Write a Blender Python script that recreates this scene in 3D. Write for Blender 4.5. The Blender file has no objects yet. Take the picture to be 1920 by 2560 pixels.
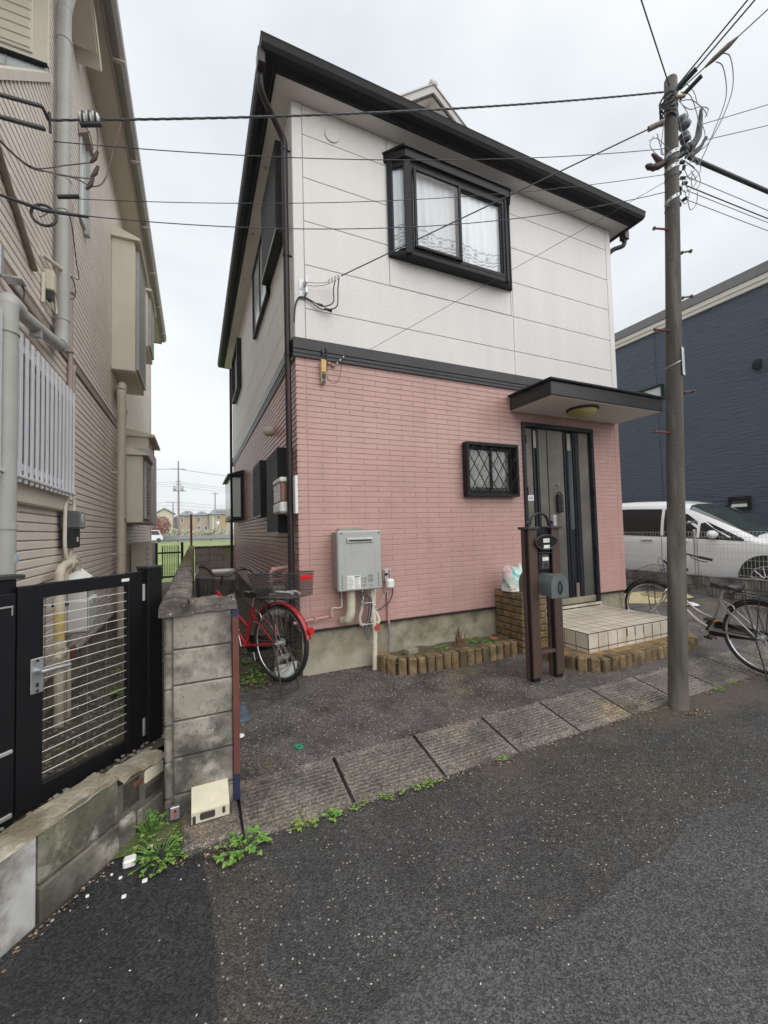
import bpy, math, random
from mathutils import Matrix, Vector
R=random.Random(7)
sc=bpy.context.scene
COL=sc.collection
# ------------------------------------------------------------------ camera, sky, sun, exposure
cam=bpy.data.cameras.new('camera'); co=bpy.data.objects.new('camera',cam); COL.objects.link(co)
cam.sensor_fit='HORIZONTAL'; cam.sensor_width=36.0; cam.lens=36.0*1024.68/1920.0
cam.clip_start=0.05; cam.clip_end=3000
CP=Vector((-0.91927,-3.97495,0.96824))
r_,u_,f_=(Vector(v) for v in ((0.908029,-0.418089,-0.026181),(0.006199,-0.049081,0.998776),(0.418862,0.907079,0.041976)))
co.matrix_world=Matrix(((r_.x,u_.x,-f_.x,CP.x),(r_.y,u_.y,-f_.y,CP.y),(r_.z,u_.z,-f_.z,CP.z),(0,0,0,1)))
sc.camera=co
SUN_EL,SUN_AZ=math.radians(50),math.radians(162)     # azimuth from +Y, clockwise
w=bpy.data.worlds.new('World'); sc.world=w; w.use_nodes=True
nt=w.node_tree; nt.nodes.clear()
def N(t,ty,**k):
    n=t.nodes.new(ty)
    for a,b in k.items(): setattr(n,a,b)
    return n
out=N(nt,'ShaderNodeOutputWorld'); bg=N(nt,'ShaderNodeBackground'); bg.inputs[1].default_value=0.074
sky=N(nt,'ShaderNodeTexSky',sky_type='NISHITA'); sky.sun_disc=False; sky.sun_elevation=SUN_EL; sky.sun_rotation=SUN_AZ
tc=N(nt,'ShaderNodeTexCoord'); mp=N(nt,'ShaderNodeMapping'); mp.inputs['Scale'].default_value=(1,1,2.2)
nz=N(nt,'ShaderNodeTexNoise'); nz.inputs['Scale'].default_value=1.6; nz.inputs['Detail'].default_value=5; nz.inputs['Roughness'].default_value=.5
cr=N(nt,'ShaderNodeValToRGB'); e=cr.color_ramp.elements
e[0].position=.34; e[0].color=(6.3,6.7,7.05,1); e[1].position=.64; e[1].color=(8.2,8.4,8.45,1)
mx=N(nt,'ShaderNodeMixRGB'); mx.inputs[0].default_value=.93
for a,b in ((tc.outputs['Generated'],mp.inputs[0]),(mp.outputs[0],nz.inputs[0]),(nz.outputs[0],cr.inputs[0]),(sky.outputs[0],mx.inputs[1]),(cr.outputs[0],mx.inputs[2]),(mx.outputs[0],bg.inputs[0]),(bg.outputs[0],out.inputs[0])): nt.links.new(a,b)
sl=bpy.data.lights.new('sun','SUN'); sl.energy=1.5; sl.angle=math.radians(95); sl.color=(1,.975,.94)
so=bpy.data.objects.new('sun',sl); COL.objects.link(so)
sd=Vector((math.sin(SUN_AZ)*math.cos(SUN_EL),math.cos(SUN_AZ)*math.cos(SUN_EL),math.sin(SUN_EL)))
so.rotation_euler=sd.to_track_quat('Z','Y').to_euler(); so.location=(0,-20,30)
vs=sc.view_settings; vs.view_transform='Standard'; vs.look='None'; vs.gamma=1.0; vs.use_curve_mapping=False; vs.exposure=0.82
sc.cycles.max_bounces=7; sc.cycles.transparent_max_bounces=16; sc.cycles.use_denoising=True
sc.cycles.sample_clamp_indirect=5

# ------------------------------------------------------------------ materials (all by world position)
MATS={}
def mat(name,col,rough=.6,var=.12,scale=6,bump=0,bscale=80,metal=0,spec=.5,rand=0,stain_or_light=None,spk=None,detail=4,bdist=.002,alpha=1,stretch=None,bstretch=None,grain=None):
    """stain=(colour, scale, threshold, softness, zmax or None)  spk=(colour, cell scale, size, share)"""
    m=bpy.data.materials.new(name); MATS[name]=m; m.use_nodes=True; t=m.node_tree
    b=t.nodes['Principled BSDF']; L=t.links.new
    b.inputs['Roughness'].default_value=rough; b.inputs['Metallic'].default_value=metal; b.inputs['Specular IOR Level'].default_value=spec
    g=N(t,'ShaderNodeNewGeometry'); pos=g.outputs['Position']
    if stretch:
        q=N(t,'ShaderNodeMapping'); q.inputs['Scale'].default_value=stretch; L(pos,q.inputs[0]); p1=q.outputs[0]
    else: p1=pos
    n=N(t,'ShaderNodeTexNoise'); n.inputs['Scale'].default_value=scale; n.inputs['Detail'].default_value=detail; n.inputs['Roughness'].default_value=.6; L(p1,n.inputs[0])
    r=N(t,'ShaderNodeValToRGB'); e=r.color_ramp.elements
    e[0].position=.32; e[1].position=.68
    e[0].color=[max(0,c*(1-var)) for c in col]+[1]; e[1].color=[min(1,c*(1+var)) for c in col]+[1]
    L(n.outputs[0],r.inputs[0]); c=r.outputs[0]
    if rand:
        oi=N(t,'ShaderNodeObjectInfo'); mr=N(t,'ShaderNodeMapRange'); mr.inputs[3].default_value=1-rand; mr.inputs[4].default_value=1+rand
        L(oi.outputs['Random'],mr.inputs[0]); h=N(t,'ShaderNodeVectorMath',operation='SCALE'); L(c,h.inputs[0]); L(mr.outputs[0],h.inputs['Scale']); c=h.outputs[0]
    for st in (stain_or_light if isinstance(stain_or_light,list) else [stain_or_light] if stain_or_light else []):
        sc_,ss,th,sf,zm=st
        n2=N(t,'ShaderNodeTexNoise'); n2.inputs['Scale'].default_value=ss; n2.inputs['Detail'].default_value=6; n2.inputs['Roughness'].default_value=.65; L(p1,n2.inputs[0])
        mr=N(t,'ShaderNodeMapRange'); mr.inputs[1].default_value=th-sf; mr.inputs[2].default_value=th+sf; L(n2.outputs[0],mr.inputs[0]); fac=mr.outputs[0]
        if zm is not None:
            sx=N(t,'ShaderNodeSeparateXYZ'); L(pos,sx.inputs[0]); m2=N(t,'ShaderNodeMapRange'); m2.inputs[1].default_value=zm[1]; m2.inputs[2].default_value=zm[0]; L(sx.outputs[2],m2.inputs[0])
            mu=N(t,'ShaderNodeMath',operation='MULTIPLY'); L(fac,mu.inputs[0]); L(m2.outputs[0],mu.inputs[1]); fac=mu.outputs[0]
        mi=N(t,'ShaderNodeMixRGB'); L(fac,mi.inputs[0]); L(c,mi.inputs[1]); mi.inputs[2].default_value=(*sc_,1); c=mi.outputs[0]
    if grain:
        v=N(t,'ShaderNodeTexVoronoi'); v.inputs['Scale'].default_value=grain[0]; L(pos,v.inputs['Vector']); sx=N(t,'ShaderNodeSeparateXYZ'); L(v.outputs['Color'],sx.inputs[0])
        rr=N(t,'ShaderNodeValToRGB'); ee=rr.color_ramp.elements; ee[0].position=.25; ee[0].color=(grain[1],)*3+(1,); ee[1].position=.95; ee[1].color=(grain[2],)*3+(1,); L(sx.outputs[0],rr.inputs[0])
        mi=N(t,'ShaderNodeMixRGB',blend_type='MULTIPLY'); mi.inputs[0].default_value=1; L(c,mi.inputs[1]); L(rr.outputs[0],mi.inputs[2]); c=mi.outputs[0]
    for sp in (spk or []):
        pc,ps,pr,sh=sp
        v=N(t,'ShaderNodeTexVoronoi'); v.inputs['Scale'].default_value=ps; L(pos,v.inputs['Vector'])
        sx=N(t,'ShaderNodeSeparateXYZ'); L(v.outputs['Color'],sx.inputs[0])
        a=N(t,'ShaderNodeMath',operation='LESS_THAN'); L(sx.outputs[0],a.inputs[0]); a.inputs[1].default_value=sh
        d=N(t,'ShaderNodeMapRange'); d.inputs[1].default_value=pr; d.inputs[2].default_value=pr*.6; L(v.outputs['Distance'],d.inputs[0])
        mu=N(t,'ShaderNodeMath',operation='MULTIPLY'); L(a.outputs[0],mu.inputs[0]); L(d.outputs[0],mu.inputs[1])
        bv=N(t,'ShaderNodeMapRange'); bv.inputs[3].default_value=.35; bv.inputs[4].default_value=1; L(sx.outputs[1],bv.inputs[0])
        m3=N(t,'ShaderNodeMath',operation='MULTIPLY'); L(mu.outputs[0],m3.inputs[0]); L(bv.outputs[0],m3.inputs[1])
        mi=N(t,'ShaderNodeMixRGB'); L(m3.outputs[0],mi.inputs[0]); L(c,mi.inputs[1]); mi.inputs[2].default_value=(*pc,1); c=mi.outputs[0]
    L(c,b.inputs['Base Color'])
    if bump:
        if bstretch:
            q=N(t,'ShaderNodeMapping'); q.inputs['Scale'].default_value=bstretch; L(pos,q.inputs[0]); p2=q.outputs[0]
        else: p2=pos
        nb=N(t,'ShaderNodeTexNoise'); nb.inputs['Scale'].default_value=bscale; nb.inputs['Detail'].default_value=3; L(p2,nb.inputs[0])
        bp=N(t,'ShaderNodeBump'); bp.inputs['Strength'].default_value=bump; bp.inputs['Distance'].default_value=bdist; L(nb.outputs[0],bp.inputs['Height']); L(bp.outputs[0],b.inputs['Normal'])
    if alpha<1: b.inputs['Alpha'].default_value=alpha
    return m
def glass(name,tint=(.96,.98,.98),refl=.05,rough=.02):
    m=bpy.data.materials.new(name); MATS[name]=m; m.use_nodes=True; t=m.node_tree; t.nodes.clear()
    o=N(t,'ShaderNodeOutputMaterial'); tr=N(t,'ShaderNodeBsdfTransparent'); gl=N(t,'ShaderNodeBsdfGlossy'); fr=N(t,'ShaderNodeLayerWeight'); pw=N(t,'ShaderNodeMath',operation='POWER'); pw.inputs[1].default_value=4.0; mx=N(t,'ShaderNodeMixShader'); ad=N(t,'ShaderNodeMath',operation='ADD')
    tr.inputs[0].default_value=(*tint,1); gl.inputs['Roughness'].default_value=rough; fr.inputs[0].default_value=.5; ad.inputs[1].default_value=refl; ad.use_clamp=True
    t.links.new(fr.outputs['Facing'],pw.inputs[0]); t.links.new(pw.outputs[0],ad.inputs[0]); t.links.new(ad.outputs[0],mx.inputs[0]); t.links.new(tr.outputs[0],mx.inputs[1]); t.links.new(gl.outputs[0],mx.inputs[2]); t.links.new(mx.outputs[0],o.inputs[0])
    return m
pink=mat('pink_siding',(.485,.292,.262),.36,.05,3,.35,120,rand=.035,stain_or_light=[((.54,.345,.305),1.3,.6,.15,None),((.40,.235,.21),2.2,.68,.1,(.7,-.1))])
pinkgap=mat('pink_joint',(.48,.30,.27),.6,.08,5)
white=mat('white_panel',(.70,.675,.65),.5,.03,2,.9,45,bdist=.004,stretch=(2.2,2.2,.28),stain_or_light=[((.655,.63,.605),1.6,.66,.12,None)])
soffit=mat('soffit_white',(.66,.62,.57),.65,.03,2)
black=mat('black_aluminium',(.010,.010,.012),.42,.15,10,spec=.22)
dbrown=mat('dark_brown_metal',(.024,.016,.015),.38,.15,10,spec=.35)
bandm=mat('charcoal_band',(.024,.023,.025),.33,.2,5,.1,90,spec=.4)
gutterm=mat('gutter_black',(.009,.008,.009),.55,.2,8,spec=.18,spk=[((.25,.25,.25),14,.12,.12)])
found=mat('foundation_mortar',(.46,.42,.35),.85,.1,3,.4,60,stain_or_light=[((.16,.155,.09),4,.46,.16,(-.24,-.45)),((.38,.32,.22),2.2,.57,.12,None)])
steel=mat('grey_steel',(.42,.42,.41),.45,.1,12,metal=.3)
galv=mat('galvanised',(.48,.49,.50),.4,.15,20,metal=.8)
heatm=mat('heater_paint',(.40,.41,.385),.42,.04,6)
cream=mat('cream_pvc',(.62,.56,.45),.5,.1,9,stain_or_light=((.40,.33,.24),5,.6,.12,None))
bpvc=mat('beige_pvc',(.50,.44,.36),.5,.08,7)
gpvc=mat('grey_pvc',(.40,.40,.37),.45,.07,6)
pinkpvc=mat('pink_paint',(.52,.29,.26),.5,.06,8)
whitep=mat('white_plastic',(.78,.78,.75),.4,.04,10)
yellowp=mat('aged_yellow_plastic',(.62,.42,.14),.5,.12,14)
blackp=mat('black_rubber',(.015,.015,.016),.55,.2,20)
cable=mat('cable_black',(.04,.037,.048),.5,.2,30)
cableg=mat('cable_grey',(.22,.21,.23),.5,.2,30)
door_l=mat('door_taupe',(.07,.071,.069),.42,.1,3,.15,200,spec=.3,stain_or_light=((.24,.215,.175),1.6,.48,.25,(1.3,-.1)))  # canopy shade painted in: dark panels with a paler tone lower down
door_d=mat('door_dark',(.014,.016,.022),.36,.15,8,spec=.3)
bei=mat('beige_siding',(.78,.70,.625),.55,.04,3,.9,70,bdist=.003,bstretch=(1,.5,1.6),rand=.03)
beid=mat('beige_groove',(.40,.33,.285),.8,.1,5)
beis=mat('beige_stucco',(.65,.60,.50),.7,.05,3,.8,90)
beisof=mat('beige_soffit',(.52,.46,.38),.7,.05,3)
beigut=mat('taupe_gutter',(.24,.215,.18),.45,.1,4)
blue=mat('navy_siding',(.060,.078,.107),.45,.16,3,1,3.2,bdist=.022,bstretch=(1,1,15),stretch=(1,1,14))
bluew=mat('cream_cornice',(.68,.64,.56),.6,.04,3)
roofg=mat('roof_grey',(.30,.29,.29),.6,.08,5)
verge=mat('verge_grey',(.46,.44,.43),.6,.05,5)
conc=mat('weathered_concrete',(.33,.30,.255),.9,.16,7,.7,110,stain_or_light=[((.07,.065,.055),3.2,.53,.1,None),((.46,.43,.38),5.5,.62,.08,None),((.12,.12,.10),14,.62,.1,None)],spk=[((.10,.095,.085),60,.3,.35)],rand=.06)
concdk=mat('rough_cap',(.15,.135,.115),.95,.35,13,1,70,bdist=.006,stain_or_light=[((.30,.275,.24),24,.6,.06,None),((.05,.042,.034),6,.54,.1,None)],spk=[((.42,.39,.33),48,.34,.2),((.06,.055,.05),70,.3,.3)])
concms=mat('mossy_cap',(.15,.135,.115),.95,.35,13,1,70,bdist=.006,stain_or_light=[((.19,.14,.025),2.2,.46,.12,None),((.33,.31,.28),24,.63,.05,None)])
concl=mat('pale_concrete',(.62,.57,.44),.9,.08,9,.6,120,spk=[((.42,.38,.3),90,.3,.2)])
rwall=mat('brown_block',(.27,.23,.20),.9,.16,5,.6,60,rand=.08)
rust=mat('red_oxide_paint',(.14,.045,.035),.6,.12,10,.3,60)
navy=mat('navy_paint',(.02,.025,.07),.5,.15,10)
asph=mat('asphalt_old',(.060,.0595,.059),.40,.28,3,1,150,bdist=.006,stain_or_light=[((.085,.07,.05),.9,.56,.1,None),((.025,.025,.026),45,.55,.2,None)],
   grain=(165,.6,1.65),spk=[((.42,.40,.37),70,.36,.10),((.62,.59,.47),34,.14,.03)])
asphn=mat('asphalt_new',(.024,.024,.026),.55,.22,4,1,170,bdist=.004,grain=(130,.5,1.8),spk=[((.5,.48,.40),40,.2,.045)])
asphs=mat('asphalt_smooth',(.058,.059,.061),.36,.14,2,.8,150,bdist=.004,grain=(150,.6,1.75),spk=[((.42,.42,.40),80,.28,.05),((.6,.58,.5),34,.13,.03)])
lotm=mat('exposed_aggregate',(.095,.085,.081),.52,.25,4,1,150,bdist=.005,stain_or_light=[((.13,.11,.06),1.6,.6,.08,None),((.035,.03,.03),2.4,.56,.12,None)],
   grain=(150,.55,1.8),spk=[((.62,.60,.58),58,.33,.15),((.40,.38,.36),100,.34,.12)])
apr=mat('apron_concrete',(.165,.145,.125),.7,.2,3,.9,130,bdist=.004,grain=(120,.6,1.7),stain_or_light=[((.26,.195,.125),1.5,.60,.06,None),((.055,.05,.046),2.8,.52,.12,None)],spk=[((.5,.47,.43),75,.3,.10)],rand=.1)
joint=mat('dark_joint',(.045,.04,.034),.95,.2,20)
_t=asph.node_tree; _b=_t.nodes['Principled BSDF']; _c=_b.inputs['Base Color'].links[0].from_socket
_p=N(_t,'ShaderNodeNewGeometry'); _x=N(_t,'ShaderNodeSeparateXYZ'); _t.links.new(_p.outputs['Position'],_x.inputs[0])
_n=N(_t,'ShaderNodeTexNoise'); _n.inputs['Scale'].default_value=2.6; _n.inputs['Detail'].default_value=6; _t.links.new(_p.outputs['Position'],_n.inputs[0])
_a=N(_t,'ShaderNodeMapRange'); _a.inputs[1].default_value=-2.45; _a.inputs[2].default_value=-1.8; _a.inputs[3].default_value=-.35; _a.inputs[4].default_value=.32; _t.links.new(_x.outputs[1],_a.inputs[0])
_e=N(_t,'ShaderNodeMapRange'); _e.inputs[1].default_value=-.2; _e.inputs[2].default_value=2.2; _e.inputs[3].default_value=-.22; _e.inputs[4].default_value=.05; _t.links.new(_x.outputs[0],_e.inputs[0])
_s=N(_t,'ShaderNodeMath',operation='ADD'); _t.links.new(_a.outputs[0],_s.inputs[0]); _t.links.new(_n.outputs[0],_s.inputs[1])
_s2=N(_t,'ShaderNodeMath',operation='ADD'); _t.links.new(_s.outputs[0],_s2.inputs[0]); _t.links.new(_e.outputs[0],_s2.inputs[1])
_m=N(_t,'ShaderNodeMapRange'); _m.inputs[1].default_value=.50; _m.inputs[2].default_value=.80; _m.inputs[4].default_value=.5; _t.links.new(_s2.outputs[0],_m.inputs[0])
_k=N(_t,'ShaderNodeMixRGB'); _k.inputs[2].default_value=(.125,.098,.066,1); _t.links.new(_m.outputs[0],_k.inputs[0]); _t.links.new(_c,_k.inputs[1]); _t.links.new(_k.outputs[0],_b.inputs['Base Color'])
sandm=mat('washed_sand',(.13,.105,.075),.85,.25,5,.8,130,spk=[((.4,.36,.28),90,.25,.08)])
passm=mat('passage_asphalt',(.09,.09,.09),.5,.15,3,.8,150,spk=[((.3,.3,.3),90,.3,.1)])
yard=mat('yard_soil',(.105,.085,.065),.95,.3,9,1,60,bdist=.02,stain_or_light=[((.10,.13,.035),3,.62,.08,None)])
brickm=mat('glazed_brown_brick',(.22,.135,.062),.7,.35,9,.8,60,rand=.35,stain_or_light=[((.075,.07,.04),7,.55,.12,None),((.30,.20,.08),5,.6,.08,None)])
brickm2=mat('mossy_brick',(.175,.118,.058),.8,.35,11,.9,60,rand=.4,stain_or_light=[((.065,.062,.028),7,.56,.12,None),((.30,.19,.10),9,.62,.08,None)])
mortar=mat('brick_mortar',(.10,.085,.065),.95,.2,10)
tilem=mat('cream_tile',(.60,.54,.46),.4,.1,3,.15,80,rand=.06,stain_or_light=((.42,.33,.2),2.5,.6,.12,None))
tjoint=mat('tile_joint',(.10,.065,.05),.9,.2,10)
soil=mat('planter_soil',(.11,.085,.05),.95,.3,14,1,50,bdist=.02,stain_or_light=((.09,.11,.03),6,.6,.1,None))
woodb=mat('brown_timber',(.075,.042,.031),.5,.2,4,.3,60,stretch=(6,6,.5))
ironm=mat('cast_iron',(.03,.032,.033),.45,.2,20,.3,80)
mboxm=mat('pewter_mailbox',(.13,.155,.155),.45,.15,6,.2,60,metal=.35)
polem=mat('weathered_pole',(.165,.147,.122),.8,.3,7,.6,90,stretch=(1.6,1.6,.22),stain_or_light=[((.05,.042,.033),3,.47,.15,(-.25,-.6)),((.07,.064,.055),1.8,.55,.12,None),((.24,.225,.2),2.6,.64,.08,None)],spk=[((.34,.32,.29),60,.25,.10),((.05,.045,.04),30,.25,.10)])
carw=mat('white_car_paint',(.86,.86,.86),.14,.01,3)
carg=mat('car_dark_glass',(.012,.013,.014),.04,.1,3,spec=.7)
redp=mat('red_bike_paint',(.36,.012,.018),.22,.1,6,spec=.6)
silverp=mat('champagne_bike_paint',(.42,.39,.37),.28,.06,6,metal=.6)
chrome=mat('chrome',(.62,.62,.63),.2,.06,10,metal=1)
tyrem=mat('tyre_rubber',(.014,.014,.014),.7,.2,20)
maroon=mat('maroon_bar',(.035,.012,.013),.3,.1,8)
redref=mat('red_reflector',(.55,.02,.02),.2,.08,30)
orange=mat('amber_reflector',(.7,.22,.02),.25,.08,30)
greenp=mat('green_plastic',(.0,.24,.12),.35,.05,20)
bluelid=mat('blue_grey_lid',(.09,.13,.17),.6,.25,12,.5,60)
leafm=mat('weed_leaf',(.125,.27,.045),.55,.35,25)
leafy=mat('yellow_green_leaf',(.21,.28,.06),.55,.3,25)
deadm=mat('dry_stem',(.16,.085,.04),.8,.3,20)
litterm=mat('leaf_litter',(.13,.095,.055),.85,.5,13)
gravelm=mat('gravel_stone',(.24,.22,.19),.85,.45,17)
curtain=mat('lace_curtain',(.82,.835,.87),.8,.03,4)
bordm=mat('curtain_border',(.44,.45,.46),.8,.12,30)
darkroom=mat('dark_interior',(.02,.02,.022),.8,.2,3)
frost=mat('frosted_glass',(.58,.62,.62),.12,.05,2)
whitebar=mat('white_lattice',(.66,.67,.69),.4,.04,5)
fieldm=mat('field_grass',(.18,.25,.075),.9,.35,.6,stain_or_light=((.24,.27,.07),.4,.55,.1,None))
hedgem=mat('pale_blossom',(.62,.62,.46),.8,.3,2.5)
hedged=mat('hedge_brown',(.16,.12,.085),.9,.3,1.5)
redtree=mat('red_foliage',(.30,.065,.05),.8,.4,3)
farb=mat('far_wall_brown',(.36,.26,.19),.8,.06,.4); farc=mat('far_wall_cream',(.60,.55,.42),.8,.05,.4); farg=mat('far_wall_grey',(.38,.35,.31),.8,.06,.4); farr=mat('far_roof',(.20,.205,.22),.5,.1,1); faro=mat('far_wall_orange',(.42,.26,.12),.8,.06,.4)
farw=mat('far_window',(.08,.09,.10),.2,.2,1); farp=mat('far_pole',(.27,.22,.22),.8,.1,1)
lampm=mat('lamp_dome',(.42,.34,.13),.35,.2,14)
labelw=mat('white_label',(.78,.77,.72),.5,.03,30); labelg=mat('grey_print',(.25,.25,.25),.6,.2,60)
clear=glass('window_glass'); screen=glass('screened_glass',(.88,.88,.88),.06,.12)
smokeg=glass('smoked_basket',(.66,.65,.66),.0,.3)
mintm=mat('mint_print',(.42,.58,.52),.35,.3,16); pinkm=mat('pink_print',(.72,.36,.40),.35,.3,14); yelm=mat('yellow_print',(.72,.52,.22),.35,.3,14)
redlab=mat('red_mark',(.5,.05,.04),.5,.1,20)
ypaint=mat('yellow_paint',(.52,.44,.24),.6,.12,5,.4,120); wpaint=mat('white_paint',(.75,.75,.74),.5,.05,8)
amber=mat('brown_meter_panel',(.20,.09,.06),.25,.2,12)

# ------------------------------------------------------------------ mesh helpers
OFF={}
def off(o): return OFF.get(o.name,Vector((0,0,0))) if o else Vector((0,0,0))
class MB:
    def __init__(s,M=None): s.v=[];s.f=[];s.mi=[];s.sm=[];s.M=M
    def add(s,vs,fs,mi=0,sm=False):
        b=len(s.v); s.v+= [(s.M@Vector(v)) if s.M else Vector(v) for v in vs]
        for f in fs: s.f.append([b+i for i in f]); s.mi.append(mi); s.sm.append(sm)
        return s
    def box(s,x0,x1,y0,y1,z0,z1,c=0,mi=0,T=None):
        if x0>x1:x0,x1=x1,x0
        if y0>y1:y0,y1=y1,y0
        if z0>z1:z0,z1=z1,z0
        if c<=0:
            vs=[(x,y,z) for z in (z0,z1) for y in (y0,y1) for x in (x0,x1)]
            fs=[(0,2,3,1),(4,5,7,6),(0,1,5,4),(2,6,7,3),(0,4,6,2),(1,3,7,5)]
        else:
            c=min(c,(x1-x0)*.45,(y1-y0)*.45,(z1-z0)*.45); vs=[];ix={}
            X=(x0,x1);Y=(y0,y1);Z=(z0,z1);S=(c,-c)
            for i in (0,1):
                for j in (0,1):
                    for k in (0,1):
                        ix[i,j,k]=len(vs)
                        vs+=[(X[i],Y[j]+S[j],Z[k]+S[k]),(X[i]+S[i],Y[j],Z[k]+S[k]),(X[i]+S[i],Y[j]+S[j],Z[k])]
            g=lambda i,j,k,a: ix[i,j,k]+a
            fs=[]
            for i in (0,1): q=[g(i,0,0,0),g(i,1,0,0),g(i,1,1,0),g(i,0,1,0)]; fs.append(q if i else q[::-1])
            for j in (0,1): q=[g(0,j,0,1),g(0,j,1,1),g(1,j,1,1),g(1,j,0,1)]; fs.append(q if j else q[::-1])
            for k in (0,1): q=[g(0,0,k,2),g(1,0,k,2),g(1,1,k,2),g(0,1,k,2)]; fs.append(q if k else q[::-1])
            for j in (0,1):
                for k in (0,1):
                    q=[g(0,j,k,1),g(1,j,k,1),g(1,j,k,2),g(0,j,k,2)]; fs.append(q if j==k else q[::-1])
            for i in (0,1):
                for k in (0,1):
                    q=[g(i,0,k,0),g(i,0,k,2),g(i,1,k,2),g(i,1,k,0)]; fs.append(q if (i^k) else q[::-1])
            for i in (0,1):
                for j in (0,1):
                    q=[g(i,j,0,0),g(i,j,1,0),g(i,j,1,1),g(i,j,0,1)]; fs.append(q if i==j else q[::-1])
            for i in (0,1):
                for j in (0,1):
                    for k in (0,1):
                        q=[g(i,j,k,0),g(i,j,k,1),g(i,j,k,2)]; fs.append(q if (i+j+k)%2 else q[::-1])
        if T is not None: vs=[T@Vector(v) for v in vs]
        return s.add(vs,fs,mi)
    def tube(s,pts,r,n=8,mi=0,closed=False,cap=True,sm=True):
        pts=[Vector(p) for p in pts]; m=len(pts); rs=r if isinstance(r,(list,tuple)) else [r]*m
        vs=[];fs=[];up=None
        for i,p in enumerate(pts):
            a=pts[(i-1)%m] if (closed or i>0) else p; b=pts[(i+1)%m] if (closed or i<m-1) else p
            d=(b-a)
            if d.length<1e-9: d=Vector((0,0,1))
            d.normalize()
            if up is None:
                up=Vector((0,0,1)) if abs(d.z)<.9 else Vector((1,0,0))
            u=d.cross(up)
            if u.length<1e-4: u=d.orthogonal()
            u.normalize(); v=u.cross(d).normalized(); up=v
            vs+=[p+(u*math.cos(t)+v*math.sin(t))*rs[i] for t in [2*math.pi*k/n for k in range(n)]]
        for i in range(m if closed else m-1):
            j=(i+1)%m
            for k in range(n): fs.append((i*n+k,i*n+(k+1)%n,j*n+(k+1)%n,j*n+k))
        s.add(vs,fs,mi,sm)
        if cap and not closed: s.add(vs[:n],[list(range(n))[::-1]],mi); s.add(vs[-n:],[list(range(n))],mi)
        return s
    def lathe(s,prof,c,axis=(0,0,1),n=20,mi=0,sm=True,cap=True):
        c=Vector(c); a=Vector(axis).normalized(); u=a.orthogonal().normalized(); v=a.cross(u)
        vs=[c+a*h+(u*math.cos(2*math.pi*k/n)+v*math.sin(2*math.pi*k/n))*r for r,h in prof for k in range(n)]
        fs=[(i*n+k,i*n+(k+1)%n,(i+1)*n+(k+1)%n,(i+1)*n+k) for i in range(len(prof)-1) for k in range(n)]
        s.add(vs,fs,mi,sm)
        if cap: s.add(vs[:n],[list(range(n))[::-1]],mi); s.add(vs[-n:],[list(range(n))],mi)
        return s
    def prism(s,poly,a,b,ax,mi=0):
        """poly of 2D points extruded along axis ax (0,1,2) from a to b; 2D order is the other axes in xyz order"""
        def p3(q,t):
            l=[0,0,0]; o=[i for i in (0,1,2) if i!=ax]; l[o[0]],l[o[1]],l[ax]=q[0],q[1],t; return tuple(l)
        n=len(poly); vs=[p3(q,a) for q in poly]+[p3(q,b) for q in poly]
        fs=[list(range(n))[::-1],list(range(n,2*n))]+[(i,(i+1)%n,n+(i+1)%n,n+i) for i in range(n)]
        return s.add(vs,fs,mi)
    def quad(s,a,b,c,d,mi=0): return s.add([a,b,c,d],[(0,1,2,3)],mi)
    def ico(s,c,r,mi=0,sq=(1,1,1),jit=0):
        t=(1+5**.5)/2; vs=[]
        for v in [(-1,t,0),(1,t,0),(-1,-t,0),(1,-t,0),(0,-1,t),(0,1,t),(0,-1,-t),(0,1,-t),(t,0,-1),(t,0,1),(-t,0,-1),(-t,0,1)]:
            k=r/1.9*(1+R.uniform(-jit,jit)); vs.append((c[0]+v[0]*k*sq[0],c[1]+v[1]*k*sq[1],c[2]+v[2]*k*sq[2]))
        return s.add(vs,[(0,11,5),(0,5,1),(0,1,7),(0,7,10),(0,10,11),(1,5,9),(5,11,4),(11,10,2),(10,7,6),(7,1,8),(3,9,4),(3,4,2),(3,2,6),(3,6,8),(3,8,9),(4,9,5),(2,4,11),(6,2,10),(8,6,7),(9,8,1)],mi)
    def mesh(s,name,o,recalc=True):
        me=bpy.data.meshes.new(name); me.from_pydata([tuple(v-o) for v in s.v],[],s.f)
        for p,mi,sm in zip(me.polygons,s.mi,s.sm): p.material_index=mi; p.use_smooth=sm
        if recalc and len(s.f)<60000:
            import bmesh
            b=bmesh.new(); b.from_mesh(me); bmesh.ops.recalc_face_normals(b,faces=b.faces); b.to_mesh(me); b.free()
        return me
    def build(s,name,mats,parent=None,kind=None,label=None,recalc=True):
        if parent: o=off(parent)
        else:
            xs=[v.x for v in s.v]; ys=[v.y for v in s.v]; zs=[v.z for v in s.v]
            o=Vector(((min(xs)+max(xs))/2,(min(ys)+max(ys))/2,min(zs)))
        me=s.mesh(name,o,recalc)
        for m in (mats if isinstance(mats,(list,tuple)) else [mats]): me.materials.append(m)
        ob=bpy.data.objects.new(name,me); COL.objects.link(ob)
        if parent: ob.parent=parent
        else: ob.location=o
        OFF[ob.name]=o
        if kind: ob['kind']=kind
        if label: ob['label']=label
        return ob
def piece(name,me,loc,parent,rotz=0):
    ob=bpy.data.objects.new(name,me); COL.objects.link(ob); ob.parent=parent; ob.location=Vector(loc)-off(parent); ob.rotation_euler=(0,0,rotz); return ob
def thing(name,label,cat,loc,group=None):
    o=bpy.data.objects.new(name,None); COL.objects.link(o); o.location=loc; o.empty_display_size=.1; OFF[o.name]=Vector(loc)
    return tag(o,label,cat,group)
def tag(o,label,cat,group=None):
    o['label']=label; o['category']=cat
    if group: o['group']=group
    return o
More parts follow.
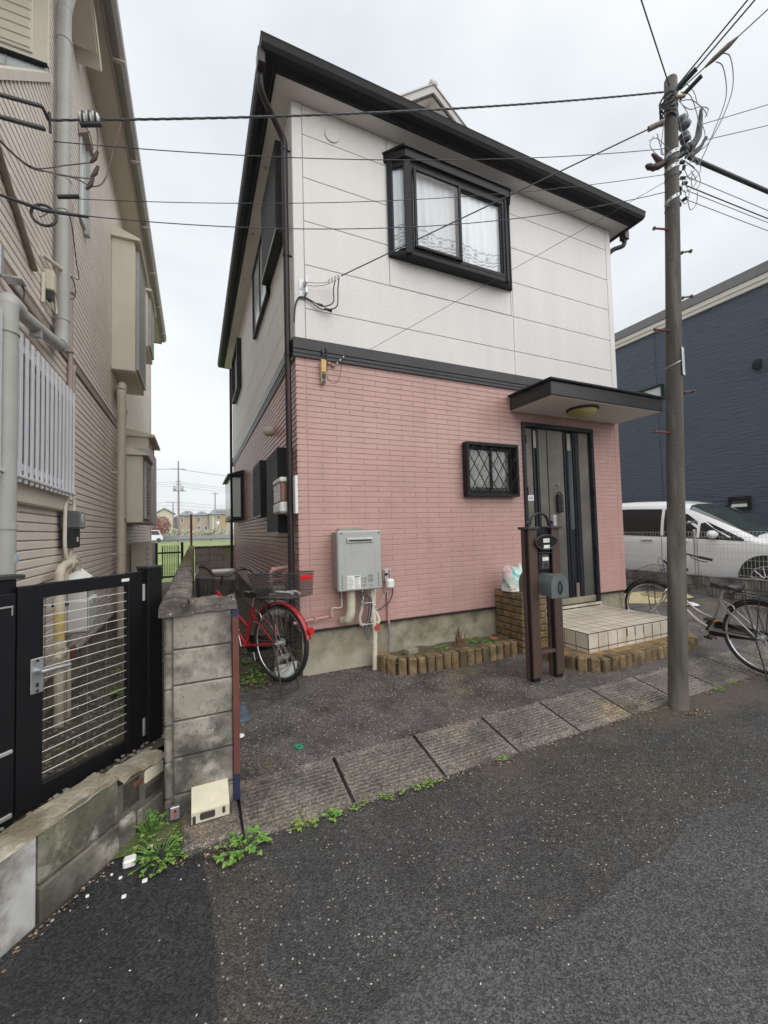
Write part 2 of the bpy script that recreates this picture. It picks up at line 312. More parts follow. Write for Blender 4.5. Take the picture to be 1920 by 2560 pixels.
def struct(name,mb,m,parent=None):
    o=mb.build(name,m,parent)
    if not parent: o['kind']='structure'
    return o
def frame_rect(mb,ax,pos,d,a0,a1,z0,z1,t,mi=0,c=.003):
    """rectangular frame in the plane normal to ax (0: x, 1: y) from pos to pos+d"""
    def bx(p,q,r,s_):
        if ax==1: mb.box(p,q,pos,pos+d,r,s_,c,mi)
        else: mb.box(pos,pos+d,p,q,r,s_,c,mi)
    bx(a0,a0+t,z0,z1); bx(a1-t,a1,z0,z1); bx(a0+t,a1-t,z0,z0+t); bx(a0+t,a1-t,z1-t,z1); return mb
def arc(c,r,a0,a1,n,u=(1,0,0),v=(0,0,1)):
    c=Vector(c);u=Vector(u);v=Vector(v)
    return [c+u*r*math.cos(a0+(a1-a0)*i/n)+v*r*math.sin(a0+(a1-a0)*i/n) for i in range(n+1)]
def spline(pts,n=8):
    pts=[Vector(p) for p in pts]; out=[]
    for i in range(len(pts)-1):
        p0=pts[max(i-1,0)];p1=pts[i];p2=pts[i+1];p3=pts[min(i+2,len(pts)-1)]
        for k in range(n):
            t=k/n; out.append(.5*((2*p1)+(p2-p0)*t+(2*p0-5*p1+4*p2-p3)*t*t+(3*p1-p0-3*p2+p3)*t**3))
    return out+[pts[-1]]
def sag(a,b,s,n=20):
    a=Vector(a);b=Vector(b); return [a.lerp(b,i/n)-Vector((0,0,4*s*(i/n)*(1-i/n))) for i in range(n+1)]
def text(name,body,size,loc,rot,m,parent,ext=.0006,align='CENTER'):
    cu=bpy.data.curves.new(name,'FONT'); cu.body=body; cu.size=size; cu.extrude=ext; cu.align_x=align; cu.align_y='CENTER'; cu.resolution_u=2
    ob=bpy.data.objects.new(name,cu); COL.objects.link(ob); ob.data.materials.append(m); ob.parent=parent; ob.location=Vector(loc)-off(parent); ob.rotation_euler=rot
    me=bpy.data.meshes.new_from_object(ob); o2=bpy.data.objects.new(name,me); COL.objects.link(o2); o2.parent=parent; o2.location=ob.location; o2.rotation_euler=rot; bpy.data.objects.remove(ob); return o2

# ------------------------------------------------------------------ ground
ZR=-.545
def zh(x): return -.43 if x<2.6 else (-.43+.18*min(1,(x-2.6)/2.1))
def gz(x,y):
    if y<-1.79: return ZR
    if y<-1.39: return ZR+(y+1.79)/.4*.07
    if y<0: return -.475+(y+1.39)/1.39*(zh(x)+.475)
    return zh(x)
m=MB(); m.quad((-400,-300,-.62),(400,-300,-.62),(400,11,-.62),(-400,11,-.62)); m.quad((-400,11,-.62),(400,11,-.62),(400,58,-.02),(-400,58,-.02)); m.quad((-400,58,-.02),(400,58,-.02),(400,1500,-.02),(-400,1500,-.02))
m.mi[0]=1; o_=m.build('terrain',[fieldm,yard]); o_['kind']='structure'
m=MB()                                                     # road with a gently uneven surface
nx,ny=60,24
vs=[(-12+i*.7,-12+j*(10.3/ny),ZR+.004*math.sin(i*1.7+j*.9)*(1 if 0<j<ny else 0)) for j in range(ny+1) for i in range(nx+1)]
m.add(vs,[(j*(nx+1)+i,j*(nx+1)+i+1,(j+1)*(nx+1)+i+1,(j+1)*(nx+1)+i) for j in range(ny) for i in range(nx)],0,True)
struct('road',m,asph,None)
m=MB()
edge=[(-.905,-1.75),(-.885,-1.95),(-.865,-2.15),(-.862,-2.5),(-.85,-3.2),(-.84,-4.6)]
vs=[(p.x+R.uniform(-.008,.008),p.y,ZR+.011) for p in spline([(a,b,0) for a,b in edge],5)]
lft=[(-4.5,p[1],ZR+.011) for p in vs]
m.add(vs+lft,[(i,i+1,len(vs)+i+1,len(vs)+i) for i in range(len(vs)-1)])
m.add([(-.905,-1.75,ZR+.011),(-1.0,-1.42,ZR+.011),(-1.15,-1.42,ZR+.011),(-4.5,-1.75,ZR+.011)],[(0,1,2,3)])
struct('asphalt_patch',m,asphn)
m=MB()
e2=[(-1.0+i*.25,-2.73+.05*math.sin(i*.8)+.03*math.sin(i*2.1)+(.03 if i<6 else 0)-.06*max(0,(4-i))*.5) for i in range(0,110)]
vs=[(x,y,ZR+.006) for x,y in e2]; l2=[(x,-9,ZR+.006) for x,y in e2]
m.add(vs+l2,[(i,i+1,len(vs)+i+1,len(vs)+i) for i in range(len(vs)-1)])
struct('road_strip',m,asphs)
m=MB(); vs=[(-1.32+i*.06,-1.72+j*.07,ZR+.013+.03*j/7+R.uniform(-.006,.006)) for j in range(8) for i in range(9)]
m.add(vs,[(j*9+i,j*9+i+1,(j+1)*9+i+1,(j+1)*9+i) for j in range(1,7) for i in range(8)],0,True); m.add([(-1.2,-1.5,ZR+.03),(-.98,-1.5,ZR+.03),(-.98,-.9,ZR+.05),(-1.3,-.9,ZR+.05)],[(0,1,2,3)])
struct('corner_soil',m,yard)
m=MB()                                                     # lot in front of the house
X=[-.78+i*.12 for i in range(90)]; Y=[-1.395+j*.1 for j in range(15)]
vs=[(x,y,gz(x,min(y,0))+(.004*math.sin(x*5+y*7) if -1.3<y<-.1 else 0)) for y in Y for x in X]
m.add(vs,[(j*len(X)+i,j*len(X)+i+1,(j+1)*len(X)+i+1,(j+1)*len(X)+i) for j in range(len(Y)-1) for i in range(len(X)-1)],0,True)
struct('driveway',m,lotm)
m=MB(); m.quad((4.6,-.06,-.254),(12,-.06,-.254),(12,12,-.254),(4.6,12,-.254)); m.quad((9.2,-1.79,-.52),(14,-1.79,-.52),(14,-.06,-.254),(9.2,-.06,-.254))
struct('side_passage',m,passm)
m=MB(); m.add([(4.78,.32,-.245),(5.3,-.05,-.245),(6.3,-.05,-.245),(6.6,.25,-.245),(6.3,.75,-.245),(4.9,.85,-.245)],[(0,1,2,3,4,5)])
struct('yellow_paint_mark',m,ypaint)
m=MB(); m.lathe([(.001,0),(.11,.0)],(5.80,-.26,-.27),n=24,cap=False); 
for i,v in enumerate(m.v): m.v[i]=Vector((v.x,v.y,gz(v.x,v.y)+.03))
struct('white_paint_mark',m,wpaint)
m=MB()                                                     # neighbour's yard and the strip between the houses
GP=Vector((-1.19,-1.0,0)); GD=Vector((.714,.70,0)); WN=Vector((-.785,.62,0)); W0=Vector((-1.12,-1.43,0)); WD=Vector((.62,.785,0))
vs=[];nu,nn_=34,7
for i in range(nu+1):
    for j in range(nn_+1):
        n_=.11+j*.09; p=W0+WD*(-2.4+i*.1)+WN*n_; x=min(p.x,-1.01); vs.append((x,p.y,-.245-.16*min(1,(n_-.11)/.55)+R.uniform(-.006,.006)))
m.add(vs,[(i*(nn_+1)+j,(i+1)*(nn_+1)+j,(i+1)*(nn_+1)+j+1,i*(nn_+1)+j+1) for i in range(nu) for j in range(nn_)],0,True)
nx,ny=10,52; vs=[]
for j in range(ny+1):
    for i in range(nx+1):
        x=-2.0+i*.1; y0=-.984+(x+1.685)/.62*.785-.05; y=y0+(9.6-y0)*(j/ny)**1.5; vs.append((x,y,-.405+R.uniform(-.007,.007)))
m.add(vs,[(j*(nx+1)+i,j*(nx+1)+i+1,(j+1)*(nx+1)+i+1,(j+1)*(nx+1)+i) for j in range(ny) for i in range(nx)],0,True)
struct('yard_ground',m,yard)
m=MB(); nx=9
vs=[(-.98+i*.115,-.02+j*.2,-.425+R.uniform(-.01,.01)) for j in range(49) for i in range(nx+1)]
m.add(vs,[(j*(nx+1)+i,j*(nx+1)+i+1,(j+1)*(nx+1)+i+1,(j+1)*(nx+1)+i) for j in range(48) for i in range(nx)],0,True)
struct('side_strip_ground',m,yard)
m=MB()
for k in range(2600):
    y=R.uniform(-1.9,7) if k<2000 else R.uniform(-1.9,.5); x=R.uniform(-1.95,-1.08); d=(Vector((x,y,0))-W0).dot(WN)
    if d<.13: continue
    z=(-.235-.17*min(1,max(0,(d-.12)/.55)) if y<.4 else -.405)
    r=R.uniform(.006,.016); m.ico((x,y,z+r*.3),r,0,(1,R.uniform(.6,1),.6),.25)
o=m.build('gravel',gravelm,recalc=False); o['kind']='stuff'
m=MB()
for k in range(1500):
    y=R.uniform(-.05,4.5)if k<1100 else R.uniform(-.12,.5); x=R.uniform(-.9,-.02) if y>0.3 or R.random()<.5 else R.uniform(-.75,-.35); a=R.uniform(0,6.3); s=R.uniform(.012,.03); t=R.uniform(-.5,.5)
    u=Vector((math.cos(a),math.sin(a),t*.5))*s; v=Vector((-math.sin(a),math.cos(a),R.uniform(-.4,.4)))*s*.6; c=Vector((x,y,-.415+R.uniform(0,.02)))
    m.add([c-u,c-v*.8+u*.1,c+u,c+v*.8+u*.1],[(0,1,2,3)],1 if R.random()<.22 else 0)
o=m.build('leaf_litter',[litterm,leafm],recalc=False); o['kind']='stuff'
# apron of grooved concrete slabs
ap=thing('kerb_apron','sloping grooved concrete kerb slabs between driveway and road','kerb',(1.5,-1.6,ZR)); ap['kind']='structure'
del ap['category']; del ap['label']
def apron_slab(x0,x1):
    m=MB(); z=lambda y: ZR+.004+(y+1.79)/.4*.07
    ys=[-1.79,-1.745]; n=11
    prof=[(-1.79,0)]; y=-1.745; st=.3/n
    for k in range(n): prof+=[(y,0),(y+st*.52,0),(y+st*.60,-.013),(y+st*.92,-.013)]; y+=st
    prof+=[(y,0),(-1.392,0)]
    g=.011; vs=[];fs=[]
    xs=[x0+g,x0+.05,x1-.05,x1-g]
    for i,x in enumerate(xs):
        for (yy,dz) in prof: vs.append((x,yy,z(yy)+(dz if i in(1,2) else 0)))
    P=len(prof)
    for i in range(3):
        for k in range(P-1): fs.append((i*P+k,(i+1)*P+k,(i+1)*P+k+1,i*P+k+1))
    b=len(vs)
    for x in (xs[0],xs[-1]): vs+=[(x,-1.79,ZR-.1),(x,-1.392,ZR-.1)]
    fs+=[list(range(P))+[b+1,b],list(range(3*P,4*P))+[b+3,b+2],(0,3*P,b+2,b),(P-1,4*P-1,b+3,b+1)]
    m.add(vs,fs)
    return m
for i in range(-1,16):
    x0=-.13+(i)*.584; apron_slab(x0,x0+.584).build('slab',apr,ap)
m=MB(); m.box(-.72,9.2,-1.786,-1.39,ZR-.12,ZR-.004); m.build('bedding',joint,ap)
# ------------------------------------------------------------------ the pink and white house
HW,HD=4.76,7.3
H=thing('house','two storey house with pink brick siding below and white panels above','house',(2.4,3.6,-.43))
m=MB()
m.box(.02,2.72,.02,.17,-.6,-.005); m.box(2.72,4.74,.02,.17,-.6,-.02); m.box(.02,.17,.17,7.28,-.6,-.005); m.box(4.59,4.74,.17,7.28,-.6,-.005); m.box(.17,4.59,7.13,7.28,-.6,-.005)
m.build('foundation',found,H)
m=MB()
for (a,b) in ((-.012,2.87),(4.2,HW+.03)): m.box(a,b,-.022,.03,-.016,.006,.002)
m.box(-.022,.03,.03,7.32,-.016,.006,.002); m.build('base_flashing',dbrown,H)
m=MB(); DO=(2.885,4.19)                                      # wall core with a real door opening
m.box(.008,DO[0],.008,.12,0,2.71); m.box(DO[1],HW-.008,.008,.12,-.02,2.71); m.box(DO[0],DO[1],.008,.12,2.30,2.71)
m.box(.008,.12,.12,7.29,0,2.71); m.box(HW-.12,HW-.008,.12,7.29,0,2.71); m.box(.12,HW-.12,7.17,7.29,0,2.71)
m.build('lower_wall',pinkgap,H)
m=MB(); m.box(.01,1.06,.01,.12,2.71,5.37); m.box(1.06,2.79,.01,.12,2.71,3.99); m.box(1.06,2.79,.01,.12,5.06,5.37); m.box(2.79,HW-.01,.01,.12,2.71,5.37)
m.box(.01,.12,.12,7.29,2.71,5.37); m.box(HW-.12,HW-.01,.12,7.29,2.71,5.37); m.box(.12,HW-.12,7.17,7.29,2.71,5.37); m.build('upper_wall',mat('panel_joint',(.46,.43,.41),.8),H)
# pink bricks moulded in relief
CP_=.05692; BL=.303
def brick_mesh(mb,a0,a1,z0,z1,ax,bev=.005,d=.005):
    """one relief brick on the front (ax=1, facing -y) or on the side (ax=0, facing -x)"""
    q=lambda a,t,z:(a,t,z) if ax==1 else (t,a,z)
    if ax==0: d=.013; bev=.010; a0+=.002; a1-=.002
    o=.0082; vs=[q(a0,o,z0),q(a1,o,z0),q(a1,o,z1),q(a0,o,z1),q(a0+.0015,o-d,z0+.002),q(a1-.0015,o-d,z0+.002),q(a1-.0015,o-d,z1-bev),q(a0+.0015,o-d,z1-bev)]
    fs=[(4,5,6,7),(0,1,5,4),(1,2,6,5),(2,3,7,6),(3,0,4,7)]
    if ax==0: fs=[f[::-1] for f in fs]
    mb.add(vs,fs)
full=MB(); brick_mesh(full,-BL/2+.0007,BL/2-.0007,0,CP_-.005,1); full_me=full.mesh('brick',Vector((0,0,0)),False); full_me.materials.append(pink)
corner=MB(); brick_mesh(corner,0,.092,0,CP_-.005,1); corner_me=corner.mesh('brick',Vector((0,0,0)),False); corner_me.materials.append(pink)
cand=[]; rest=MB()
def clip(a0,a1,holes):
    segs=[(a0,a1)]
    for h0,h1 in holes:
        segs=[s for (p,q) in segs for s in ((p,min(q,h0)),(max(p,h1),q)) if s[1]-s[0]>.02]
    return segs
for k in range(48):
    z=.004+k*CP_; zt=min(z+CP_-.005,2.71)
    if zt-z<.02: continue
    holes=[(2.885,4.19)] if z<2.30 else []
    cand.append((corner_me,(-.006,0,z),.05,z)); 
    x=.097-(BL*.5 if k%2 else .0)-.15+ .0
    while x<4.663:
        a0=max(x,.1)+.0007; a1=min(x+BL,4.663)-.0007
        if a1-a0>.02:
            sg=clip(a0,a1,holes)
            if sg==[(a0,a1)] and abs(a1-a0-(BL-.0014))<1e-6 and zt-z>CP_-.006: cand.append((full_me,(x+BL/2,0,z),x+BL/2,z))
            else:
                for p,q in sg: brick_mesh(rest,p,q,z,zt,1)
        x+=BL
    for p,q in clip(4.667,HW,holes): brick_mesh(rest,p,q,z,zt,1)
    # side wall courses
    brick_mesh(rest,-.004,.092,z,zt,0); y=.097-(BL*.5 if k%2 else 0)-.15
    while y<7.3:
        a0=max(y,.097)+.002;a1=min(y+BL,7.3)-.002
        if a1-a0>.02: brick_mesh(rest,a0,a1,z,zt,0)
        y+=BL
cand.sort(key=lambda c:(Vector((c[2],0,c[3]))-CP).length)
for me,loc,_,_ in cand[:300]: piece('brick',me,loc,H)
for me,loc,_,_ in cand[300:]:
    b=len(rest.v); rest.add([v.co+Vector(loc) for v in me.vertices],[tuple(p.vertices) for p in me.polygons])
rest.build('brick_courses',pink,H,kind='stuff',recalc=False)
# charcoal belt
m=MB()
def belt(mb,a0,a1,ax):
    for z0,z1,d in ((2.700,2.735,.020),(2.737,2.772,.026),(2.775,2.888,.034)):
        if ax==1: mb.box(a0,a1,-d,.01,z0,z1,.002)
        else: mb.box(-d,.01,a0,a1,z0,z1,.002)
belt(m,-.034,HW+.02,1); belt(m,.0105,7.31,0); m.build('belt_course',bandm,H)
# white panels
zs=[2.890,3.207,3.662,4.12,4.578,5.035,5.358]
def panel(a0,a1,z0,z1,ax):
    g=.0028; mb=MB()
    if ax==1: mb.box(a0+g,a1-g,-.006,.012,z0+g,z1-g,.003)
    else: mb.box(-.006,.012,a0+g,a1-g,z0+g,z1-g,.003)
    mb.build('panel',white,H)
for z0,z1 in zip(zs,zs[1:]):
    for a0,a1 in ((.1,2.82),(2.82,4.66)):
        for p,q in clip(a0,a1,[(1.06,2.79)] if (z1>4.0 and z0<5.05) else []): panel(p,q,z0,z1,1)
    for a0,a1 in ((.1,3.1),(3.1,6.1),(6.1,7.29)): panel(a0,a1,z0,z1,0)
for z0,z1 in ((3.662,3.99),(5.06,5.358)):
    mb=MB(); mb.box(1.064,2.786,-.006,.012,z0 if z0>5 else 3.668,z1-.002,.002)
    mb.build('panel',white,H)
mb=MB(); mb.box(-.006,.097,-.007,.012,2.890,5.358,.003); mb.box(-.007,.011,.013,.097,2.890,5.358,.003); mb.build('corner_trim',white,H)
mb=MB(); mb.box(4.664,HW+.006,-.007,.012,2.890,5.358,.003); mb.build('corner_trim',white,H)
# soffit, fascia, gutter, roof
m=MB(); ov=.2
m.box(-ov,HW+ov,-ov,.03,5.36,5.375); m.box(-ov,.03,.03,7.3+ov,5.36,5.375); m.box(HW-.03,HW+ov,.03,7.3+ov,5.36,5.375); m.box(.03,HW-.03,7.27,7.3+ov,5.36,5.375); m.build('soffit',soffit,H)
m=MB()
for k in range(6): m.tube([(-.12,.9+k*1.2,5.361),(-.12,.9+k*1.2,5.357)],.03,8)
m.build('soffit_vent',steel,H)
m=MB()
def eave(mb,prof):
    """profile of (outward, z) swept round the eaves"""
    def pt(o_,z,c): return [(-ov-o_,-ov-o_,z),(HW+ov+o_,-ov-o_,z),(HW+ov+o_,7.3+ov+o_,z),(-ov-o_,7.3+ov+o_,z)][c]
    n=len(prof)
    vs=[pt(o_,z,c) for c in range(4) for o_,z in prof]
    mb.add(vs,[(c*n+i,c*n+(i+1)%n,((c+1)%4)*n+(i+1)%n,((c+1)%4)*n+i) for c in range(4) for i in range(n)])
eave(m,[(-.012,5.352),(.012,5.352),(.012,5.545),(-.012,5.545)]); m.build('fascia',gutterm,H)
m=MB(); eave(m,[(.018,5.40),(.07,5.385),(.118,5.40),(.140,5.44),(.145,5.505),(.150,5.52),(.138,5.522),(.130,5.45),(.11,5.42),(.06,5.405),(.024,5.41)]); m.build('gutter',gutterm,H)
m=MB(); S=.77; cx=HW/2; e=.10; zr=5.515; zb=zr+(cx+ov+e)*S; yg=1.05; zg=zr+(yg+ov+e)*S
x0,x1,y0,y1=-ov-e,HW+ov+e,-ov-e,7.3+ov+e; t=(yg-y0)
A=(x0,y0,zr);B=(x1,y0,zr);C_=(x1,y1,zr);D=(x0,y1,zr); E1=(x0+t,yg,zg);E2=(x1-t,yg,zg)
P1=(cx,yg,zb);P2=(cx,y1-t,zb); F1=(x0+t,y1-t,zg);F2=(x1-t,y1-t,zg)
m.add([A,B,E2,E1],[(0,1,2,3)]); m.add([D,C_,F2,F1],[(0,1,2,3)]); m.add([A,E1,P1,P2,F1,D],[(0,1,2,3,4,5)]); m.add([B,E2,P1,P2,F2,C_],[(0,1,2,3,4,5)]); m.add([F1,F2,P2],[(0,1,2)]); m.add([A,B,C_,D],[(0,1,2,3)])
m.build('roof',roofg,H)
m=MB(); gy=yg+.12; m.add([(x0+t+.05,gy,zg-.05),(x1-t-.05,gy,zg-.05),(cx,gy,zb-.06)],[(0,1,2)]); m.build('gable_wall',beis,H)
m=MB()                                                     # gable verge: face board, soffit strips and ridge cap
for sgn in (-1,1):
    px=lambda d: cx+sgn*d
    L=(cx-x0-t)+.0
    def q(d,z,y): return (px(d),y,zb-d*S+z)
    m.add([q(0,.05,yg-.06),q(L,.05,yg-.06),q(L,-.07,yg-.06),q(0,-.07,yg-.06), q(0,.05,yg-.02),q(L,.05,yg-.02),q(L,-.07,yg-.02),q(0,-.07,yg-.02)],[(0,1,2,3),(4,5,6,7),(0,1,5,4),(3,2,6,7),(1,2,6,5)])
    m.add([q(0,.07,yg-.075),q(L,.07,yg-.075),q(L,.045,yg-.075),q(0,.045,yg-.075),q(0,.07,yg+.3),q(L,.07,yg+.3)],[(0,1,2,3),(0,1,5,4)])
m.box(cx-.06,cx+.06,yg-.085,6,zb+.03,zb+.10,.01); m.build('gable_verge',verge,H)
m=MB()
for sgn in (-1,1):
    for a,b,w in ((-.075,-.105,yg-.03),):
        L=(cx-x0-t); q=lambda d,z,y:(cx+sgn*d,y,zb-d*S+z)
        m.add([q(0,a,w),q(L,a,w),q(L,b,w),q(0,b,w)],[(0,1,2,3)])
        m.add([q(0,-.28,gy-.004),q(L-.2,-.28,gy-.004),q(L-.2,-.31,gy-.004),q(0,-.31,gy-.004)],[(0,1,2,3)])
m.build('gable_trim',dbrown,H)
# soffit wedge below verge
m=MB()
for sgn in (-1,1):
    L=(cx-x0-t); q=lambda d,z,y:(cx+sgn*d,y,zb-d*S+z)
    m.add([q(0,-.105,yg-.02),q(L,-.105,yg-.02),q(L,-.12,gy),q(0,-.12,gy)],[(0,1,2,3)])
    m.add([q(0,-.12,gy-.002),q(L,-.12,gy-.002),q(L,-.28,gy-.002),q(0,-.28,gy-.002)],[(0,1,2,3)])
m.build('gable_soffit',soffit,H)
# right-hand gutter outlet seen at the far corner of the eave
m=MB(); m.box(HW+ov+.03,HW+ov+.13,-.10,.0,5.26,5.40,.01); m.tube(spline([(HW+ov+.08,-.05,5.27),(HW+ov+.06,-.04,5.18),(HW+.12,.02,5.12),(HW+.05,.06,5.05)],4),.032,10); m.build('gutter_outlet',dbrown,H)
m=MB(); m.lathe([(.001,0),(.075,0),(.08,.006),(.075,.012)],(.42,-.006,5.14),(0,-1,0),20); m.build('wall_cap',white,H)
# downpipe of the left corner
m=MB(); px,py=-.065,.075
m.box(-.37,-.30,-.30,-.16,5.28,5.44,.01)
m.tube(spline([(-.335,-.19,5.30),(-.33,-.17,5.20),(-.29,-.12,5.13),(-.12,.04,5.02),(px,py,4.95),(px,py,4.85)],5),.031,12,cap=False)
m.tube([(px,py,4.87),(px,py,-.30)],.031,12,cap=False)
for z in (4.86,3.75,2.73,1.27): m.tube([(px,py,z),(px,py,z+.03)],.036,12); m.box(px,0.01,py-.008,py+.008,z+.008,z+.02)
m.build('downpipe',dbrown,H)
m=MB(); m.tube(spline([(px,py,-.29),(px-.01,py-.02,-.34),(px-.08,py-.08,-.385),(px-.17,py-.12,-.395)],4),.042,10); m.build('downpipe_shoe',gpvc,H)
m=MB(); m.tube([(-.04,7.36,5.3),(-.06,7.36,-.42)],.035,10); m.build('rear_downpipe',dbrown,H)

def pane(mb_parent,verts,m_,name='pane'):
    mb=MB(); mb.add(verts,[tuple(range(len(verts)))]); return mb.build(name,m_,mb_parent)
# ---- bay window of the upper front (canted sides)
bx0,bx1,fx0,fx1,bd,zb0,zb1=1.05,2.795,1.225,2.625,.155,3.985,5.06
bw=MB()
def cant(mb,z0,z1,o=0,c=0):
    mb.prism([(bx0-o,-.004),(fx0-o*.7,-bd-o),(fx1+o*.7,-bd-o),(bx1+o,-.004)],z0,z1,2)
cant(bw,zb0,zb0+.045); cant(bw,zb1-.06,zb1-.005)
def mull(mb,x,y,z0,z1,w_=.05,d=.045,a=0):
    T=Matrix.Translation((x,y,0))@Matrix.Rotation(a,4,'Z'); mb.box(-w_/2,w_/2,-d/2,d/2,z0,z1,.004,0,T)
aL=math.atan2(bd,fx0-bx0)
mull(bw,fx0+.012,-bd+.012,zb0,zb1,.075,.05,-aL/2); mull(bw,fx1-.012,-bd+.012,zb0,zb1,.05,.05,aL/2); mull(bw,bx0+.03,-.03,zb0,zb1,.06,.05,-aL); mull(bw,bx1-.03,-.03,zb0,zb1,.06,.05,aL)
frame_rect(bw,1,-bd-.004,.05,fx0+.03,fx1-.02,zb0+.045,zb1-.06,.045)
BW=bw.build('bay_window',black,H)
m=MB(); cant(m,zb1-.002,zb1+.09,.035); m.prism([(bx0-.05,0),(fx0-.05,-bd-.055),(fx1+.05,-bd-.055),(bx1+.05,0)],zb1+.092,zb1+.115,2); m.build('bay_hood',black,BW)
xm=1.905
m=MB(); frame_rect(m,1,-bd-.034,.03,fx0+.075,xm+.02,zb0+.07,zb1-.09,.03); m.build('sliding_sash',black,BW)
m=MB(); frame_rect(m,1,-bd+.012,.03,xm-.02,fx1-.06,zb0+.07,zb1-.09,.028); m.build('sliding_sash',black,BW)
pane(BW,[(fx0+.1,-bd-.02,zb0+.1),(xm-.005,-bd-.02,zb0+.1),(xm-.005,-bd-.02,zb1-.12),(fx0+.1,-bd-.02,zb1-.12)],screen)
pane(BW,[(xm,-bd+.026,zb0+.1),(fx1-.08,-bd+.026,zb0+.1),(fx1-.08,-bd+.026,zb1-.12),(xm,-bd+.026,zb1-.12)],clear)
pane(BW,[(bx0+.05,-.045,zb0+.06),(fx0-.02,-bd+.015,zb0+.06),(fx0-.02,-bd+.015,zb1-.09),(bx0+.05,-.045,zb1-.09)],clear)
pane(BW,[(bx1-.05,-.045,zb0+.06),(fx1+.02,-bd+.015,zb0+.06),(fx1+.02,-bd+.015,zb1-.09),(bx1-.05,-.045,zb1-.09)],clear)
m=MB(); m.box(1.0,2.85,.5,2.0,3.6,5.3); 
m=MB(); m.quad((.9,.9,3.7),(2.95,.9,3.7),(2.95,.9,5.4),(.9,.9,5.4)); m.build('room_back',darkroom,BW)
def drape(pts,z0,z1,name,nz_,amp):
    """pleated cloth hanging along a polyline, with printed border bands near the hem"""
    mb=MB(); L=[0]
    for a,b in zip(pts,pts[1:]): L.append(L[-1]+(Vector(b)-Vector(a)).length)
    n=int(L[-1]/.012); cols=[]
    for i in range(n+1):
        s_=L[-1]*i/n; k=max(j for j in range(len(L)-1) if L[j]<=s_+1e-9); f=(s_-L[k])/(L[k+1]-L[k]); a=Vector(pts[k]).lerp(Vector(pts[k+1]),f)
        d=(Vector(pts[k+1])-Vector(pts[k])).normalized(); nn=Vector((-d.y,d.x)); cols.append((a,nn,s_))
    H_=z1-z0; lev=[0,.03,.05,.13,.15,.17,.19,.27,.29,.32]; lev=[z0+l for l in lev]+[z0+.32+(H_-.32)*j/6 for j in range(1,7)]
    bands={1,3,5,7}
    vs=[];fs=[];mi=[]
    for z in lev:
        for a,nn,s_ in cols:
            k=.35+.65*(1-(z-z0)/H_)
            w_=amp*k*(math.sin(s_*62)+.4*math.sin(s_*23+1)); dz=.028*math.sin(s_*4.2+.5)+.03*math.sin(s_*9) if z<z1-.01 else 0
            vs.append((a.x+nn.x*w_,a.y+nn.y*w_,z+dz*(1-(z-z0)/H_)))
    C=len(cols)
    for j in range(len(lev)-1):
        for i in range(C-1):
            fs.append((j*C+i,j*C+i+1,(j+1)*C+i+1,(j+1)*C+i))
            dark = j in bands and j in (1,3,5,7) and not (j in (3,))
            if j in (2,6): dark = (int(cols[i][2]/.024)%7)in(2,3) and False
            mi.append(1 if j in (1,5,7) else (1 if j==3 else 0))
    for f,q in zip(fs,mi): pass
    b=len(mb.v); mb.v+=[Vector(v) for v in vs]; mb.f+=fs; mb.mi+=mi; mb.sm+=[True]*len(fs)
    # small printed square motifs, laid on the cloth between the bands
    for j in (2,6):
        for i in range(4,C-8,14):
            for di,w_ in ((0,3),(5,1)):
                a=Vector(vs[j*C+i+di]);c=Vector(vs[j*C+min(C-1,i+di+w_)]);nn=cols[i][1]; o_=Vector((nn.x,nn.y,0))*-.006
                z_a=.02 if w_>1 else .032; h=.04 if w_>1 else .02
                mb.add([a+o_+Vector((0,0,z_a)),c+o_+Vector((0,0,z_a)),c+o_+Vector((0,0,z_a+h)),a+o_+Vector((0,0,z_a+h))],[(0,1,2,3)],1)
    return mb
mb=drape([(1.12,-.03),(1.255,-.095),(1.30,-.1),(2.57,-.1),(2.70,-.04)],zb0+.06,zb1-.07,'curtain',0,.012)
mb.build('curtain',[curtain,bordm],BW,recalc=False)
m=MB(); m.tube(spline([(2.655,-.1,5.02),(2.67,-.08,4.9),(2.68,-.06,4.78)],4),.02,8); m.build('bay_drain',dbrown,BW)
# ---- small lattice window beside the door
SW=MB(); frame_rect(SW,1,-.105,.095,1.945,2.725,1.325,1.965,.035); SWo=SW.build('lattice_window',black,H)
m=MB()
def diag(mb,x0,x1,z0,z1,n,sl,y):
    W=x1-x0;Hh=z1-z0; st=W/n
    for k in range(-n*2,n*2+1):
        for sg in (1,-1):
            c=x0+k*st; pts=[]
            # line x = c + sg*(z-z0)*sl
            t0,t1=0,Hh
            if sg>0: t0=max(t0,(x0-c)/sl); t1=min(t1,(x1-c)/sl)
            else: t0=max(t0,(c-x1)/sl); t1=min(t1,(c-x0)/sl)
            if t1-t0>.02: mb.tube([(c+sg*t0*sl,y+(.003 if sg>0 else -.003),z0+t0),(c+sg*t1*sl,y+(.003 if sg>0 else -.003),z0+t1)],.0052,6)
diag(m,1.98,2.69,1.36,1.93,5,.62,-.095); m.build('diamond_grille',black,SWo)
m=MB(); frame_rect(m,1,-.03,.022,1.985,2.685,1.365,1.925,.04); frame_rect(m,1,-.045,.02,1.985,2.36,1.365,1.925,.03); m.build('window_frame',black,SWo)
pane(SWo,[(2.02,-.03,1.40),(2.34,-.03,1.40),(2.34,-.03,1.90),(2.02,-.03,1.90)],clear); pane(SWo,[(2.37,-.02,1.40),(2.66,-.02,1.40),(2.66,-.02,1.90),(2.37,-.02,1.90)],clear)
m=MB(); m.quad((1.99,-.008,1.37),(2.68,-.008,1.37),(2.68,-.008,1.92),(1.99,-.008,1.92)); m.build('window_back',darkroom,SWo)
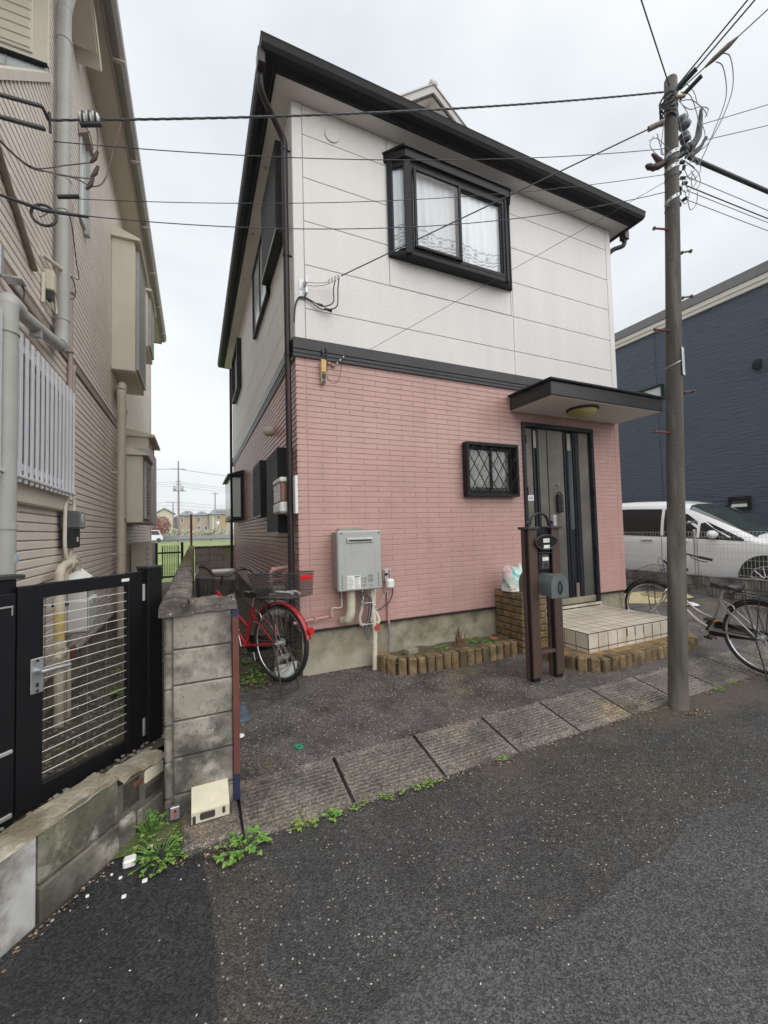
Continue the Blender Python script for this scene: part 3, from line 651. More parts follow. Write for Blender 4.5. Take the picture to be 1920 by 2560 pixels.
m=MB(); vs=[(2.03+i*.012,-.014+.003*math.sin(i*1.3),z) for z in (1.44,1.9) for i in range(47)]
m.add(vs,[(i,i+1,47+i+1,47+i) for i in range(46)],0,True); m.build('net_curtain',mat('grey_net',(.27,.26,.24),.8,.15,6),SWo)
# ---- front door
DR=MB(); DR.box(2.885,2.935,-.02,.09,-.11,2.30,.004); DR.box(4.14,4.19,-.02,.09,-.155,2.30,.004); DR.box(2.935,4.14,-.02,.09,2.245,2.30,.004); DR.box(2.935,4.14,-.03,.09,-.128,-.098,.004)
DRo=DR.build('front_door',door_d,H)
def leafpart(name,x0,x1,y,mt,z0=-.096,z1=2.243): 
    mb=MB(); mb.box(x0,x1,y,.075,z0,z1,.003); return mb.build(name,mt,DRo)
leafpart('side_leaf',2.937,3.347,.05,door_d); leafpart('door_leaf',3.353,4.138,.05,door_d)
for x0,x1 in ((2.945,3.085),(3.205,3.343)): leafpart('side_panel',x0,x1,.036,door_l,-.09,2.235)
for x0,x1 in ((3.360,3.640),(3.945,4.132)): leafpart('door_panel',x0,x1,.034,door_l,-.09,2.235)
for x0,x1 in ((3.10,3.12),(3.16,3.19)): leafpart('side_rib',x0,x1,.03,door_d,-.09,2.235)
for x0,x1 in ((3.655,3.685),(3.705,3.73),(3.83,3.85),(3.87,3.925)): leafpart('door_rib',x0,x1,.028,door_d,-.09,2.235)
m=MB(); m.box(3.745,3.815,.040,.05,.9,2.1); m.build('glass_slit',farw,DRo)
mat('slit_glare_taupe',(.34,.31,.25),.4)  # pale reflection in the upper glass slits, painted as a flat taupe
m=MB(); m.box(3.106,3.15,.026,.04,1.98,2.21,.002); m.build('top_slit_glare',MATS['slit_glare_taupe'],DRo)
m=MB(); m.box(3.715,3.775,.024,.04,1.98,2.21,.002); m.build('top_slit_glare',MATS['slit_glare_taupe'],DRo)
m=MB(); m.box(3.78,3.835,.024,.04,-.085,.17,.002); m.build('bottom_slit_glare',mat('slit_glare_brown',(.20,.155,.125),.45),DRo)  # lower glass slit, its reflection painted as a brown tone
m=MB(); m.box(2.975,3.08,.030,.036,1.285,1.36,.002); DL=m.build('name_label',labelw,DRo)
m=MB(); m.box(3.0,3.018,.027,.030,1.31,1.34); m.box(3.035,3.055,.027,.030,1.308,1.338); m.build('label_print',labelg,DL)
m=MB()
for z in (.55,1.35,2.02): m.box(4.135,4.152,-.03,.05,z,z+.11,.004); m.box(2.925,2.94,-.03,.05,z,z+.11,.004)
m.build('hinge',black,DRo)
m=MB(); m.lathe([(.018,0),(.018,.02),(.012,.03)],(3.50,.034,1.50),(0,-1,0),14); m.build('lock_cylinder',chrome,DRo)
m=MB(); m.box(3.03,4.16,-.035,-.004,-.153,-.134,.003); m.build('door_sill',black,DRo)
for i in range(8):
    mb=MB(); mb.box(3.02+i*.146,3.02+i*.146+.14,-.034,0,-.150,-.104,.002); 
    if 3.02+i*.146<4.1: mb.build('riser_tile',tilem,DRo)
# key box hanging on the door
KB=thing('key_box','black combination key box hanging on the grey front door','key box',(3.505,-.02,1.14))
m=MB(); m.box(3.462,3.548,-.03,.028,1.13,1.37,.012); m.build('body',blackp,KB)
m=MB(); m.tube(arc((3.505,0,1.37),.03,0,math.pi,10),.008,8); m.build('shackle',black,KB)
m=MB()
for k in range(6): m.tube([(3.485,-.032,1.155+k*.032),(3.525,-.032,1.155+k*.032)],.009,8)
m.build('number_dial',ironm,KB)
# ---- canopy over the door
CN=MB(); CN.box(2.70,4.70,-.67,-.012,2.425,2.585,.006); CNo=CN.build('door_canopy',bandm,H)
m=MB(); m.box(2.665,4.735,-.705,-.012,2.587,2.612,.004); m.build('canopy_cap',black,CNo)
m=MB(); m.box(2.72,4.68,-.65,-.014,2.417,2.424); m.build('canopy_soffit',soffit,CNo)
m=MB(); m.lathe([(.19,0),(.19,-.022),(.175,-.03)],(3.52,-.40,2.417),(0,0,1),28); m.build('lamp_base',dbrown,CNo)
m=MB(); m.lathe([(.172,-.028),(.165,-.05),(.13,-.085),(.07,-.105),(.005,-.11)],(3.52,-.40,2.417),(0,0,1),28); m.build('lamp_shade',lampm,CNo)
# ---- windows of the left side wall (x=0, facing -x)
def side_window(name,y0,y1,z0,z1,d,t=.05,pm=clear):
    mb=MB(); frame_rect(mb,0,-d,d-.01,y0,y1,z0,z1,t); o_=mb.build(name,black,H)
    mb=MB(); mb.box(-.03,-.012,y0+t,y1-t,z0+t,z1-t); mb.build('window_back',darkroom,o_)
    mid=(y0+y1)/2
    mb=MB(); mb.box(-.05,-.02,mid-.025,mid+.025,z0+t,z1-t,.003); mb.build('mullion',black,o_)
    pane(o_,[(-.035,y0+t,z0+t),(-.035,y1-t,z0+t),(-.035,y1-t,z1-t),(-.035,y0+t,z1-t)],pm)
    return o_
s1=MB(); s1.box(-.11,-.012,.33,.345,4.17,5.2,.002); s1.box(-.11,-.012,1.345,1.36,4.17,5.2,.002); s1.box(-.11,-.012,.345,1.345,5.185,5.2,.002); s1.box(-.12,-.012,.345,1.345,4.17,4.2,.004); s1.box(-.05,-.014,.345,1.345,4.2,5.185)
S1=s1.build('shutter_box',black,H)
lv=MB()
for k in range(38): lv.box(-.115,-.08,.35,1.34,4.215+k*.0255,4.215+k*.0255+.016,.002)
lv.build('louvre_slats',black,S1,kind='stuff')
m=MB(); m.box(-.121,-.116,.33,1.36,4.195,4.208); m.build('bottom_rail',labelw,S1)
side_window('side_window',1.36,2.75,4.07,5.15,.06,.05,frost)
m=MB()
s3=side_window('side_window',5.0,6.3,4.05,5.1,.10,.06,frost)
for (y0,y1,z0,z1) in ((.42,1.13,.955,1.87),(1.68,2.42,1.185,1.94)):
    mb=MB(); frame_rect(mb,0,-.125,.113,y0,y1,z0,z1,.02); o_=mb.build('barred_window',black,H)
    mb=MB(); mb.box(-.06,-.012,y0+.02,y1-.02,z0+.02,z1-.02); mb.build('window_back',mat('dim_glass',(.10,.105,.105),.25,.25,4) if 'dim_glass' not in MATS else MATS['dim_glass'],o_)
    n=10
    for k in range(1,n):
        y=y0+(y1-y0)*k/n
        mb=MB(); mb.box(-.126,-.120,y-.006,y+.006,z0+.015,z1-.015,.003); mb.build('bar',mat('bar_grey',(.11,.11,.115),.3,.1,10,spec=.6) if 'bar_grey' not in MATS else MATS['bar_grey'],o_)
    mb=MB(); mb.box(-.128,-.121,y0,y1,z0-.004,z0+.012); mb.build('bottom_rail',steel,o_)
bwn=MB(); frame_rect(bwn,0,-.26,.05,4.85,6.4,1.26,2.16,.06); bwn.box(-.25,-.012,4.85,4.90,1.26,2.16,.004); bwn.box(-.25,-.012,6.35,6.40,1.26,2.16,.004); bwn.box(-.27,-.012,4.83,6.42,1.225,1.26,.004)
BO=bwn.build('rear_bay_window',black,H)
m=MB(); m.prism([(-.32,2.13),(-.32,2.16),(-.012,2.26),(-.012,2.16)],4.78,6.47,1); m.build('bay_hood',black,BO)
pane(BO,[(-.22,4.848,1.3),(-.07,4.848,1.3),(-.07,4.848,2.1),(-.22,4.848,2.1)],frost); pane(BO,[(-.262,4.92,1.32),(-.262,6.33,1.32),(-.262,6.33,2.1),(-.262,4.92,2.1)],frost)
m=MB(); m.lathe([(.062,0),(.062,.07),(.05,.1),(.02,.115)],(-.012,1.33,2.26),(-1,0,-.15),16); m.build('vent_hood',bpvc,H)
# ------------------------------------------------------------------ things fixed to the house
WH=thing('water_heater','grey gas water heater box on pink wall left of the planter','water heater',(.535,-.13,.38))
hx0,hx1,hz0,hz1=.305,.762,.383,.962
m=MB(); m.box(hx0+.012,hx1-.012,-.215,-.03,hz0+.008,hz1-.01,.008); m.box(.39,.66,-.03,-.008,hz1-.06,hz1+.03,.004); m.build('casing',mat('heater_side',(.30,.27,.24),.5,.05),WH)
m=MB(); m.box(hx0,hx1,-.25,-.212,hz0,hz1,.012); FC=m.build('front_cover',heatm,WH)
m=MB(); m.box(.395,.672,-.262,-.248,.842,.892,.012); m.build('exhaust_rim',chrome,WH)
m=MB(); m.box(.415,.655,-.2635,-.2605,.857,.874,.003); m.build('exhaust_slot',blackp,WH)
m=MB()
for x in (.375,.69): m.box(x-.002,x+.002,-.2515,-.249,.40,.93)
m.box(.375,.69,-.2515,-.249,.928,.932); m.build('cover_crease',heatm,WH)
m=MB()
for x in (.345,.722):
    for k in range(6): m.lathe([(.006,0),(.006,.003)],(x,-.2495,.42+k*.023),(0,-1,0),8)
for x in (.345,.735): m.lathe([(.008,0),(.008,.004)],(x,-.2495,.935),(0,-1,0),8)
m.build('vent_holes',blackp,WH)
m=MB(); m.box(.397,.532,-.2525,-.2495,.402,.532); LB=m.build('info_label',labelw,WH)
m=MB()
for k in range(9):
    z=.41+k*.0125; m.box(.404,.404+R.uniform(.035,.055),-.2535,-.2523,z,z+.004); m.box(.47,.47+R.uniform(.03,.055),-.2535,-.2523,z,z+.004)
m.box(.47,.525,-.2535,-.2523,.514,.527); m.build('print',labelg,LB)
m=MB()
for x0,x1,z0,z1 in ((.540,.6,.485,.505),(.545,.555,.455,.475),(.565,.595,.455,.475),(.54,.595,.42,.44),(.612,.665,.50,.53),(.612,.665,.455,.495),(.625,.635,.405,.435),(.645,.66,.41,.43)): m.box(x0,x1,-.2515,-.2495,z0,z1)
m.build('print_block',mat('print_grey',(.25,.25,.24),.5,.5,90),WH)
text('logo','ecoジョーズ',.034,(.535,-.2515,.757),(math.pi/2,0,0),mat('emboss_silver',(.52,.53,.50),.35,.05),WH)
pi_=thing('heater_pipes','cream water pipes and drain under the grey water heater','pipe',(.72,-.12,-.43))
m=MB(); m.tube(spline([(.70,-.12,.39),(.702,-.12,.2),(.715,-.12,.06),(.722,-.12,-.1),(.715,-.125,-.25),(.713,-.125,-.435)],5),.027,12)
m.tube(spline([(.745,-.10,.39),(.735,-.10,.24),(.715,-.11,.12)],5),.016,10); m.tube(spline([(.735,-.115,.16),(.76,-.13,.08),(.765,-.14,.045),(.745,-.14,.02)],5),.016,10)
for z in (-.17,.2): m.tube([(.712,-.123,z),(.712,-.123,z+.012)],.0285,12)
m.build('main_pipe',cream,pi_)
m=MB(); m.tube(spline([(.47,-.13,.385),(.472,-.13,.25),(.462,-.13,.14),(.44,-.11,.09),(.41,-.05,.075)],6),[.046]*19+[.043]*6,14); m.build('lagged_elbow',cream,pi_)
m=MB(); m.tube(spline([(.595,-.12,.30),(.59,-.12,.18),(.565,-.12,.10),(.575,-.12,.03),(.63,-.12,.02),(.68,-.12,.06),(.70,-.12,.1)],6),.017,10)
m.build('return_pipe',bpvc,pi_)
m=MB(); m.tube([(.595,-.12,.385),(.595,-.12,.32)],.012,8); m.tube([(.60,-.13,.27),(.60,-.13,.32)],.022,10); m.build('union_nut',chrome,pi_)
m=MB(); m.tube([(.595,-.12,.2),(.595,-.12,.25)],.019,10); m.build('teal_sleeve',mat('teal_tape',(.25,.36,.36),.6),pi_)
m=MB(); m.tube(spline([(.385,-.10,.39),(.387,-.10,.24),(.37,-.10,.21),(.30,-.10,.215),(.285,-.09,.195)],5),.0075,8); m.build('gas_tube',cream,pi_)
m=MB(); m.tube(spline([(.285,-.09,.205),(.285,-.085,.16),(.285,-.08,.135),(.26,-.06,.128),(.1,-.05,.115),(-.08,-.05,.10)],5),.0155,10); m.tube([(.285,-.085,.19),(.285,-.085,.13)],.02,10); m.tube([(.13,-.055,.105),(.13,-.055,.14)],.02,8); m.build('gas_pipe',pinkpvc,pi_)
m=MB()
for k in range(3):
    o=k*.012; m.tube(spline([(.49+o,-.14,.37),(.6,-.15,.335-o),(.655+o,-.155,.28),(.64+o,-.16,.12),(.60+o,-.16,-.03),(.625,-.16,-.09-o),(.665+o*.5,-.16,-.05),(.66,-.155,.06),(.69,-.15,.22)],6),.0045,6,mi=k%2)
m.build('wiring',[cable,cableg],pi_)
m=MB()
for z,a in ((.03,0),(.24,.2)): m.box(.60,.69,-.168,-.164,z,z+.005)
m.build('cable_tie',whitep,pi_)
m=MB(); cx_,cz_=.735,-.015
for k in range(6):
    a=k*math.pi/3; m.tube([(cx_,-.165,cz_),(cx_+.026*math.cos(a),-.165,cz_+.026*math.sin(a))],[.007,.011],8)
m.tube([(cx_,-.13,cz_),(cx_,-.178,cz_)],.010,10); m.tube([(cx_+.024*math.cos(t*.35),-.165,cz_+.024*math.sin(t*.35)) for t in range(18)],.006,6,closed=True)
m.build('valve_wheel',redlab,pi_)
SK=thing('outdoor_socket','wall socket with white weather cover right of the water heater','socket',(.92,-.03,.32))
m=MB(); m.box(.875,.962,-.018,-.007,.425,.548,.004); m.build('back_plate',mat('plate_grey',(.50,.48,.47),.5,.1,20),SK)
m=MB(); m.lathe([(.017,0),(.015,.012)],(.915,-.018,.492),(0,-1,0),12); m.box(.884,.895,-.021,-.018,.43,.54); m.box(.942,.952,-.021,-.018,.43,.54); m.build('socket_face',dbrown,SK)
m=MB(); m.box(.896,.985,-.085,-.008,.345,.445,.018); m.build('cover',whitep,SK)
m=MB(); m.tube([(.92,-.022,.345),(.925,-.022,.20),(.925,-.022,.02),(.93,-.024,-.02)],.0125,10); m.box(.895,.955,-.04,-.008,.30,.345,.004); m.build('conduit',pinkpvc,SK)
m=MB(); m.tube(spline([(.93,-.024,-.02),(.925,-.03,-.1),(.925,-.03,-.2),(.91,-.04,-.34)],5),.012,10); m.build('corrugated_conduit',cableg,SK)
m=MB(); m.tube(spline([(.965,-.06,.345),(.955,-.06,.27),(.9,-.08,.20),(.78,-.12,.155),(.74,-.13,.15)],6),.006,6); m.build('power_cord',cable,SK)
m=MB(); m.tube(spline([(.915,-.03,.48),(.89,-.05,.42),(.84,-.1,.28),(.79,-.13,.2)],6),.0022,5); m.tube(spline([(.92,-.03,.47),(.90,-.05,.40),(.86,-.1,.3),(.80,-.12,.17)],6),.0022,5); m.build('earth_wire',mat('wire_clear',(.45,.40,.36),.4),SK)
# yellowed telecom box
TB=thing('telecom_box','yellowed cable junction box with open bottom at top of pink wall','junction box',(.262,-.03,2.45))
m=MB(); m.box(.24,.288,-.055,-.008,2.45,2.68,.008); m.build('back_box',mat('old_ivory',(.50,.44,.30),.5,.15,20),TB)
m=MB(); m.box(.236,.292,-.066,-.054,2.555,2.69,.012); m.build('cover',yellowp,TB)
m=MB()
for k in range(4): m.tube(arc((.265,-.058,2.50+.01*k),.016,0,6.2,10),.003,5)
m.box(.25,.28,-.06,-.054,2.455,2.475); m.build('connectors',ironm,TB)
m=MB(); m.tube(spline([(.295,-.06,2.57),(.30,-.05,2.66),(.305,-.045,2.75),(.30,-.05,2.80),(.28,-.05,2.81),(.265,-.05,2.79)],5),.006,6); m.box(.25,.275,-.055,-.033,2.755,2.80,.003); m.tube([(.262,-.05,2.69),(.262,-.05,2.76)],.0035,6); m.build('drop_cable',cable,TB)
m=MB(); m.tube(spline([(.293,-.06,2.53),(.32,-.05,2.48),(.37,-.045,2.465),(.42,-.05,2.50),(.45,-.06,2.62),(.46,-.09,2.735)],6),.0028,5); m.build('thin_wire',cable,TB)
m=MB(); m.box(.318,.345,-.03,-.007,2.66,2.69,.003); m.box(.362,.398,-.03,-.007,2.645,2.675,.003); m.tube([(.31,-.02,2.685),(.40,-.02,2.665)],.006,6); m.build('saddle_clip',mat('clip_pink',(.36,.18,.15),.5),TB)
m=MB()
for k in range(6):
    p=Vector((.405,-.05,2.67)).lerp(Vector((.475,-.09,2.745)),k/5); q=Vector((.405,-.05,2.67)).lerp(Vector((.475,-.09,2.745)),(k+.8)/5); m.tube([p,q],.008 if k%2==0 else .005,8,mi=k%2)
m.build('strain_clamp',[labelw,cable],TB)
# electricity meter beside the downpipe
EM=thing('electric_meter','white electric meter box with brown window behind the corner downpipe','electric meter',(-.06,.33,1.13))
m=MB(); m.box(-.04,-.009,-.03+.0,.56,1.14,1.515,.006); m.build('mount_board',whitep,EM)
m=MB(); m.box(-.155,-.04,.12,.53,1.155,1.27,.02); m.box(-.155,-.04,.12,.53,1.465,1.515,.012); m.box(-.075,-.04,.12,.53,1.27,1.465); m.build('case',whitep,EM)
m=MB(); m.box(-.148,-.075,.13,.52,1.268,1.466,.012); m.build('meter_window',amber,EM)
m=MB(); m.box(-.151,-.147,.36,.5,1.40,1.45); m.box(-.151,-.147,.38,.5,1.34,1.385); m.box(-.1505,-.147,.30,.5,1.275,1.30); m.build('dial_label',labelw,EM)
# gas meter low at the side
GM=thing('gas_meter','grey gas meter with pink pipes beside the corner of the pink house','gas meter',(-.14,.33,.05))
m=MB(); m.box(-.24,-.06,.24,.42,.12,.36,.03); m.box(-.22,-.08,.26,.40,.36,.42,.015); m.build('meter_body',mat('meter_grey',(.48,.47,.44),.5,.08,12),GM)
m=MB(); m.tube(spline([(-.22,.33,.42),(-.22,.33,.54),(-.18,.33,.585),(-.05,.33,.60)],5),.022,10); m.tube(spline([(-.09,.33,.42),(-.09,.33,.53),(-.04,.33,.56)],5),.022,10); m.tube([(-.23,.33,.48),(-.06,.33,.48)],.018,8)
for p in ((-.22,.33,.46),(-.09,.33,.46),(-.19,.33,.585)): m.ico(p,.034)
m.tube([(-.16,.36,.12),(-.16,.36,-.42)],.018,8); m.build('gas_pipes',pinkpvc,GM)
DP=thing('drain_stubs','white and grey drain pipe stubs low behind the red bicycle wheel','pipe',(-.14,.12,-.42))
m=MB(); m.tube(spline([(-.20,.16,-.42),(-.20,.15,-.37),(-.16,.13,-.35),(-.06,.12,-.345)],5),.030,12); m.tube(spline([(-.17,.30,-.42),(-.17,.3,-.33),(-.14,.3,-.31),(-.05,.3,-.30)],5),.03,12); m.build('white_stub',mat('pvc_pale',(.58,.50,.43),.5,.1,10),DP)
m=MB(); m.tube([(-.24,.02,-.385),(-.12,.06,-.36)],.04,14); m.build('grey_stub',gpvc,DP)
# service bracket
SB=thing('service_bracket','two steel angle brackets holding the service cable on white wall','bracket',(.08,-.03,3.3))
for z in (3.395,3.29):
    mb=MB(); mb.box(.04,.10,-.012,-.006,z,z+.10,.001); mb.box(.085,.105,-.10,-.012,z+.03,z+.085,.001); mb.build('angle_plate',galv,SB)
m=MB(); m.tube([(.095,-.085,3.455),(.097,-.085,3.457)],.012,8); m.tube([(.10,-.085,3.345),(.107,-.085,3.345)],.012,8); m.build('bolt',chrome,SB)
# ------------------------------------------------------------------ planter, brick pier, doorstep, mailbox stand
def soldier(w_,h,d): 
    mb=MB(); mb.box(-w_/2,w_/2,-d/2,d/2,0,h,.011); return mb.mesh('brick',Vector((0,0,0)))
PL=thing('planter','low curved brick planter bed under the water heater wall','planter',(1.5,-.25,-.45))
path=spline([(.775,-.07,0),(.79,-.20,0),(.87,-.33,0),(1.02,-.385,0),(1.3,-.40,0),(2.27,-.415,0)],30)
sm_=[soldier(R.uniform(.078,.088),.165+R.uniform(-.006,.006),.11) for _ in range(5)]
for q in sm_: q.materials.append(brickm2)
def along(path,step,z,parent,meshes,name='brick',zo=0,flip=0):
    L=0;nx=step/2;last=path[0]; n=0
    for p in path[1:]:
        seg=(p-last).length
        while L+seg>=nx and seg>0:
            f=(nx-L)/seg; c=last.lerp(p,f); d=(p-last).normalized(); a=math.atan2(d.y,d.x)
            o_=piece(name,R.choice(meshes),(c.x,c.y,(gz(c.x,c.y) if z is None else z)+zo+R.uniform(-.004,.004)),parent,a+R.uniform(-.04,.04)); n+=1; nx+=step
        L+=seg; last=p
along(path,.094,None,PL,sm_,zo=-.012)
m=MB(); vs=[]
for i in range(20):
    x=.8+i*.08
    for j in range(6):
        y=-.36+j*.072; vs.append((x,y,-.325+R.uniform(-.015,.015)-(.02 if j==0 else 0)))
m.add(vs,[(i*6+j,(i+1)*6+j,(i+1)*6+j+1,i*6+j+1) for i in range(19) for j in range(5)],0,True); m.build('soil',soil,PL)
mortard=mat('dark_mortar',(.085,.072,.056),.95,.2,10)
BP=thing('brick_pier','square brick pier against the wall left of the front door','pier',(2.53,-.24,-.46))
m=MB(); m.box(2.358,2.712,-.452,-.008,-.5,.213); m.build('mortar_core',mortard,BP)
ch=.0735
for k in range(9):
    z=-.445+k*ch; h=ch-.0135
    # left face runs along y, front along x; stretcher / header bond
    spl=[-.46,-.25,-.145,-.01] if k%2 else [-.46,-.355,-.15,-.01]
    for a,b in zip(spl,spl[1:]):
        mb=MB(); _j=R.uniform(-.003,.003); mb.box(2.345+_j,2.45,a+.006,b-.006,z,z+h,.008); o_=mb.build('brick',brickm,BP)
    spx=[2.452,2.62,2.72] if k%2 else [2.452,2.55,2.72]
    for a,b in zip(spx,spx[1:]):
        mb=MB(); mb.box(a+.006,b-.004,-.462+R.uniform(-.003,.003),-.36,z,z+h,.008); mb.build('brick',brickm,BP)
    if k==8:
        for a,b in ((-.355,-.24),(-.24,-.12),(-.12,-.01)):
            mb=MB(); mb.box(2.455,2.72,a+.004,b-.004,z,z+h,.006); mb.build('brick',brickm,BP)
# doorstep
DS=thing('doorstep','cream tiled doorstep slab in front of the dark front door','doorstep',(3.45,-.5,-.45))
sx0,sx1,sy0,sz=2.70,4.16,-1.0,-.155
m=MB(); m.box(sx0-.0035,sx1+.0035,sy0-.0035,-.036,-.42,sz+.0040); m.build('tile_bed',tjoint,DS)
TT=.146
tm=MB(); tm.box(-TT/2+.0065,TT/2-.0065,-TT/2+.0065,TT/2-.0065,-.008,.0062,.001); tme=tm.mesh('tile',Vector((0,0,0))); tme.materials.append(tilem)
for i in range(10):
    for j in range(7):
        x=sx0+TT/2+i*TT; y=sy0+TT/2+j*.138
        if x+TT/2>sx1+.01: continue
        if j==6: continue
        piece('tile',tme,(x,sy0+TT/2+j*TT,sz),DS)
for i in range(10):
    x0=sx0+i*TT
    if x0+.1<sx1: mb=MB(); mb.box(x0+.0045,min(x0+TT,sx1)-.0045,sy0+6*TT+.0045,-.037,sz-.006,sz+.006,.002); mb.build('tile',tilem,DS)
for i in range(10):
    x0=sx0+i*TT; x1=min(x0+TT,sx1)
    for z0,z1 in ((sz-.004-.143,sz-.004),(sz-.20,sz-.157)):
        mb=MB(); mb.box(x0+.0045,x1-.0045,sy0-.006,sy0+.006,z0,z1,.002); mb.build('tile',tilem,DS)
for j in range(7):
    y0=sy0+j*TT; y1=min(y0+TT,-.04)
    for z0,z1 in ((sz-.004-.143,sz-.004),(sz-.20,sz-.157)):
        for xx in (sx0,sx1):
            mb=MB(); mb.box(xx-.006 if xx==sx0 else xx-.006,xx+.006 if xx==sx0 else xx+.006,y0+.0045,y1-.0045,z0,z1,.002); mb.build('tile',tilem,DS)
m=MB()
for i in range(3,10):
    x=sx0+i*TT+R.uniform(-.01,.01); 
    if R.random()<.8: m.box(x-.007,x+.006,sy0-.0085,sy0-.0062,sz-.145+R.uniform(0,.08),sz-.01)
m.build('drip_stain',mat('drip',(.10,.07,.05),.8,.4,40),DS)
BS=thing('brick_step_border','mossy brick border step around the cream tiled doorstep','step',(3.4,-.9,-.5))
rp=spline([(2.50,-.42,0),(2.495,-.85,0),(2.53,-1.02,0),(2.65,-1.13,0),(2.85,-1.165,0),(3.4,-1.165,0),(4.05,-1.165,0),(4.22,-1.12,0),(4.32,-1.0,0),(4.34,-.6,0)],20)
sb=[soldier(R.uniform(.082,.094),.178+R.uniform(-.006,.006),.12) for _ in range(5)]
for q in sb: q.materials.append(brickm2)
along(rp,.0985,-.520,BS,sb)
m=MB(); m.box(2.55,4.30,-1.12,-.3,-.52,-.368); m.build('mortar_core',mortar,BS)
pv=MB(); pv.box(-.047,.047,-.098,.098,0,.014,.004); pvm=pv.mesh('brick',Vector((0,0,0))); pvm.materials.append(mat('paving_brick',(.235,.145,.065),.75,.3,6,.6,60,rand=.25,stain_or_light=((.12,.1,.045),4,.55,.12,None)))
for i in range(17): piece('brick',pvm,(2.62+i*.1,-1.005,-.358),BS,R.uniform(-.02,.02))
for j in range(5): piece('brick',pvm,(2.60,-.86+j*.1,-.358),BS,math.pi/2)
# mailbox stand
MS=thing('mailbox_stand','brown two post mailbox stand with arch and oval plate before door','mailbox stand',(2.05,-1.05,-.48))
def post(x0,zb):
    x1=x0+.1
    mb=MB(); mb.box(x0+.008,x1-.008,-1.088,-1.042,zb,.93,.003); P_=mb.build('post_core',black,MS)
    mb=MB(); mb.box(x0,x1,-1.106,-1.087,zb+.06,.93,.004); mb.build('post_board',woodb,MS)
    mb=MB(); mb.box(x0,x1,-1.043,-1.0,zb+.03,.93,.004); mb.build('post_board',woodb,MS)
    mb=MB(); mb.box(x0-.02,x1+.02,-1.122,-.985,.93,.955,.004); mb.build('post_cap',ironm,MS)
post(1.863,-.485); post(2.15,-.49)
m=MB(); m.box(1.963,2.15,-1.10,-1.01,-.225,-.195,.004); m.build('crossbar',woodb,MS)
m=MB(); m.box(1.963,2.15,-1.07,-1.055,.5,.93); m.build('back_panel',black,MS)
m=MB()
arcp=arc((2.055,-1.05,.985),.115,0,math.pi,16,(1,0,0),(0,0,.85))
ends=[arcp[0]+Vector((.022*math.cos(t)+.022,0,-.022*math.sin(t))) for t in (2.6,1.6,.6,-.4,-1.4)]
e2=[arcp[-1]+Vector((-.022*math.cos(t)-.022,0,-.022*math.sin(t))) for t in (2.6,1.6,.6,-.4,-1.4)]
for dy in (-.012,-.004,.004,.012): m.tube([p+Vector((0,dy,0)) for p in ends[::-1]+arcp+e2],.0065,6)
m.build('iron_arch',ironm,MS)
OP=MB(); 
ov_=[(2.055+.132*math.cos(t),.807+.066*math.sin(t)) for t in [2*math.pi*k/40 for k in range(40)]]
OP.prism(ov_,-1.128,-1.112,1); OPo=OP.build('oval_plate',black,MS)
m=MB(); m.tube([(x,-1.127,z) for x,z in ov_],.0085,8,closed=True)
for k in range(60): t=2*math.pi*k/60; m.ico((2.055+.133*math.cos(t),-1.134,.807+.067*math.sin(t)),.006)
m.build('rope_rim',ironm,OPo)
m=MB(); m.box(2.015,2.090,-1.131,-1.1285,.805,.842); m.box(2.018,2.092,-1.131,-1.1285,.752,.782); LBo=m.build('name_label',labelw,OPo)
m=MB(); m.box(2.03,2.034,-1.1325,-1.131,.815,.832); m.box(2.03,2.04,-1.1325,-1.131,.815,.818); m.box(2.058,2.070,-1.1325,-1.131,.816,.830); m.box(2.075,2.083,-1.1325,-1.131,.760,.773); m.build('label_print',labelg,LBo)
IC=MB(); IC.box(1.985,2.115,-1.10,-1.06,.545,.70,.008); ICo=IC.build('intercom',blackp,MS)
m=MB(); m.box(2.01,2.095,-1.112,-1.10,.56,.69,.006); m.build('intercom_face',mat('intercom_grey',(.075,.078,.08),.35),ICo)
m=MB(); m.box(2.012,2.088,-1.116,-1.111,.635,.668,.002); m.build('paper_label',mat('cream_paper',(.74,.74,.60),.6),ICo)
m=MB(); m.box(2.03,2.075,-1.1135,-1.110,.572,.618,.004); m.build('call_button',blackp,ICo)
m=MB(); m.box(1.97,2.13,-1.115,-1.05,.703,.712,.002); m.build('intercom_hood',ironm,ICo)
MBX=MB(); cxm=2.055
poly=[(cxm-.096,.325),(cxm+.096,.325)]+[(cxm+.096*math.cos(t),.42+.103*math.sin(t)) for t in [math.pi*k/14 for k in range(15)]]
MBX.prism(poly,-1.235,-.85,1); MXo=MBX.build('mailbox',mboxm,MS)
m=MB(); poly2=[(cxm-.104,.312),(cxm+.104,.312)]+[(cxm+.104*math.cos(t),.42+.111*math.sin(t)) for t in [math.pi*k/14 for k in range(15)]]
m.prism(poly2,-1.262,-1.235,1); m.build('mailbox_door',mboxm,MXo)
m=MB(); pts=[(cxm+.02*math.cos(t),-1.264,.40+.058*math.sin(t)) for t in [2*math.pi*k/24 for k in range(24)]]; m.tube(pts,.005,6,closed=True); m.tube(spline([(cxm,-1.264,.45),(cxm,-1.29,.42),(cxm-.004,-1.285,.38),(cxm,-1.268,.355)],5),.008,8); m.lathe([(.014,0),(.012,.012)],(cxm,-1.264,.452),(0,-1,0),12); m.build('mailbox_handle',ironm,MXo)
m=MB(); m.box(2.235,2.262,-1.06,-1.02,.55,1.06,.004); m.box(2.228,2.27,-1.065,-1.03,.955,1.06,.004); m.build('silver_rail',galv,MS)
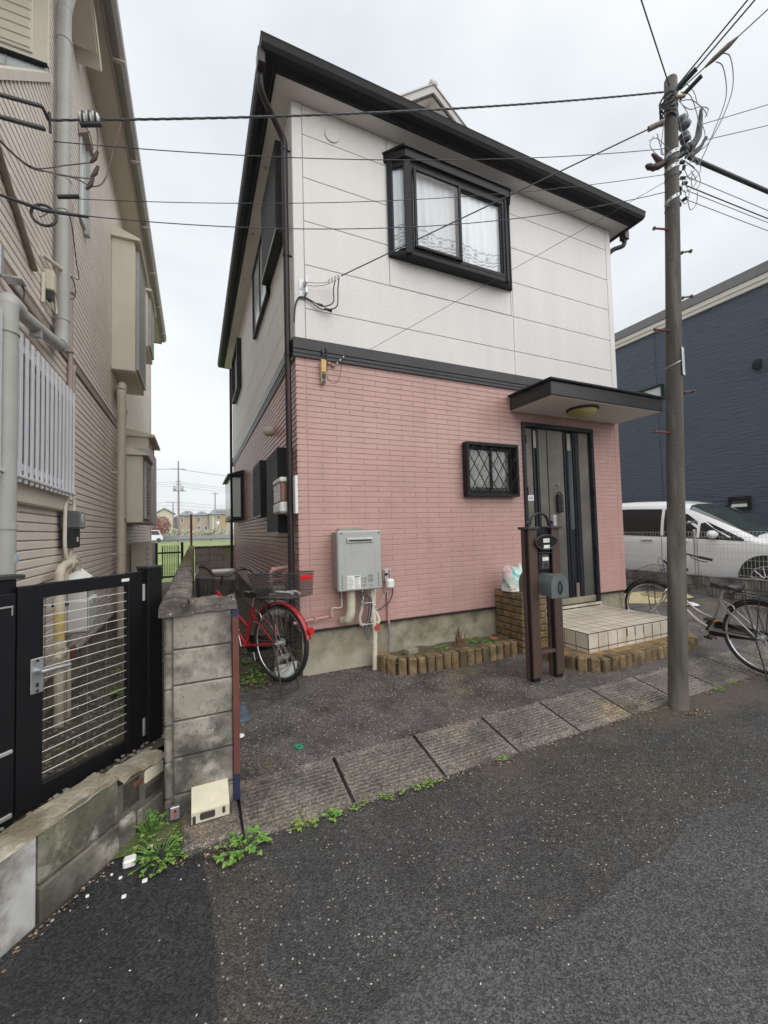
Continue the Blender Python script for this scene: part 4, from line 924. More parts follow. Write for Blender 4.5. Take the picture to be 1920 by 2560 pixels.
# potting soil bag on the pier
BG=thing('soil_bag','crumpled printed plastic soil bag standing on the brick pier','bag',(2.45,-.24,.216))
def bag(mb):
    vs=[];nu,nv=28,14
    for j in range(nv+1):
        v=j/nv; z=.218+.27*v
        for i in range(nu):
            t=2*math.pi*i/nu; sq=lambda c,p: math.copysign(abs(c)**p,c)
            rx=.14*(1-.06*v) if v<.8 else .14*(.95-.9*(v-.8)); ry=.09*(1-.25*v) if v<.7 else .09*max(.2,.82-1.9*(v-.7))
            x=2.455+rx*sq(math.cos(t),.55)*(1+.05*math.sin(7*v+3*t)); y=-.23+ry*sq(math.sin(t),.6)*(1+.10*math.sin(9*v+2*t)); zz=z+(.03*math.sin(2*t+1)+.02*math.sin(5*t))*v
            vs.append((x+R.uniform(-.007,.007),y+R.uniform(-.007,.007),zz))
    fs=[];mi=[]
    for j in range(nv):
        for i in range(nu):
            fs.append((j*nu+i,j*nu+(i+1)%nu,(j+1)*nu+(i+1)%nu,(j+1)*nu+i))
            t=i/nu; mi.append(1 if (j in(3,4,5,6) and t<.12 or t>.93 and j<7) else 2 if (j in (1,2) or (j in (8,9,10) and .55<t<.75)) else 3 if (j in (6,7,8) and .78<t<.97) else 4 if (j in (4,5,6) and .5<t<.72) else 0)
    b=len(mb.v); mb.v+=[Vector(v) for v in vs]; mb.f+=fs; mb.mi+=mi; mb.sm+=[True]*len(fs)
    mb.add(vs[-nu:],[list(range(nu))]); 
bgm=mat('bag_print',(.7,.7,.68),.32,.05,10,.6,40,bdist=.01); _t=bgm.node_tree; _v=N(_t,'ShaderNodeTexVoronoi'); _v.inputs['Scale'].default_value=13; _g=N(_t,'ShaderNodeNewGeometry'); _t.links.new(_g.outputs['Position'],_v.inputs['Vector'])
_s=N(_t,'ShaderNodeSeparateXYZ'); _t.links.new(_v.outputs['Color'],_s.inputs[0]); _r=N(_t,'ShaderNodeValToRGB'); _r.color_ramp.interpolation='CONSTANT'
_e=_r.color_ramp.elements; _e[0].position=0; _e[0].color=(.72,.75,.70,1); _e[1].position=.34; _e[1].color=(.50,.68,.60,1)
for _p,_c in ((.5,(.16,.46,.42)),(.6,(.74,.40,.46)),(.7,(.74,.62,.34)),(.8,(.75,.76,.72)),(.93,(.36,.50,.22))): _q=_e.new(_p); _q.color=(*_c,1)
_t.links.new(_s.outputs[0],_r.inputs[0]); _t.links.new(_r.outputs[0],_t.nodes['Principled BSDF'].inputs['Base Color'])
m=MB(); bag(m); m.build('bag_body',[bgm,mintm,bgm,bgm,bgm],BG)
# loose stone, tile shard and dead stump in planter
m=MB(); m.box(-.06,.075,-.05,.05,0,.055,.006); m.M=None
o_=m.build('concrete_lump',mat('slab_olive',(.25,.23,.16),.9,.12,9,.5,80)); o_.location=(1.10,-.17,-.325); o_.rotation_euler=(0,0,.25); tag(o_,'flat grey concrete lump lying on the left of the planter','stone')
m=MB(); m.box(-.07,.07,-.035,.035,0,.02,.003); o_=m.build('roof_tile_shard',mat('terracotta',(.30,.10,.05),.8,.3,15)); o_.location=(2.15,-.20,-.31); o_.rotation_euler=(.3,.15,.5); tag(o_,'broken terracotta shard lying at the right end of the planter','tile shard')
ST=thing('withered_plant','withered brown plant stump growing in the brick planter','plant',(1.68,-.20,-.33))
for k in range(9):
    a=R.uniform(0,6.3); r=R.uniform(.02,.11); h=R.uniform(.09,.22); b=Vector((1.68+R.uniform(-.05,.05),-.20+R.uniform(-.02,.02),-.335)); t=b+Vector((r*math.cos(a),r*.4*math.sin(a),h))
    mb=MB(); mb.tube(spline([b,b.lerp(t,.5)+Vector((R.uniform(-.015,.015),0,0)),t],4),[.011-.0009*i for i in range(9)],6); mb.build('stem',deadm,ST)
def leaf(mb,c,d,up,s,mi=0):
    d=Vector(d).normalized(); n=Vector(up); sd_=d.cross(n).normalized(); c=Vector(c); n=sd_.cross(d)
    pts=[c,c+d*s*.35+sd_*s*.36+n*s*.06,c+d*s*.75+sd_*s*.28,c+d*s-n*s*.1,c+d*s*.75-sd_*s*.28,c+d*s*.35-sd_*s*.36+n*s*.06]
    mb.add(pts,[(0,1,2,3),(0,3,4,5)],mi)
def weed(name,label,c,rad,n,s,h,mats_,two=.2,group=None):
    t=thing(name,label,'weed',c,group); mb=MB(); st=MB(); c=Vector(c)
    for k in range(n):
        a=R.uniform(0,6.28); r=rad*math.sqrt(R.random()); hh=h*R.uniform(.35,1)*(1-.5*r/rad)
        b=c+Vector((r*.4*math.cos(a),r*.4*math.sin(a),0)); p=c+Vector((r*math.cos(a),r*math.sin(a),hh))
        st.tube([b,b.lerp(p,.6)+Vector((0,0,hh*.2)),p],.0016,4,cap=False)
        q=R.uniform(.7,1.25)*s; da=R.uniform(-.5,.5)
        for j in range(3): leaf(mb,p,(math.cos(a+da+(j-1)*1.0),math.sin(a+da+(j-1)*1.0),R.uniform(-.3,.25)),(R.uniform(-.2,.2),R.uniform(-.2,.2),1),q*(1 if j==1 else .75),1 if R.random()<two else 0)
    mb.build('leaves',mats_,t,kind='stuff',recalc=False); st.build('stems',mats_[0],t,kind='stuff',recalc=False); return t
weed('fern_weed','small ferny green weeds in soil left of the stump in planter',(1.47,-.22,-.325),.09,16,.022,.05,[leafm,leafy])
weed('fern_weed','ferny green weeds in planter between the stump and the pier',(1.98,-.20,-.325),.17,34,.024,.06,[leafm,leafy])
m=MB()
for k in range(900):
    x=R.uniform(-1.5,4.5); y=R.uniform(-3.6,-.1); 
    if (-1.8<y<-1.38) or (x<-.7 and y>-1.8): continue
    z=gz(x,y)+.004 if y>-1.4 else ZR+.012
    s_=R.uniform(.002,.0055)*(1.3 if R.random()<.08 else 1); a=R.uniform(0,6.28); u=Vector((math.cos(a),math.sin(a),0))*s_; v=Vector((-math.sin(a),math.cos(a),0))*s_*R.uniform(.3,.8); c=Vector((x,y,z))
    m.add([c-u,c-v,c+u,c+v,c+Vector((0,0,s_*.7))],[(0,1,4),(1,2,4),(2,3,4),(3,0,4)],R.choice((0,0,1)))
o_=m.build('road_grit',[mat('pale_grit',(.55,.52,.42),.8,.2,30),mat('brown_grit',(.22,.17,.11),.8,.2,30)],recalc=False); o_['kind']='stuff'
m=MB()
def crumbs(pts,n,wd,z_):
    for k in range(n):
        i=R.randrange(len(pts)-1); f=R.random(); x=pts[i][0]+(pts[i+1][0]-pts[i][0])*f; y=pts[i][1]+(pts[i+1][1]-pts[i][1])*f; d=abs(R.gauss(0,wd)); a=R.uniform(0,6.28)
        x+=d*math.cos(a)*.6; y-=d*.8; z=(gz(x,y) if z_ is None else z_)+.003; s_=R.uniform(.003,.010); u=Vector((math.cos(a),math.sin(a),0))*s_; v=Vector((-math.sin(a),math.cos(a),0))*s_*R.uniform(.3,.9); c=Vector((x,y,z))
        m.add([c-u,c-v,c+u,c+v,c+Vector((0,0,s_*.5))],[(0,1,4),(1,2,4),(2,3,4),(3,0,4)],R.choice((0,0,0,1,2)))
crumbs([(.8,-.36),(1.0,-.46),(2.3,-.48)],260,.03,None); crumbs([(2.45,-.95),(2.6,-1.2),(4.2,-1.24)],260,.03,None); crumbs([(-.5,-1.80),(4.6,-1.80)],700,.035,ZR+.003); crumbs([(2.56,-1.95),(2.65,-1.99),(2.76,-1.92)],160,.05,ZR+.003); crumbs([(.0,.0),(.75,.0)],120,.04,None); crumbs([(-1.56,-2.02),(-1.12,-1.45)],160,.03,ZR+.012); crumbs([(-1.1,-1.75),(-.7,-1.79)],160,.05,ZR+.012); crumbs([(-.72,-1.37),(4.5,-1.37)],260,.03,None); crumbs([(1.8,-1.1),(2.3,-1.1)],80,.05,None)
o_=m.build('dirt_crumbs',[mat('dark_crumb',(.05,.04,.03),.95,.3,30),mat('leaf_crumb',(.20,.13,.06),.9,.3,30),mat('pale_crumb',(.34,.30,.24),.9,.2,30)],recalc=False); o_['kind']='stuff'
# ------------------------------------------------------------------ block wall with its pillar end
BW2=thing('block_wall','stained concrete block wall with mossy cap between the two houses','wall',(-1.0,1.0,-.5))
def rough_box(x0,x1,y0,y1,z0,z1,c=.006,n=1): 
    mb=MB(); mb.box(x0,x1,y0,y1,z0,z1,c); return mb
m=MB(); m.box(-1.066,-.744,-1.486,-1.39,-.53,.555); m.box(-1.066,-.954,-1.39,9.5,-.6,.50); m.build('mortar_core',mat('wall_mortar',(.12,.105,.09),.95,.2,15),BW2)
bz=[-.56,-.395,-.207,-.020,.167,.354,.545]
for i,(a,b) in enumerate(zip(bz,bz[1:])):
    rough_box(-1.03,-.735,-1.50,-1.395,a+.0035,b-.0035).build('block',conc,BW2)
    rough_box(-1.072,-1.033,-1.495,-1.40,a-.02,b-.02,.01).build('block_end',conc,BW2)
for i in range(5):
    for j in range(28):
        y0=-1.39+j*.39-(.195 if i%2 else 0); y0=max(y0,-1.39); y1=min(-1.39+(j+1)*.39-(.195 if i%2 else 0),9.5)
        z0=-.5+i*.2
        if y1-y0<.05: continue
        if j<10: rough_box(-1.072,-.948,y0+.004,y1-.004,z0+.004,z0+.196,.004).build('block',conc,BW2)
m=MB(); m.box(-1.07,-.95,2.4,9.5,-.5,.5); m.build('far_blocks',conc,BW2)
def cap_strip(pts_l,pts_r,z0,z1):
    """lumpy mortar cap between two edges"""
    mb=MB(); n=len(pts_l); prof=[(0,0),(0,.6),(.12,.92),(.35,1.0),(.65,1.0),(.88,.92),(1,.6),(1,0)]; P=len(prof); vs=[]
    for a,b in zip(pts_l,pts_r):
        a=Vector(a);b=Vector(b)
        for s_,h in prof:
            p=a.lerp(b,s_); vs.append((p.x+R.uniform(-.004,.004),p.y+R.uniform(-.004,.004),z0+(z1-z0)*h+R.uniform(-.008,.008)*(1 if h>0 else .3)))
    mb.add(vs,[(i*P+k,(i+1)*P+k,(i+1)*P+k+1,i*P+k+1) for i in range(n-1) for k in range(P-1)],0,False); mb.add(vs[:P],[list(range(P))[::-1]]); mb.add(vs[-P:],[list(range(P))]); return mb
ys=[-1.52+.025*i for i in range(442)]
for q,mt in ((ys[:110],concdk),(ys[109:],concms)): cap_strip([(-1.095,y,0) for y in q],[(-.945,y,0) for y in q],.535,.615).build('cap',mt,BW2)
xs=[-.95+.02*i for i in range(13)]
cap_strip([(x,-1.522,0) for x in xs],[(x,-1.375,0) for x in xs],.545,.612).build('cap',concdk,BW2)
RP=MB(); RP.tube([(-1.02,9.2,.6),(-1.02,9.2,1.55)],.03,8); RP.box(-1.08,-.96,9.14,9.26,.59,.63); tag(RP.build('rusty_stake',rust),'thin rusty steel stake standing on the far end of block wall','post')
RW=thing('rear_wall','low brown block wall across the far end of the side strip','wall',(-.3,9.65,-.45))
m=MB(); m.box(-.93,1.4,9.62,9.70,-.5,.545); m.build('mortar_core',mortar,RW)
for i in range(5):
    for j in range(6):
        x0=-.93+j*.4; 
        if i==4 and j==2:
            continue
        rough_box(x0+.004,min(x0+.396,1.4),9.60,9.72,-.46+i*.2+.004,-.46+i*.2+.196,.005).build('block',rwall,RW)
rough_box(-.95,1.4,9.58,9.74,.545,.60,.01).build('cap',concdk,RW)
mb=MB()
for c in (-.10,.06,-.02): 
    z=.36 if c!=-.02 else .455
    mb.tube([(c+.075*math.cos(t),9.612,z+.075*math.sin(t)) for t in [math.pi*k/10 for k in range(11)]],.013,6)
mb.box(-.13,.27,9.605,9.72,.34,.355); o_=mb.build('fretwork',rwall,RW)
m=MB(); m.quad((-.13,9.622-.004,.355),(.26,9.618,.355),(.26,9.618,.53),(-.13,9.618,.53)); m.build('fretwork_opening',mat('field_seen',(.22,.34,.06),.9,.1),RW)
PB=MB(); PB.box(-.99,-.719,-1.775,-1.40,ZR-.02,-.50,.012); tag(PB.build('footing_slab',apr),'dirty concrete footing slab under the block wall end','slab')
# red angle iron against the pillar end
AI=thing('angle_post','rust red steel angle post against the block pillar','post',(-.722,-1.49,-.47))
m=MB(); m.box(-.733,-.700,-1.512,-1.506,-.36,.50); m.box(-.733,-.728,-1.506,-1.47,-.36,.50); m.build('angle',rust,AI)
m=MB(); m.box(-.733,-.700,-1.512,-1.506,-.50,-.36); m.box(-.733,-.728,-1.506,-1.47,-.5,-.36); m.build('navy_end',navy,AI)
m=MB(); m.box(-.733,-.700,-1.512,-1.506,.50,.56); m.build('navy_end',navy,AI)
CBK=MB()
CBK.prism([(-1.60,-.497),(-1.62,-.495),(-1.622,-.440),(-1.605,-.424),(-1.48,-.366),(-1.455,-.37),(-1.45,-.40),(-1.45,-.497)],-.945,-.765,0); o_=CBK.build('concrete_block',concl); tag(o_,'pale concrete spacer block with hollow front at the foot of pillar','block')
m=MB(); m.box(-.91,-.83,-1.627,-1.600,-.488,-.443,.010); m.build('hollow',joint,o_); OFF
m=MB(); m.box(-.94,-.925,-1.626,-1.605,-.497,-.455,.004); m.box(-.80,-.785,-1.626,-1.605,-.48,-.445,.005); m.build('side_recess',joint,o_)
m=MB(); m.box(-1.045,-1.0,-1.53,-1.505,-.50,-.437,.003); o_=m.build('boundary_marker',galv); tag(o_,'small metal boundary marker with red arrow below the block pillar','marker')
m=MB(); m.box(-1.025,-1.018,-1.5325,-1.530,-.49,-.45); m.prism([(-1.032,-.462),(-1.0215,-.445),(-1.011,-.462)],-1.5325,-1.530,1); m.build('red_arrow',redlab,o_)
# low diagonal wall under the gate
lwm=mat('low_wall_block',(.27,.245,.205),.9,.2,5,.7,110,stain_or_light=[((.06,.056,.046),2.6,.5,.12,None),((.11,.12,.055),4,.58,.1,(-.35,-.55)),((.42,.39,.33),5,.64,.07,None)],spk=[((.10,.095,.085),60,.3,.3)])
LW=thing('low_block_wall','low stained block wall running diagonally under the black gate','wall',(-1.4,-1.8,ZR))
def wp(u,n,z): p=W0+WD*u+WN*n; return (p.x,p.y,z)
def wbox(mb,u0,u1,n0,n1,z0,z1,c=.006):
    Mx=Matrix(((WD.x,WN.x,0,W0.x),(WD.y,WN.y,0,W0.y),(0,0,1,0),(0,0,0,1))); mb.box(u0,u1,n0,n1,z0,z1,c,0,Mx); return mb
for u0,u1 in ((-.578,-.216),):
    wbox(MB(),u0,u1,.008,.13,-.395,-.185,.006).build('block',lwm,LW); wbox(MB(),u0,u1,-.003,.13,-.60,-.399,.006).build('block',lwm,LW)
for u0 in (-.975,-1.37,-1.765,-2.16): 
    wbox(MB(),u0,u0+.39,.006,.13,-.60,-.19,.008).build('block',mat('whitewashed_block',(.46,.455,.44),.85,.2,5,.5,70,stain_or_light=[((.16,.14,.11),3,.55,.08,None),((.3,.27,.22),9,.6,.06,None)]) if u0==-.975 else MATS['whitewashed_block'],LW)
wbox(MB(),-.20,-.06,.02,.13,-.40,-.235,.02).build('block',lwm,LW); wbox(MB(),-.21,-.11,.0,.13,-.60,-.405,.015).build('block',lwm,LW); wbox(MB(),-.10,.085,.012,.13,-.60,-.42,.015).build('block',lwm,LW)
wbox(MB(),-.055,.085,.01,.13,-.33,-.25,.015).build('rubble_block',concl,LW); wbox(MB(),-.055,.085,.02,.13,-.415,-.335,.012).build('block',lwm,LW); wbox(MB(),-.12,-.06,.012,.04,-.30,-.275,.004).build('brick_fragment',rust,LW)
_c=MB(); wbox(_c,-.98,.085,.020,.125,-.6,-.24,0); _c.build('mortar_core',MATS['wall_mortar'],LW)
mb=MB(); vs=[]
for i in range(26):
    u=-.9+i*.0395
    for j in range(5):
        n_=.002+j*.034; vs.append(wp(u,n_,-.183-(.048 if u>-.21 else 0)+(.006 if j else -.012)+R.uniform(-.004,.005)+(.022*max(0,1-abs(u+.13)/.12))))
mb.add(vs,[(i*5+j,(i+1)*5+j,(i+1)*5+j+1,i*5+j+1) for i in range(25) for j in range(4)]); mb.build('broken_mortar_top',concl if False else mat('crumbled_mortar',(.42,.38,.30),.95,.35,12,1,60,bdist=.01,stain_or_light=((.17,.14,.09),4,.5,.12,None)),LW)
# gate
GT=thing('gate','black aluminium gate leaf with silver wire mesh and lever handle','gate',(GP.x-.25,GP.y-.25,-.3))
GMx=Matrix(((GD.x,-.70,0,GP.x),(GD.y,.714,0,GP.y),(0,0,1,0),(0,0,0,1)))   # u along gate, n away from the road, z up
def gbox(u0,u1,n0,n1,z0,z1,c=.004,mb=None):
    mb=mb or MB(); mb.box(u0,u1,n0,n1,z0,z1,c,0,GMx); return mb
gbox(-.695,-.588,-.02,.02,-.31,.742).build('stile',black,GT); gbox(-.145,-.05,-.02,.02,-.34,.748).build('stile',black,GT)
gbox(-.588,-.145,-.018,.018,.675,.745).build('rail',black,GT); gbox(-.588,-.145,-.018,.018,-.31,-.218).build('rail',black,GT)
def gp(u,n,z): return GMx@Vector((u,n,z))
for u in (-.568,-.466,-.362,-.258,-.155): 
    mb=MB(); mb.tube([gp(u,.006,-.22),gp(u,.006,.68)],.0022,6); mb.build('mesh_wire',mat('dull_wire',(.20,.18,.16),.4,.1,20,metal=.6) if u==-.568 else MATS['dull_wire'],GT)
for k in range(17):
    z=.633-k*.0505; mb=MB(); mb.tube([gp(-.590,0,z),gp(-.143,0,z)],.0024,6); mb.build('mesh_wire',mat('bright_wire',(.74,.73,.68),.3,.05,20,metal=.2) if k==0 else MATS['bright_wire'],GT)
gbox(-.645,-.590,-.028,-.02,.225,.392,.003).build('handle_plate',galv,GT)
mb=MB(); mb.tube([gp(-.618,-.028,.331),gp(-.618,-.065,.331)],.012,10); mb.tube([gp(-.625,-.065,.331),gp(-.56,-.068,.331),gp(-.495,-.068,.327)],[.011,.010,.008],10); mb.build('lever',galv,GT)
mb=MB()
for z in (.38,.237): mb.lathe([(.007,0),(.006,.004)],gp(-.618,-.028,z),gp(0,-1,0)-gp(0,0,0),8)
gbox(-.625,-.612,-.0295,-.027,.255,.275,0,mb); mb.build('screws_and_keyhole',ironm,GT)
gbox(-.188,-.14,-.0215,-.019,.700,.718,.001).build('maker_label',labelw,GT)
for z in (.57,-.24): 
    mb=MB(); a=gp(-.046,-.02,z); b=gp(-.046,-.02,z+.10); mb.tube([a,b],.009,10); mb.build('hinge',steel,GT)
GPo=thing('gate_post','square black gate post between the gate and the block pillar','gate post',(GP.x,GP.y,-.38))
gbox(-.038,.062,-.05,.05,-.42,.762).build('post',black,GPo); gbox(-.042,.066,-.054,.054,.762,.778,.003).build('post_cap',mat('cap_black',(.03,.03,.03),.5),GPo)
GT2=thing('gate','black gate leaf mostly cut off at the left picture edge','gate',(GP.x-.7,GP.y-.7,-.3))
gbox(-.80,-.702,-.02,.02,-.34,.715).build('stile',black,GT2); gbox(-1.3,-.802,-.018,.018,.655,.715).build('rail',black,GT2); gbox(-1.3,-.802,-.018,.018,-.31,-.22).build('rail',black,GT2)
gbox(-1.3,-.8,-.004,.004,-.22,.655,0).build('infill',black,GT2)
mb=MB(); gbox(-.765,-.715,-.025,-.02,.652,.660,.001,mb); gbox(-.722,-.716,-.025,-.02,.615,.655,.001,mb); mb.build('latch_plate',galv,GT2)
mb=MB(); gbox(-.79,-.715,-.034,-.02,-.005,.012,.003,mb); gbox(-.765,-.715,-.034,-.02,-.29,-.27,.003,mb); mb.build('drop_bolt',steel,GT2)
GP2=thing('gate_post','square black gate post with flat cap behind the two leaves','gate post',tuple(gp(-.72,.09,-.4)))
gbox(-.775,-.675,.03,.13,-.42,.775).build('post',black,GP2); gbox(-.80,-.645,.02,.14,.776,.796,.003).build('post_cap',MATS['cap_black'],GP2)
# small things on the ground
m=MB(); m.box(-.80,-.55,-.66,-.245,-.47,-.440,.004); o_=m.build('meter_lid',bluelid); tag(o_,'blue grey water meter lid set in the driveway beside the pillar','cover')
m=MB()
for i in range(9):
    for j in range(14): m.box(-.785+i*.023,-.785+i*.023+.012,-.62+j*.026,-.62+j*.026+.014,-.4398,-.4372)
m.build('lid_studs',bluelid,o_,kind='stuff')
m=MB(); m.lathe([(.028,0),(.026,.008),(.012,.012)],(-.640,-.875,-.452),n=16); o_=m.build('ground_cap',labelw); tag(o_,'small round white cap set in the driveway','cap')
m=MB(); frame_rect(m,0,0,.008,-.028,.028,-.022,.022,.016); 
T_=Matrix.Translation((-.30,-1.185,-.4665))@Matrix.Rotation(.35,4,'Z')@Matrix.Rotation(-math.pi/2,4,'Y')
m.v=[T_@v for v in m.v]; o_=m.build('plastic_piece',greenp); tag(o_,'small square green plastic piece lying on the driveway','plastic piece')
# weeds along the wall foot and kerb
weed('weed','bright green ferny weed spreading over road at low wall corner',(-1.08,-1.70,ZR+.01),.145,80,.017,.05,[leafm,leafy],.35)
weed('weed','tall thin green weed standing in the corner against low block wall',(-1.13,-1.53,-.53),.085,44,.015,.12,[leafm,leafy],.2)
weed('weed','broad leaved weed with reddish stems below the concrete block',(-.72,-1.83,ZR),.115,38,.027,.07,[leafm,mat('pale_leaf',(.17,.30,.07),.5,.25,20)],.4)
weed('weed','small spiky yellow green weed between broad leaved weed and first kerb joint',(-.42,-1.82,ZR),.07,26,.018,.035,[leafy,leafm])
weed('weed','round bright green weed tuft just left of the first kerb joint',(-.27,-1.815,ZR),.04,22,.02,.03,[leafm,leafy])
for ki,(x,g) in enumerate(((-.14,.02),(-.08,.016),(.03,.03),(.075,.018),(.14,.022),(.24,.024),(.30,.035),(.335,.035),(.40,.015),(.88,.03),(3.35,.05),(3.6,.05))):
    weed('weed',['tiny weed sprout just left of the first kerb joint','tiny weed sprout in road joint just right of the first kerb joint','feathery weed tuft under the second kerb slab from the pillar, leftmost','small weed sprout beside feathery tuft under the second kerb slab','small round weed under the middle of the second kerb slab','weed tuft under the second kerb slab left of its right joint','spreading weed patch at the joint between second and third kerb slabs','weed patch touching the spreading patch at start of third kerb slab','single small weed under the left end of the third kerb slab','small weed at the joint between the third and fourth kerb slabs','weed patch at the road edge left of the silver bicycle rear wheel','weed patch at the road edge under the silver bicycle rear wheel'][ki],(x,-1.81+R.uniform(-.01,.01),ZR+.002),g,max(6,int(g*400)),.014,.02,[leafy,leafm],.4,'tiny weeds along the kerb')
for i,(x,y) in enumerate(((-1.5,.3),(-1.6,.9),(-1.35,-.2),(-1.3,1.8),(-1.45,2.6),(-1.15,1.0))):
    weed('yard_weed',['green weed in gravel yard beside the beige foundation behind gate','green weed in gravel yard close to beige wall beyond the pipes','nearest green weed in gravel yard just behind the black gate','green weed in gravel yard beside the long block wall','farthest green weed in the gravel yard beyond the brown pipe','green weed hugging the block wall in the gravel yard'][i],(x,y,-.40),.11,24,.03,.07,[leafm,leafy],.3,'weeds in the gravel yard')
for i,(x,y) in enumerate(((-.35,.35),(-.5,.7),(-.3,1.1),(-.42,.12))):
    weed('strip_weed',['low weed in leaf litter behind the red bicycle rear wheel','low weed in leaf litter near the red bicycle crank','farthest low weed in leaf litter along the pink foundation','low weed at the driveway edge beside the red bicycle wheel'][i],(x,y,-.42),.12,24,.03,.05,[leafm,leafy],.2,'weeds behind the red bicycle')
LT=MB()
for k in range(9): LT.box(*(lambda x,y,s:(x-s,x+s*.6,y-s*.7,y+s*.7))(R.uniform(-1.35,-1.1),R.uniform(-1.75,-1.45) if k<5 else R.uniform(-1.9,-1.7),R.uniform(.006,.014)),ZR+.012,ZR+.02,.002)
o_=LT.build('litter',labelw); o_['kind']='stuff'
m=MB(); m.box(-1.225,-1.175,-1.735,-1.69,ZR+.012,ZR+.045,.006); o_=m.build('crumpled_wrapper',labelw); tag(o_,'crumpled white wrapper lying at the foot of the low block wall','litter')
# white box at the far end of the strip
UB=thing('utility_box','white lidded box standing far back beside the pink house','box',(-.35,6.3,-.43))
m=MB(); m.box(-.55,-.1,6.0,6.6,-.43,.06,.01); m.build('box_body',bpvc,UB); m=MB(); m.box(-.57,-.08,5.98,6.62,.06,.12,.01); m.build('lid',whitep,UB)
# ------------------------------------------------------------------ beige neighbour house
XL=-1.95
B=thing('house','beige two storey house with ribbed siding at the left edge','house',(-4.5,2.5,-.42))
m=MB(); m.prism([(-2.6,-.12),(8.0,-.12),(8.0,6.1),(-.06,6.1),(-.06,4.60),(-2.6,1.99)],-7,XL-.012,0); m.build('wall_core',beid,B)
m=MB(); m.box(-7,XL-.03,-2.6,7.97,-.5,-.13); m.build('foundation',found,B)
PT=.0632
bd_=MB(); vs=[]
prof=[(-.016,.0045),(0,.010),(0,PT-.008),(-.006,PT-.0025),(-.016,PT-.0025)]
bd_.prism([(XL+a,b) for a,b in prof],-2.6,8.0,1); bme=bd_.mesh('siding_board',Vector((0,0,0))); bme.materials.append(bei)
z=-.125; k=0
while z<5.95:
    if abs(z-2.56)>.05:
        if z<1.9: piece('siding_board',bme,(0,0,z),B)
        else:
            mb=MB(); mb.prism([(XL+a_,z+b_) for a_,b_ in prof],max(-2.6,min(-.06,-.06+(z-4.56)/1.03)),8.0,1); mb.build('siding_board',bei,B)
    z+=PT; k+=1
m=MB(); m.box(XL-.01,XL+.012,.62,8.0,2.545,2.605,.004); m.box(XL-.01,XL+.012,-2.6,.56,2.545,2.575,.004); m.build('belt_trim',mat('belt_tan',(.30,.25,.20),.6,.06),B)
m=MB(); m.box(XL-.01,XL+.008,.40,.47,-.12,1.33,.003); m.build('joint_trim',beis,B)
m=MB(); m.box(XL-.02,XL+.02,7.9,8.03,-.12,6.0,.004); m.build('corner_trim',beis,B)
# roof edge
m=MB(); m.box(-3.5,-1.70,-3,8.0,5.99,6.01); m.build('soffit',beisof,B)
m=MB(); m.box(-1.705,-1.68,-3,8.0,5.975,6.17); m.box(-3.5,-1.68,7.99,8.02,5.975,6.17); m.build('fascia',beigut,B)
m=MB(); m.prism([(-1.678,6.02),(-1.61,6.03),(-1.575,6.08),(-1.57,6.16),(-1.585,6.165),(-1.59,6.09),(-1.62,6.05),(-1.678,6.04)],-3,8.0,1); m.prism([(-1.678,6.02),(-1.61,6.03),(-1.575,6.08),(-1.57,6.16),(-1.678,6.17)],8.0,8.01,1); m.build('gutter',beigut,B)
m=MB()
for k in range(6): m.box(-1.71,-1.565,.9+k*1.3,.94+k*1.3,6.00,6.02)
m.build('gutter_bracket',beisof,B)
m=MB(); m.prism([(-1.68,6.17),(-4.4,7.9),(-7,6.3),(-7,6.17)],-3,8.0,1); m.build('roof',roofg,B)
# sloping verge of the front roof
m=MB(); 
def slab(a,b,w_,t,mb): 
    a=Vector(a);b=Vector(b); d=(b-a); n_=Vector((0,-d.z,d.y)).normalized()*t
    mb.add([a+Vector((0,0,0)),b,b+n_,a+n_,a+Vector((w_,0,0)),b+Vector((w_,0,0)),b+n_+Vector((w_,0,0)),a+n_+Vector((w_,0,0))],[(0,1,2,3),(4,7,6,5),(0,4,5,1),(3,2,6,7),(0,3,7,4),(1,5,6,2)])
slab((XL,.80,5.72),(XL,-1.6,7.6),.20,.10,m); m.build('front_verge',whitep if False else mat('verge_cream',(.62,.57,.48),.6,.04),B)
m=MB(); slab((XL+.0,.62,5.70),(XL,-1.7,7.5),.19,.03,m); m.build('verge_soffit',beisof,B)
# pipes
m=MB(); m.tube(spline([(-1.80,-.02,6.0),(-1.80,.03,5.72),(-1.86,.05,5.52),(-1.885,.05,5.38)],5),.052,14); m.tube([(-1.885,.05,5.4),(-1.885,.05,2.60)],.050,14); m.tube(spline([(-1.885,.05,2.62),(-1.885,.03,2.53),(-1.88,-.03,2.49)],4),.052,14)
for z in (5.1,3.9,2.72): m.tube([(-1.885,.05,z),(-1.885,.05,z+.022)],.055,14)
m.build('downpipe',gpvc,B)
m=MB(); m.tube([(-1.882,-.01,2.485),(-1.865,-.95,2.31)],.040,12); m.tube(spline([(-1.866,-.93,2.315),(-1.862,-1.06,2.30),(-1.86,-1.10,2.24)],5),.052,14); m.tube([(-1.86,-1.10,2.27),(-1.86,-1.10,-.42)],.054,14,mi=0)
for z in (2.10,1.02): m.tube([(-1.86,-1.10,z),(-1.86,-1.10,z+.025)],.060,14)
m.build('downpipe',gpvc,B)
m=MB(); m.box(-1.90,-1.84,-.62,-.58,2.30,2.36); m.build('pipe_bracket',steel,B)
m=MB(); m.lathe([(.03,0),(.03,.002)],(-1.808,-1.085,.86),(1,0,0),14); m.build('pipe_sticker',mat('sticker_blue',(.45,.58,.66),.5,.15,30),B)
m=MB(); m.tube(spline([(-1.83,2.6,-.42),(-1.83,2.6,2.6),(-1.83,2.62,2.98),(-1.84,2.72,3.08),(-1.9,2.9,3.0),(-1.9,3.3,2.85)],8),.056,14)
